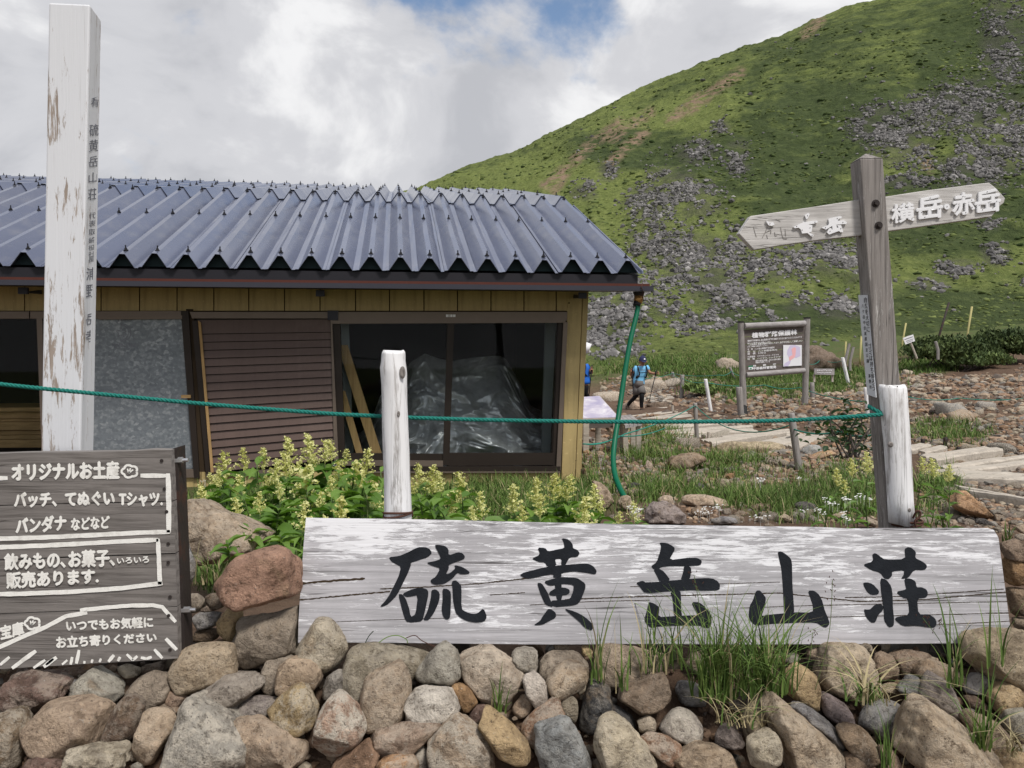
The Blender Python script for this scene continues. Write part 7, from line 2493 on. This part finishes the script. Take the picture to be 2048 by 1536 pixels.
def plume_mesh(seed):
    """an upright panicle: side sprays set with many tiny blossoms"""
    rs = random.Random(seed)
    bm = bmesh.new()
    H_ = 1.0
    def blossom(c, r):
        a0 = rs.uniform(0, 6.28)
        tl = Vector((rs.gauss(0, 1), rs.gauss(0, 1), rs.gauss(.4, 1))).normalized()
        u = tl.orthogonal().normalized()
        v = tl.cross(u)
        vs = [bm.verts.new(c + (u * math.cos(a0 + k * 1.2566) + v * math.sin(a0 + k * 1.2566)) * r * rs.uniform(.7, 1.2)) for k in range(5)]
        bm.faces.new(vs)
    sprays = []
    for k in range(15):
        z = .10 + .86 * (k / 14) + rs.uniform(-.02, .02)
        a = k * 2.4 + rs.uniform(-.4, .4)
        ln = (.30 * (1 - (k / 14) * .8) + .04) * rs.uniform(.7, 1.2)
        sprays.append((z, a, ln))
    for z, a, ln in sprays:
        m_ = int(12 + ln * 46)
        for j in range(m_):
            t = (j + rs.random()) / m_
            c = Vector((math.cos(a) * ln * t, math.sin(a) * ln * t, z + ln * .75 * t - .05 * t * t))
            c += Vector((rs.gauss(0, .028), rs.gauss(0, .028), rs.gauss(0, .028)))
            blossom(c, rs.uniform(.024, .042))
    for j in range(26):
        blossom(Vector((rs.gauss(0, .025), rs.gauss(0, .025), rs.uniform(.4, 1.05))), rs.uniform(.022, .036))
    # thin axis
    for k in range(6):
        z0, z1 = k / 6, (k + 1) / 6
        vs = [bm.verts.new((.010 * math.cos(q), .010 * math.sin(q), z)) for z in (z0, z1) for q in (0, 2.1, 4.2)]
        for i in range(3):
            bm.faces.new((vs[i], vs[(i + 1) % 3], vs[3 + (i + 1) % 3], vs[3 + i]))
    me = bpy.data.meshes.new('flower_plume')
    bm.to_mesh(me)
    bm.free()
    me.materials.append(M['plume'])
    return me


PLUME = [plume_mesh(k) for k in range(5)]
PL = [(452, 905, 62), (490, 897, 50), (528, 897, 48), (578, 876, 62), (621, 870, 62), (650, 880, 50), (664, 880, 44), (690, 898, 36), (474, 950, 46), (407, 972, 52), (472, 998, 62), (551, 920, 55), (618, 930, 110), (676, 925, 62),
      (730, 898, 55), (721, 922, 62), (605, 1004, 60), (681, 995, 72), (757, 968, 55), (667, 953, 48), (573, 908, 50), (865, 932, 60), (884, 942, 46), (924, 945, 60), (901, 985, 62), (838, 928, 52), (964, 984, 58), (1031, 968, 62),
      (1067, 956, 55), (1108, 950, 56), (1135, 951, 52), (1166, 992, 72), (1189, 970, 52), (1045, 1012, 40), (1270, 1003, 44), (1238, 1022, 34), (1080, 990, 50), (948, 1012, 44), (560, 965, 40), (640, 985, 40), (520, 985, 44), (440, 940, 36)]
PLANT_WORDS = ['tallest', 'leafy', 'bushy', 'slender', 'spreading', 'upright']
prs = random.Random(3)


def flower_plant(px, py, hpx, Y, label, tone=0, nleaf=None, group='pale yellow flowering plants behind the boards', leafpx=None):
    top = P(px, py + hpx * .25, Y)
    tip = P(px, py, Y)
    bx = top.x + prs.uniform(-.05, .05)
    by = Y + prs.uniform(-.04, .04)
    base = Vector((bx, by, float(gz(bx, by)) - .02))
    root = thing('flowering_plant', base, label, 'plant', group)
    hp_ = hpx / F * Y
    neck = P(px, py + hpx, Y)
    ax = catmull([base, base.lerp(neck, .5) + Vector((prs.uniform(-.03, .03), prs.uniform(-.03, .03), .02)), neck], 6)
    MB().tube(ax, [.0045 - .0025 * k / (len(ax) - 1) for k in range(len(ax))], 6).build('stem', M['stem'], root, smooth=True)
    pm = prs.choice(PLUME)
    inst('flower_plume', pm, neck, root, (prs.uniform(-.15, .15), prs.uniform(-.15, .15), prs.uniform(0, 6.28)), (hp_ * 1.15, hp_ * 1.15, hp_))
    if hpx > 50:
        a = prs.uniform(0, 6.28)
        p2 = ax[-3] + Vector((math.cos(a) * .03, math.sin(a) * .03, .01))
        inst('flower_plume', prs.choice(PLUME), p2, root, (prs.uniform(-.6, .6), prs.uniform(-.6, .6), prs.uniform(0, 6.28)), (hp_ * .7, hp_ * .7, hp_ * .62))
    n = nleaf or 17
    for k in range(n):
        t = .12 + .86 * (k + prs.random() * .6) / n
        i = min(int(t * (len(ax) - 1)), len(ax) - 1)
        a = k * 2.4 + prs.uniform(-.5, .5)
        sz = (leafpx or prs.uniform(48, 84)) / F * Y * (1.15 - .42 * t)
        inst('leaf', prs.choice(LEAF), ax[i], root, (prs.uniform(-.3, .3), prs.uniform(-.35, .15) - .05, a), (sz, sz * prs.uniform(.85, 1.1), sz))
    return root


# labels: told apart by what stands behind or below them
def where(px, py):
    hor = [(430, 'at the left end of the bush'), (500, 'in front of the left half of the brown shutter'), (560, 'in front of the middle of the brown shutter'), (600, 'in front of the right half of the brown shutter'),
           (640, 'just left of the right shutter edge'), (700, 'in front of the leaning timber battens'), (770, 'left of the bleached round post'), (860, 'right of the bleached round post'), (920, 'below the window mullion'),
           (990, 'below the right window pane'), (1060, 'above the second black character'), (1115, 'below the right window jamb'), (1150, 'in front of the hut corner'), (1210, 'right of the hut corner'), (1300, 'nearest the foot of the green hose')]
    for x, wd in hor:
        if px < x:
            return wd
    return hor[-1][1]


cnt = {}
info = []
for px, py, hpx in PL:
    cnt.setdefault(where(px, py), []).append((py, px))
for px, py, hpx in PL:
    wd = where(px, py)
    lst = sorted(cnt[wd])
    k = lst.index((py, px))
    m_ = len(lst)
    rank = [''] if m_ == 1 else ['upper ', 'lower '] if m_ == 2 else ['highest '] + (['middle '] if m_ == 3 else [w_ + ' highest ' for w_ in ('second', 'third', 'fourth', 'fifth', 'sixth', 'seventh', 'eighth')[:m_ - 2]]) + ['lowest ']
    lab = '%spale yellow plume plant %s' % (rank[k], wd)
    Y = 4.35 - max(0, (py - 870)) / 150 * 1.35 + prs.uniform(-.1, .1)
    if px > 820:
        Y = 4.2 - max(0, (py - 925)) / 100 * 1.2
    flower_plant(px, py, hpx, Y, lab)
# leafy stems without blossom filling the bush
for k in range(26):
    px = prs.uniform(430, 770) if k < 19 else prs.uniform(830, 930)
    py = prs.uniform(930, 1000) if px < 800 else prs.uniform(975, 1020)
    Y = 4.2 - max(0, (py - 900)) / 130 * 1.1
    base = P(px, py, Y)
    base.z = float(gz(base.x, base.y)) - .02
    root = thing('leafy_shoot', base, 'leafy green shoot without blossom ' + where(px, py), 'plant', 'leafy shoots ' + where(px, py))
    topz = P(px, py, Y)
    ax = catmull([base, base.lerp(topz, .5) + Vector((prs.uniform(-.04, .04), prs.uniform(-.04, .04), 0)), topz], 5)
    MB().tube(ax, .003, 5).build('stem', M['stem'], root, smooth=True)
    for q in range(12):
        t = .1 + .9 * q / 11
        i = min(int(t * (len(ax) - 1)), len(ax) - 1)
        sz = prs.uniform(50, 80) / F * Y * (1.1 - .4 * t)
        inst('leaf', prs.choice(LEAF), ax[i], root, (prs.uniform(-.3, .3), prs.uniform(-.4, .1), q * 2.4 + prs.uniform(-.5, .5)), (sz, sz, sz))
# broad leaves over the red rock, left of the big board
for px, py, Y, lab, n in ((455, 1085, 2.35, 'young broad leaved plant in front of the two toned boulder', 9), (500, 1060, 2.75, 'broad leaved plant at the top of the two toned boulder', 10), (560, 1070, 2.7, 'broad leaved plant behind the rust red rock', 9), (592, 1100, 2.3, 'single broad leaf plant touching the left end of the big board', 5)):
    base = P(px + 5, py + 45, Y)
    root = thing('leafy_shoot', base, lab, 'plant')
    top = P(px, py, Y)
    ax = catmull([base, base.lerp(top, .5), top], 4)
    MB().tube(ax, .003, 5).build('stem', M['stem'], root, smooth=True)
    for q in range(n):
        i = min(int((.3 + .7 * q / n) * (len(ax) - 1)), len(ax) - 1)
        sz = prs.uniform(38, 52) / F * Y
        inst('leaf', prs.choice(LEAF), ax[i], root, (prs.uniform(-.3, .3), prs.uniform(-.5, .0), q * 2.4 + prs.uniform(-.5, .5)), (sz, sz, sz))
for px, py, hpx, lab in ((1706, 918, 38, 'pale yellow plume plant touching the left side of the signpost'), (1674, 938, 38, 'low pale yellow plume plant left of the signpost'), (1735, 905, 44, 'highest pale yellow plume plant close to the signpost'), (1690, 960, 34, 'lowest pale yellow plume plant left of the signpost')):
    flower_plant(px, py, hpx, 3.5, lab, nleaf=9, leafpx=34)
for px, py, hpx, lab in ((1846, 915, 34, 'pale yellow plume plant close to the right of the half log'), (1868, 918, 40, 'middle pale yellow plume plant right of the signpost'), (1899, 930, 36, 'pale yellow plume plant farthest right of the signpost')):
    flower_plant(px, py, hpx, 3.6, lab, nleaf=12, leafpx=34)

# dark leafy shrub behind the signpost
sb_ = thing('dark_shrub', P(1695, 905, 5.2), 'dark green leafy shrub between the gravel and the signpost', 'shrub')
for k in range(11):
    a = P(1695 + prs.uniform(-15, 25), 915, 5.2 + prs.uniform(-.1, .1))
    b = P(1690 + prs.uniform(-50, 70), prs.uniform(812, 870), 5.2 + prs.uniform(-.25, .25))
    ax = catmull([a, a.lerp(b, .5) + Vector((prs.uniform(-.05, .05), 0, .04)), b], 6)
    MB().tube(ax, [.007 - .005 * i / (len(ax) - 1) for i in range(len(ax))], 5).build('branch', M['info_board'], sb_, smooth=True)
lm = leaf_mesh(1, .62, .3, 9)
lm.materials.clear()
lm.materials.append(M['leaf_dark'])
lm.name = 'leaf_dark'
for k in range(230):
    p = P(1695 + prs.gauss(0, 34), 862 + prs.gauss(0, 26), 5.2 + prs.gauss(0, .12))
    sz = prs.uniform(10, 19) / F * 5.2
    inst('leaf', lm, p, sb_, (prs.uniform(-.8, .8), prs.uniform(-.8, .5), prs.uniform(0, 6.28)), (sz, sz, sz))

# ---- grass tufts among the front rocks, each a thing
def tuft(px, py, Y, n, hpx, spread, label, lean=(.1, .9), dirx=None, dry=.12, wpx=4.0, basepx=26):
    c = P(px, py, Y)
    base = np.array(c) + RNG.normal(0, 1, (n, 3)) * np.array([basepx / F * Y, basepx / F * Y * .5, .004])
    h = hpx / F * Y * np.clip(RNG.beta(1.7, 1.7, n) * 1.25, .15, 1.15)
    ln = RNG.uniform(lean[0], lean[1], n)
    o = blades('grass_tuft', base, h, ln, RNG.uniform(.6, 1.15, n) * wpx / F * Y, grass_cols(n, dry), M['grass'], 6, None, .45)
    tag(o, label, 'grass tuft')
    return o


tuft(1440, 1395, 1.86, 250, 225, 1, 'tallest dense green grass tuft in front of the big board', (.05, 1.0), basepx=22)
tuft(1530, 1385, 1.86, 190, 195, 1, 'dense green grass tuft beside an ochre rock', (.05, 1.1), basepx=24)
tuft(1360, 1330, 1.93, 40, 160, 1, 'loose grass tuft below the third black character', (.1, .9), basepx=34)
tuft(1196, 1362, 1.89, 22, 215, 1, 'thin grass tuft below the second black character', (.08, .5), basepx=9)
tuft(1243, 1380, 1.87, 10, 190, 1, 'few long grass blades beside a black wedge shaped rock', (.2, .7), basepx=7)
tuft(1310, 1345, 1.91, 24, 150, 1, 'short grass tuft behind a ridged brown rock', (.2, .9), basepx=16, dry=.4)
tuft(1908, 1372, 1.85, 26, 200, 1, 'upright grass tuft below the fifth black character', (.08, .6), basepx=10)
tuft(1958, 1498, 1.76, 46, 190, 1, 'green grass clump near the lower right corner', (.15, .85), basepx=12)
tuft(1772, 1535, 1.74, 30, 120, 1, 'thin upright grass clump at the lower edge', (.05, .35), basepx=9)
tuft(1735, 1402, 1.80, 70, 130, 1, 'drooping tuft of green and dry grass', (.9, 1.5), basepx=22, dry=.55)
tuft(1480, 1450, 1.80, 60, 90, 1, 'dry straw at the root of the tall grass', (.6, 1.5), basepx=26, dry=.75, wpx=3.2)
tuft(1000, 1425, 1.84, 16, 95, 1, 'small wispy grass tuft beside a long ochre rock', (.2, .9), basepx=9)
tuft(1990, 1330, 1.86, 14, 210, 1, 'few long grass blades in front of the very large boulder', (.1, .6), basepx=14)
tuft(2030, 1510, 1.74, 40, 90, 1, 'dry grass beside a yellow ochre rock', (.7, 1.5), basepx=20, dry=.9, wpx=3.2)
tuft(425, 1165, 2.3, 46, 85, 1, 'grass tuft beside the grey and red stone', (.2, 1.0), basepx=18, dry=.25, wpx=3.4)
tuft(2016, 1090, 2.3, 24, 50, 1, 'grass tuft at the right end of the big board', (.1, .7), basepx=8, wpx=3.4)
tuft(1870, 1052, 2.5, 34, 45, 1, 'low grass among rounded stones right of the signpost', (.2, .9), basepx=16, wpx=3)
# three bent single blades on the board's lower edge
for pts, mt, lab in (([(730, 1287), (738, 1272), (747, 1262)], 'leaf_dark', 'single dark grass blade against the left part of the big board'), ([(758, 1285), (775, 1274), (795, 1271), (812, 1278), (815, 1286)], 'leaf', 'arching green grass blade under the first black character'),
                     ([(812, 1276), (830, 1271), (845, 1282), (876, 1296)], 'rust', 'bent dark red grass stalk under the first black character')):
    o = MB().tube(catmull([P(x, y, 1.985) for x, y in pts], 5), .0011, 5).build('grass_stalk', M[mt], None)
    tag(o, lab, 'grass stalk')
# seed heads
for (x0, y0, x1, y1, lab) in ((1625, 1400, 1665, 1160, 'tall grass stalk with seed head right of the fourth black character'), (1585, 1395, 1625, 1265, 'grass stalk with seed head crossing the foot of the fourth black character'), (1905, 1370, 1845, 1235, 'leaning grass stalk with seed head at the left of the fifth black character'), (1925, 1370, 1878, 1240, 'leaning grass stalk with seed head at the right of the fifth black character'), (1400, 1390, 1388, 1150, 'upright grass stalk with seed head in front of the third black character')):
    a, b = P(x0, y0, 1.87), P(x1, y1, 1.9)
    ax = catmull([a, a.lerp(b, .5) + Vector((.01, -.01, .01)), b], 6)
    root = thing('grass_stalk', a, lab, 'grass stalk', 'seeding grass stalks in front of the big board')
    MB().tube(ax, .0008, 5).build('stem', M['stem'], root)
    sd2 = MB()
    for k in range(14):
        p = ax[-1 - k // 4] + Vector((prs.gauss(0, .006), prs.gauss(0, .003), prs.gauss(0, .006)))
        sd2.tube([p, p + Vector((prs.uniform(-.003, .003), 0, .004))], .0009, 4)
    sd2.build('seed_head', M['rust'], root)
# white umbels in the grass
uw = MB()
um = []
for k in range(46):
    px, py = prs.choice(((1515, 962), (1570, 965), (1670, 1000), (1720, 998), (1660, 1010), (1630, 1022), (1535, 1032), (1690, 1028), (1420, 1018), (1270, 1020), (640, 933), (410, 962)))
    px += prs.gauss(0, 16)
    py += prs.gauss(0, 7)
    Y = 3.0 if px > 800 else 4.0
    c = P(px, py, Y)
    for j in range(5):
        q = c + Vector((prs.gauss(0, .009), prs.gauss(0, .009), prs.gauss(0, .002)))
        r = .0028
        uw.quad(q + Vector((-r, -r, 0)), q + Vector((r, -r, .001)), q + Vector((r, r, .002)), q + Vector((-r, r, 0)))
    uw.tube([c + Vector((0, 0, -.03)), c], .0004, 3)
o = uw.build('white_flowers', M['white_flower'], None)
tag(o, 'tiny white flowers scattered in the grass', None, None, 'stuff')


# ------------------------------------------------------------------ people
def skin_mesh(name, joints, edges, mat, parent=None, root=0, sub=2):
    """joints: list of (point, radius or (rx, ry)); grown into one continuous surface"""
    me = bpy.data.meshes.new(name)
    me.from_pydata([tuple(j[0]) for j in joints], edges, [])
    ob = bpy.data.objects.new(name, me)
    COL.objects.link(ob)
    sm = ob.modifiers.new('skin', 'SKIN')
    sm.use_smooth_shade = True
    sv = me.skin_vertices[0].data
    for i, j in enumerate(joints):
        r = j[1]
        sv[i].radius = r if isinstance(r, tuple) else (r, r)
        sv[i].use_root = (i == root)
    ss = ob.modifiers.new('sub', 'SUBSURF')
    ss.levels = ss.render_levels = sub
    dg = bpy.context.evaluated_depsgraph_get()
    m2 = bpy.data.meshes.new_from_object(ob.evaluated_get(dg))
    bpy.data.objects.remove(ob)
    v = [x.co[:] for x in m2.vertices]
    f = [tuple(p.vertices) for p in m2.polygons]
    bpy.data.meshes.remove(m2)
    return mesh_obj(name, v, f, mat, parent, smooth=True)


def hiker(px0, py0, sc, Y, label, shirt, legs_mat, short_mat, cap_mat, mirror=1, pole=True, pouch=True):
    """px0, py0: the pixel of the pelvis; the pose is laid out in the crop's pixels (7.68 per photo pixel)"""
    def J(x, y, d=0.0):
        return P(px0 + mirror * (x - 975) / 7.68 * sc, py0 + (y - 830) / 7.68 * sc, Y) + Vector((0, d, 0))
    k = sc * 24 / 24
    root = thing('person', J(1010, 1270), label, 'person')
    R = lambda m_: m_ * k
    pel, ch, nk = J(975, 830), J(1005, 640, -.02), J(1025, 545, -.03)
    hd0, hd1 = J(1033, 520, -.05), J(1037, 470, -.06)
    body = [(pel, (R(.085), R(.07))), (J(985, 740), (R(.12), R(.09))), (ch, (R(.165), R(.115))), (nk, R(.055)), (hd0, R(.072)), (hd1, R(.095)), (J(1036, 435, -.05), R(.085)),
            # arms (left in the picture, then right)
            (J(925, 585), R(.062)), (J(858, 700, .05), R(.044)), (J(862, 640, -.12), R(.034)), (J(860, 618, -.16), R(.036)),
            (J(1110, 570), R(.062)), (J(1140, 655, -.04), R(.044)), (J(1205, 668, -.18), R(.034)), (J(1240, 658, -.22), R(.036)),
            # legs
            (J(940, 860), R(.065)), (J(955, 1000, .02), R(.055)), (J(850, 1130, .22), R(.045)), (J(828, 1190, .25), R(.042)),
            (J(1000, 860), R(.07)), (J(1015, 1000, -.16), R(.058)), (J(1012, 1120, -.10), R(.056)), (J(1015, 1215, -.10), R(.044))]
    ed = [(0, 1), (1, 2), (2, 3), (3, 4), (4, 5), (5, 6), (2, 7), (7, 8), (8, 9), (9, 10), (2, 11), (11, 12), (12, 13), (13, 14), (0, 15), (15, 16), (16, 17), (17, 18), (0, 19), (19, 20), (20, 21), (21, 22)]
    bd = skin_mesh('body', body, ed, M['skin'], root)
    # hands: five short fingers each, rooted in the palm and curled round the pole grip
    for pz, sgn in ((J(860, 618, -.16), -1), (J(1240, 658, -.22), 1)):
        for q in range(4):
            a = pz + Vector((sgn * .004, -.012 - .004 * q, .028 - .018 * q)) * k
            skin_mesh('finger', [(a, R(.011)), (a + Vector((sgn * .03, -.022, 0)) * k, R(.010)), (a + Vector((sgn * .045, .004, -.002)) * k, R(.009))], [(0, 1), (1, 2)], M['skin'], bd, sub=1)
        a = pz + Vector((sgn * -.006, -.016, .03)) * k
        skin_mesh('thumb', [(a, R(.013)), (a + Vector((sgn * .018, -.03, .014)) * k, R(.011)), (a + Vector((sgn * .036, -.03, .002)) * k, R(.009))], [(0, 1), (1, 2)], M['skin'], bd, sub=1)
    # face: eyes, nose, mouth, ears
    fc = J(1037, 492, -.06)
    for dx in (-1, 1):
        MB().tube([fc + Vector((dx * .034, -.088, .018)) * k, fc + Vector((dx * .034, -.095, .018)) * k], R(.010), 8).build('eye', M['hair'], bd)
        MB().tube([fc + Vector((dx * .094, .0, -.02)) * k, fc + Vector((dx * .102, .01, .03)) * k], [R(.018), R(.022)], 8).build('ear', M['skin'], bd, smooth=True)
    MB().tube([fc + Vector((0, -.088, .012)) * k, fc + Vector((0, -.112, -.016)) * k, fc + Vector((0, -.088, -.026)) * k], [R(.008), R(.014), R(.010)], 8).build('nose', M['skin'], bd, smooth=True)
    MB().tube([fc + Vector((-.026, -.082, -.05)) * k, fc + Vector((0, -.088, -.053)) * k, fc + Vector((.026, -.082, -.05)) * k], R(.006), 6).build('mouth', M['boot'], bd)
    # shirt with short sleeves
    sh_ = [(J(975, 868), (R(.17), R(.13))), (J(975, 815), (R(.20), R(.155))), (J(985, 740), (R(.165), R(.122))), (J(1005, 640, -.02), (R(.188), R(.132))), (J(1020, 575, -.025), (R(.10), R(.075))),
           (J(925, 585), R(.078)), (J(890, 648, .02), R(.068)), (J(1110, 570), R(.078)), (J(1140, 628, -.02), R(.068))]
    skin_mesh('shirt', sh_, [(0, 1), (1, 2), (2, 3), (3, 4), (3, 5), (5, 6), (3, 7), (7, 8)], M[shirt], root)
    if short_mat:
        so = MB()
        so.tube([J(980, 775), J(976, 830), J(974, 880)], [R(.150), R(.165), R(.130)], 16)
        so.tube([J(945, 845), J(948, 910, .01), J(953, 990, .015)], [R(.095), R(.112), R(.118)], 14)
        so.tube([J(1003, 845), J(1010, 905, -.06), J(1015, 975, -.13)], [R(.098), R(.115), R(.118)], 14)
        so.build('shorts', M[short_mat], root, smooth=True)
    lg = [(J(940, 850), R(.095)), (J(955, 1000, .02), R(.070)), (J(850, 1130, .22), R(.052)), (J(830, 1180, .25), R(.047))]
    skin_mesh('trouser_leg', lg, [(0, 1), (1, 2), (2, 3)], M[legs_mat], root)
    lg = [(J(1000, 850), R(.10)), (J(1015, 1000, -.16), R(.074)), (J(1012, 1120, -.10), R(.063)), (J(1015, 1205, -.10), R(.049))]
    skin_mesh('trouser_leg', lg, [(0, 1), (1, 2), (2, 3)], M[legs_mat], root)
    for (a, b, c_) in ((J(832, 1165, .25), J(818, 1205, .24), J(835, 1240, .12)), (J(1015, 1190, -.10), J(1015, 1240, -.11), J(1045, 1262, -.27))):
        skin_mesh('boot', [(a, R(.058)), (b, R(.058)), (c_, R(.048))], [(0, 1), (1, 2)], M['boot'], root)
    # cap with peak and a white badge
    cm_ = MB()
    cc_ = J(1036, 470, -.045)
    for i in range(8):
        th = math.pi / 2 * i / 7
        for q in range(18):
            a = 2 * math.pi * q / 18
            cm_.v.append(tuple(cc_ + Vector((.112 * math.cos(th) * math.cos(a), .132 * math.cos(th) * math.sin(a), .160 * math.sin(th) - .012)) * k))
    for i in range(7):
        for q in range(18):
            a_, b_ = i * 18 + q, i * 18 + (q + 1) % 18
            cm_.f.append((a_, b_, b_ + 18, a_ + 18))
    cp = cm_.build('cap', M[cap_mat], root, smooth=True)
    pk = MB().prism([J(1000, 478, -.14), J(1012, 492, -.24), J(1045, 498, -.27), J(1070, 490, -.23), J(1078, 474, -.13)], (0, .0, .014))
    pk.build('peak', M[cap_mat], cp)
    MB().prism([J(1042, 452, -.183), J(1064, 452, -.178), J(1066, 440, -.170), J(1052, 433, -.168), J(1044, 440, -.175)], (0, .012, 0)).build('badge', M['letter_white'], cp)
    skin_mesh('hair', [(J(1036, 500, .01), R(.088)), (J(1036, 470, .0), R(.096))], [(0, 1)], M['hair'], root, sub=1)
    # rucksack and straps
    bp_ = skin_mesh('rucksack', [(J(960, 560, .20), (R(.17), R(.11))), (J(965, 690, .22), (R(.19), R(.13))), (J(970, 790, .20), (R(.17), R(.11)))], [(0, 1), (1, 2)], M['pack'], root)
    for s_ in (((955, 548), (962, 600), (972, 690), (925, 740)), ((1078, 540), (1092, 600), (1085, 690), (1075, 730))):
        ln_ = catmull([J(*s_[0], -.02), J(*s_[1], -.15), J(*s_[2], -.17), J(*s_[3], -.08)], 5)
        MB().tube(ln_, R(.020), 6).build('strap', M['pack'], root, smooth=True)
    MB().tube(catmull([J(968, 655, -.17), J(1030, 650, -.19), J(1088, 652, -.165)], 4), R(.010), 6).build('chest_strap', M['pack'], root)
    if pouch:
        skin_mesh('pouch', [(J(935, 690, -.20), R(.07)), (J(955, 735, -.21), R(.065))], [(0, 1)], M['pack'], root)
        mb = MB()
        tp2 = Plane(J(1000, 620, -.175), J(1080, 620, -.175), J(1000, 660, -.175))
        for y in (612, 628):
            q = [px0 + (x - 975) / 7.68 * sc for x in (1010, 1072)]
            yy_ = py0 + (y - 830) / 7.68 * sc
            ribbon(tp2, [(q[0], yy_), (q[1], yy_ - .4)], .9, .0, 0, mb, .4)
        mb.build('print', M['ink'], root)
    if pole:
        for nm, g0, tp_ in (('left', J(866, 600, -.17), J(905, 1120, .1)), ('right', J(1222, 640, -.24), J(1092, 1105, -.45))):
            d = (tp_ - g0).normalized()
            po = thing('trekking_pole', tp_, 'black trekking pole in the %s hand of the hiker in the %s' % ('right' if nm == 'left' else 'left', 'light blue shirt' if pouch else 'blue jacket'), 'trekking pole')
            MB().tube([g0, tp_], [.014, .009], 8).build('shaft', M['pack'], po, smooth=True)
            MB().tube([g0 - d * .06, g0 + d * .09], .020, 8).build('grip', M['black_rubber'], po, smooth=True)
            MB().tube([tp_ - d * .07, tp_ - d * .06], .035, 10).build('basket', M['black_rubber'], po)
    return root


hiker(1277, 768, 1.0, 23.3, 'hiker in a light blue shirt and grey shorts walking with poles', 'tee', 'tights', 'shorts', 'cap')
hiker(1168, 765, 1.02, 21.5, 'hiker in a blue jacket half hidden by the hut corner', 'jacket', 'tights', None, 'pack', mirror=-1, pouch=False)
rl = MB().tube([P(1170, 705, 21.75), P(1177, 686, 21.75)], .09, 12).build('rolled_mat', M['letter_white'], None, smooth=True)
tag(rl, 'white rolled mat on the back of the hiker in blue', 'rolled mat')
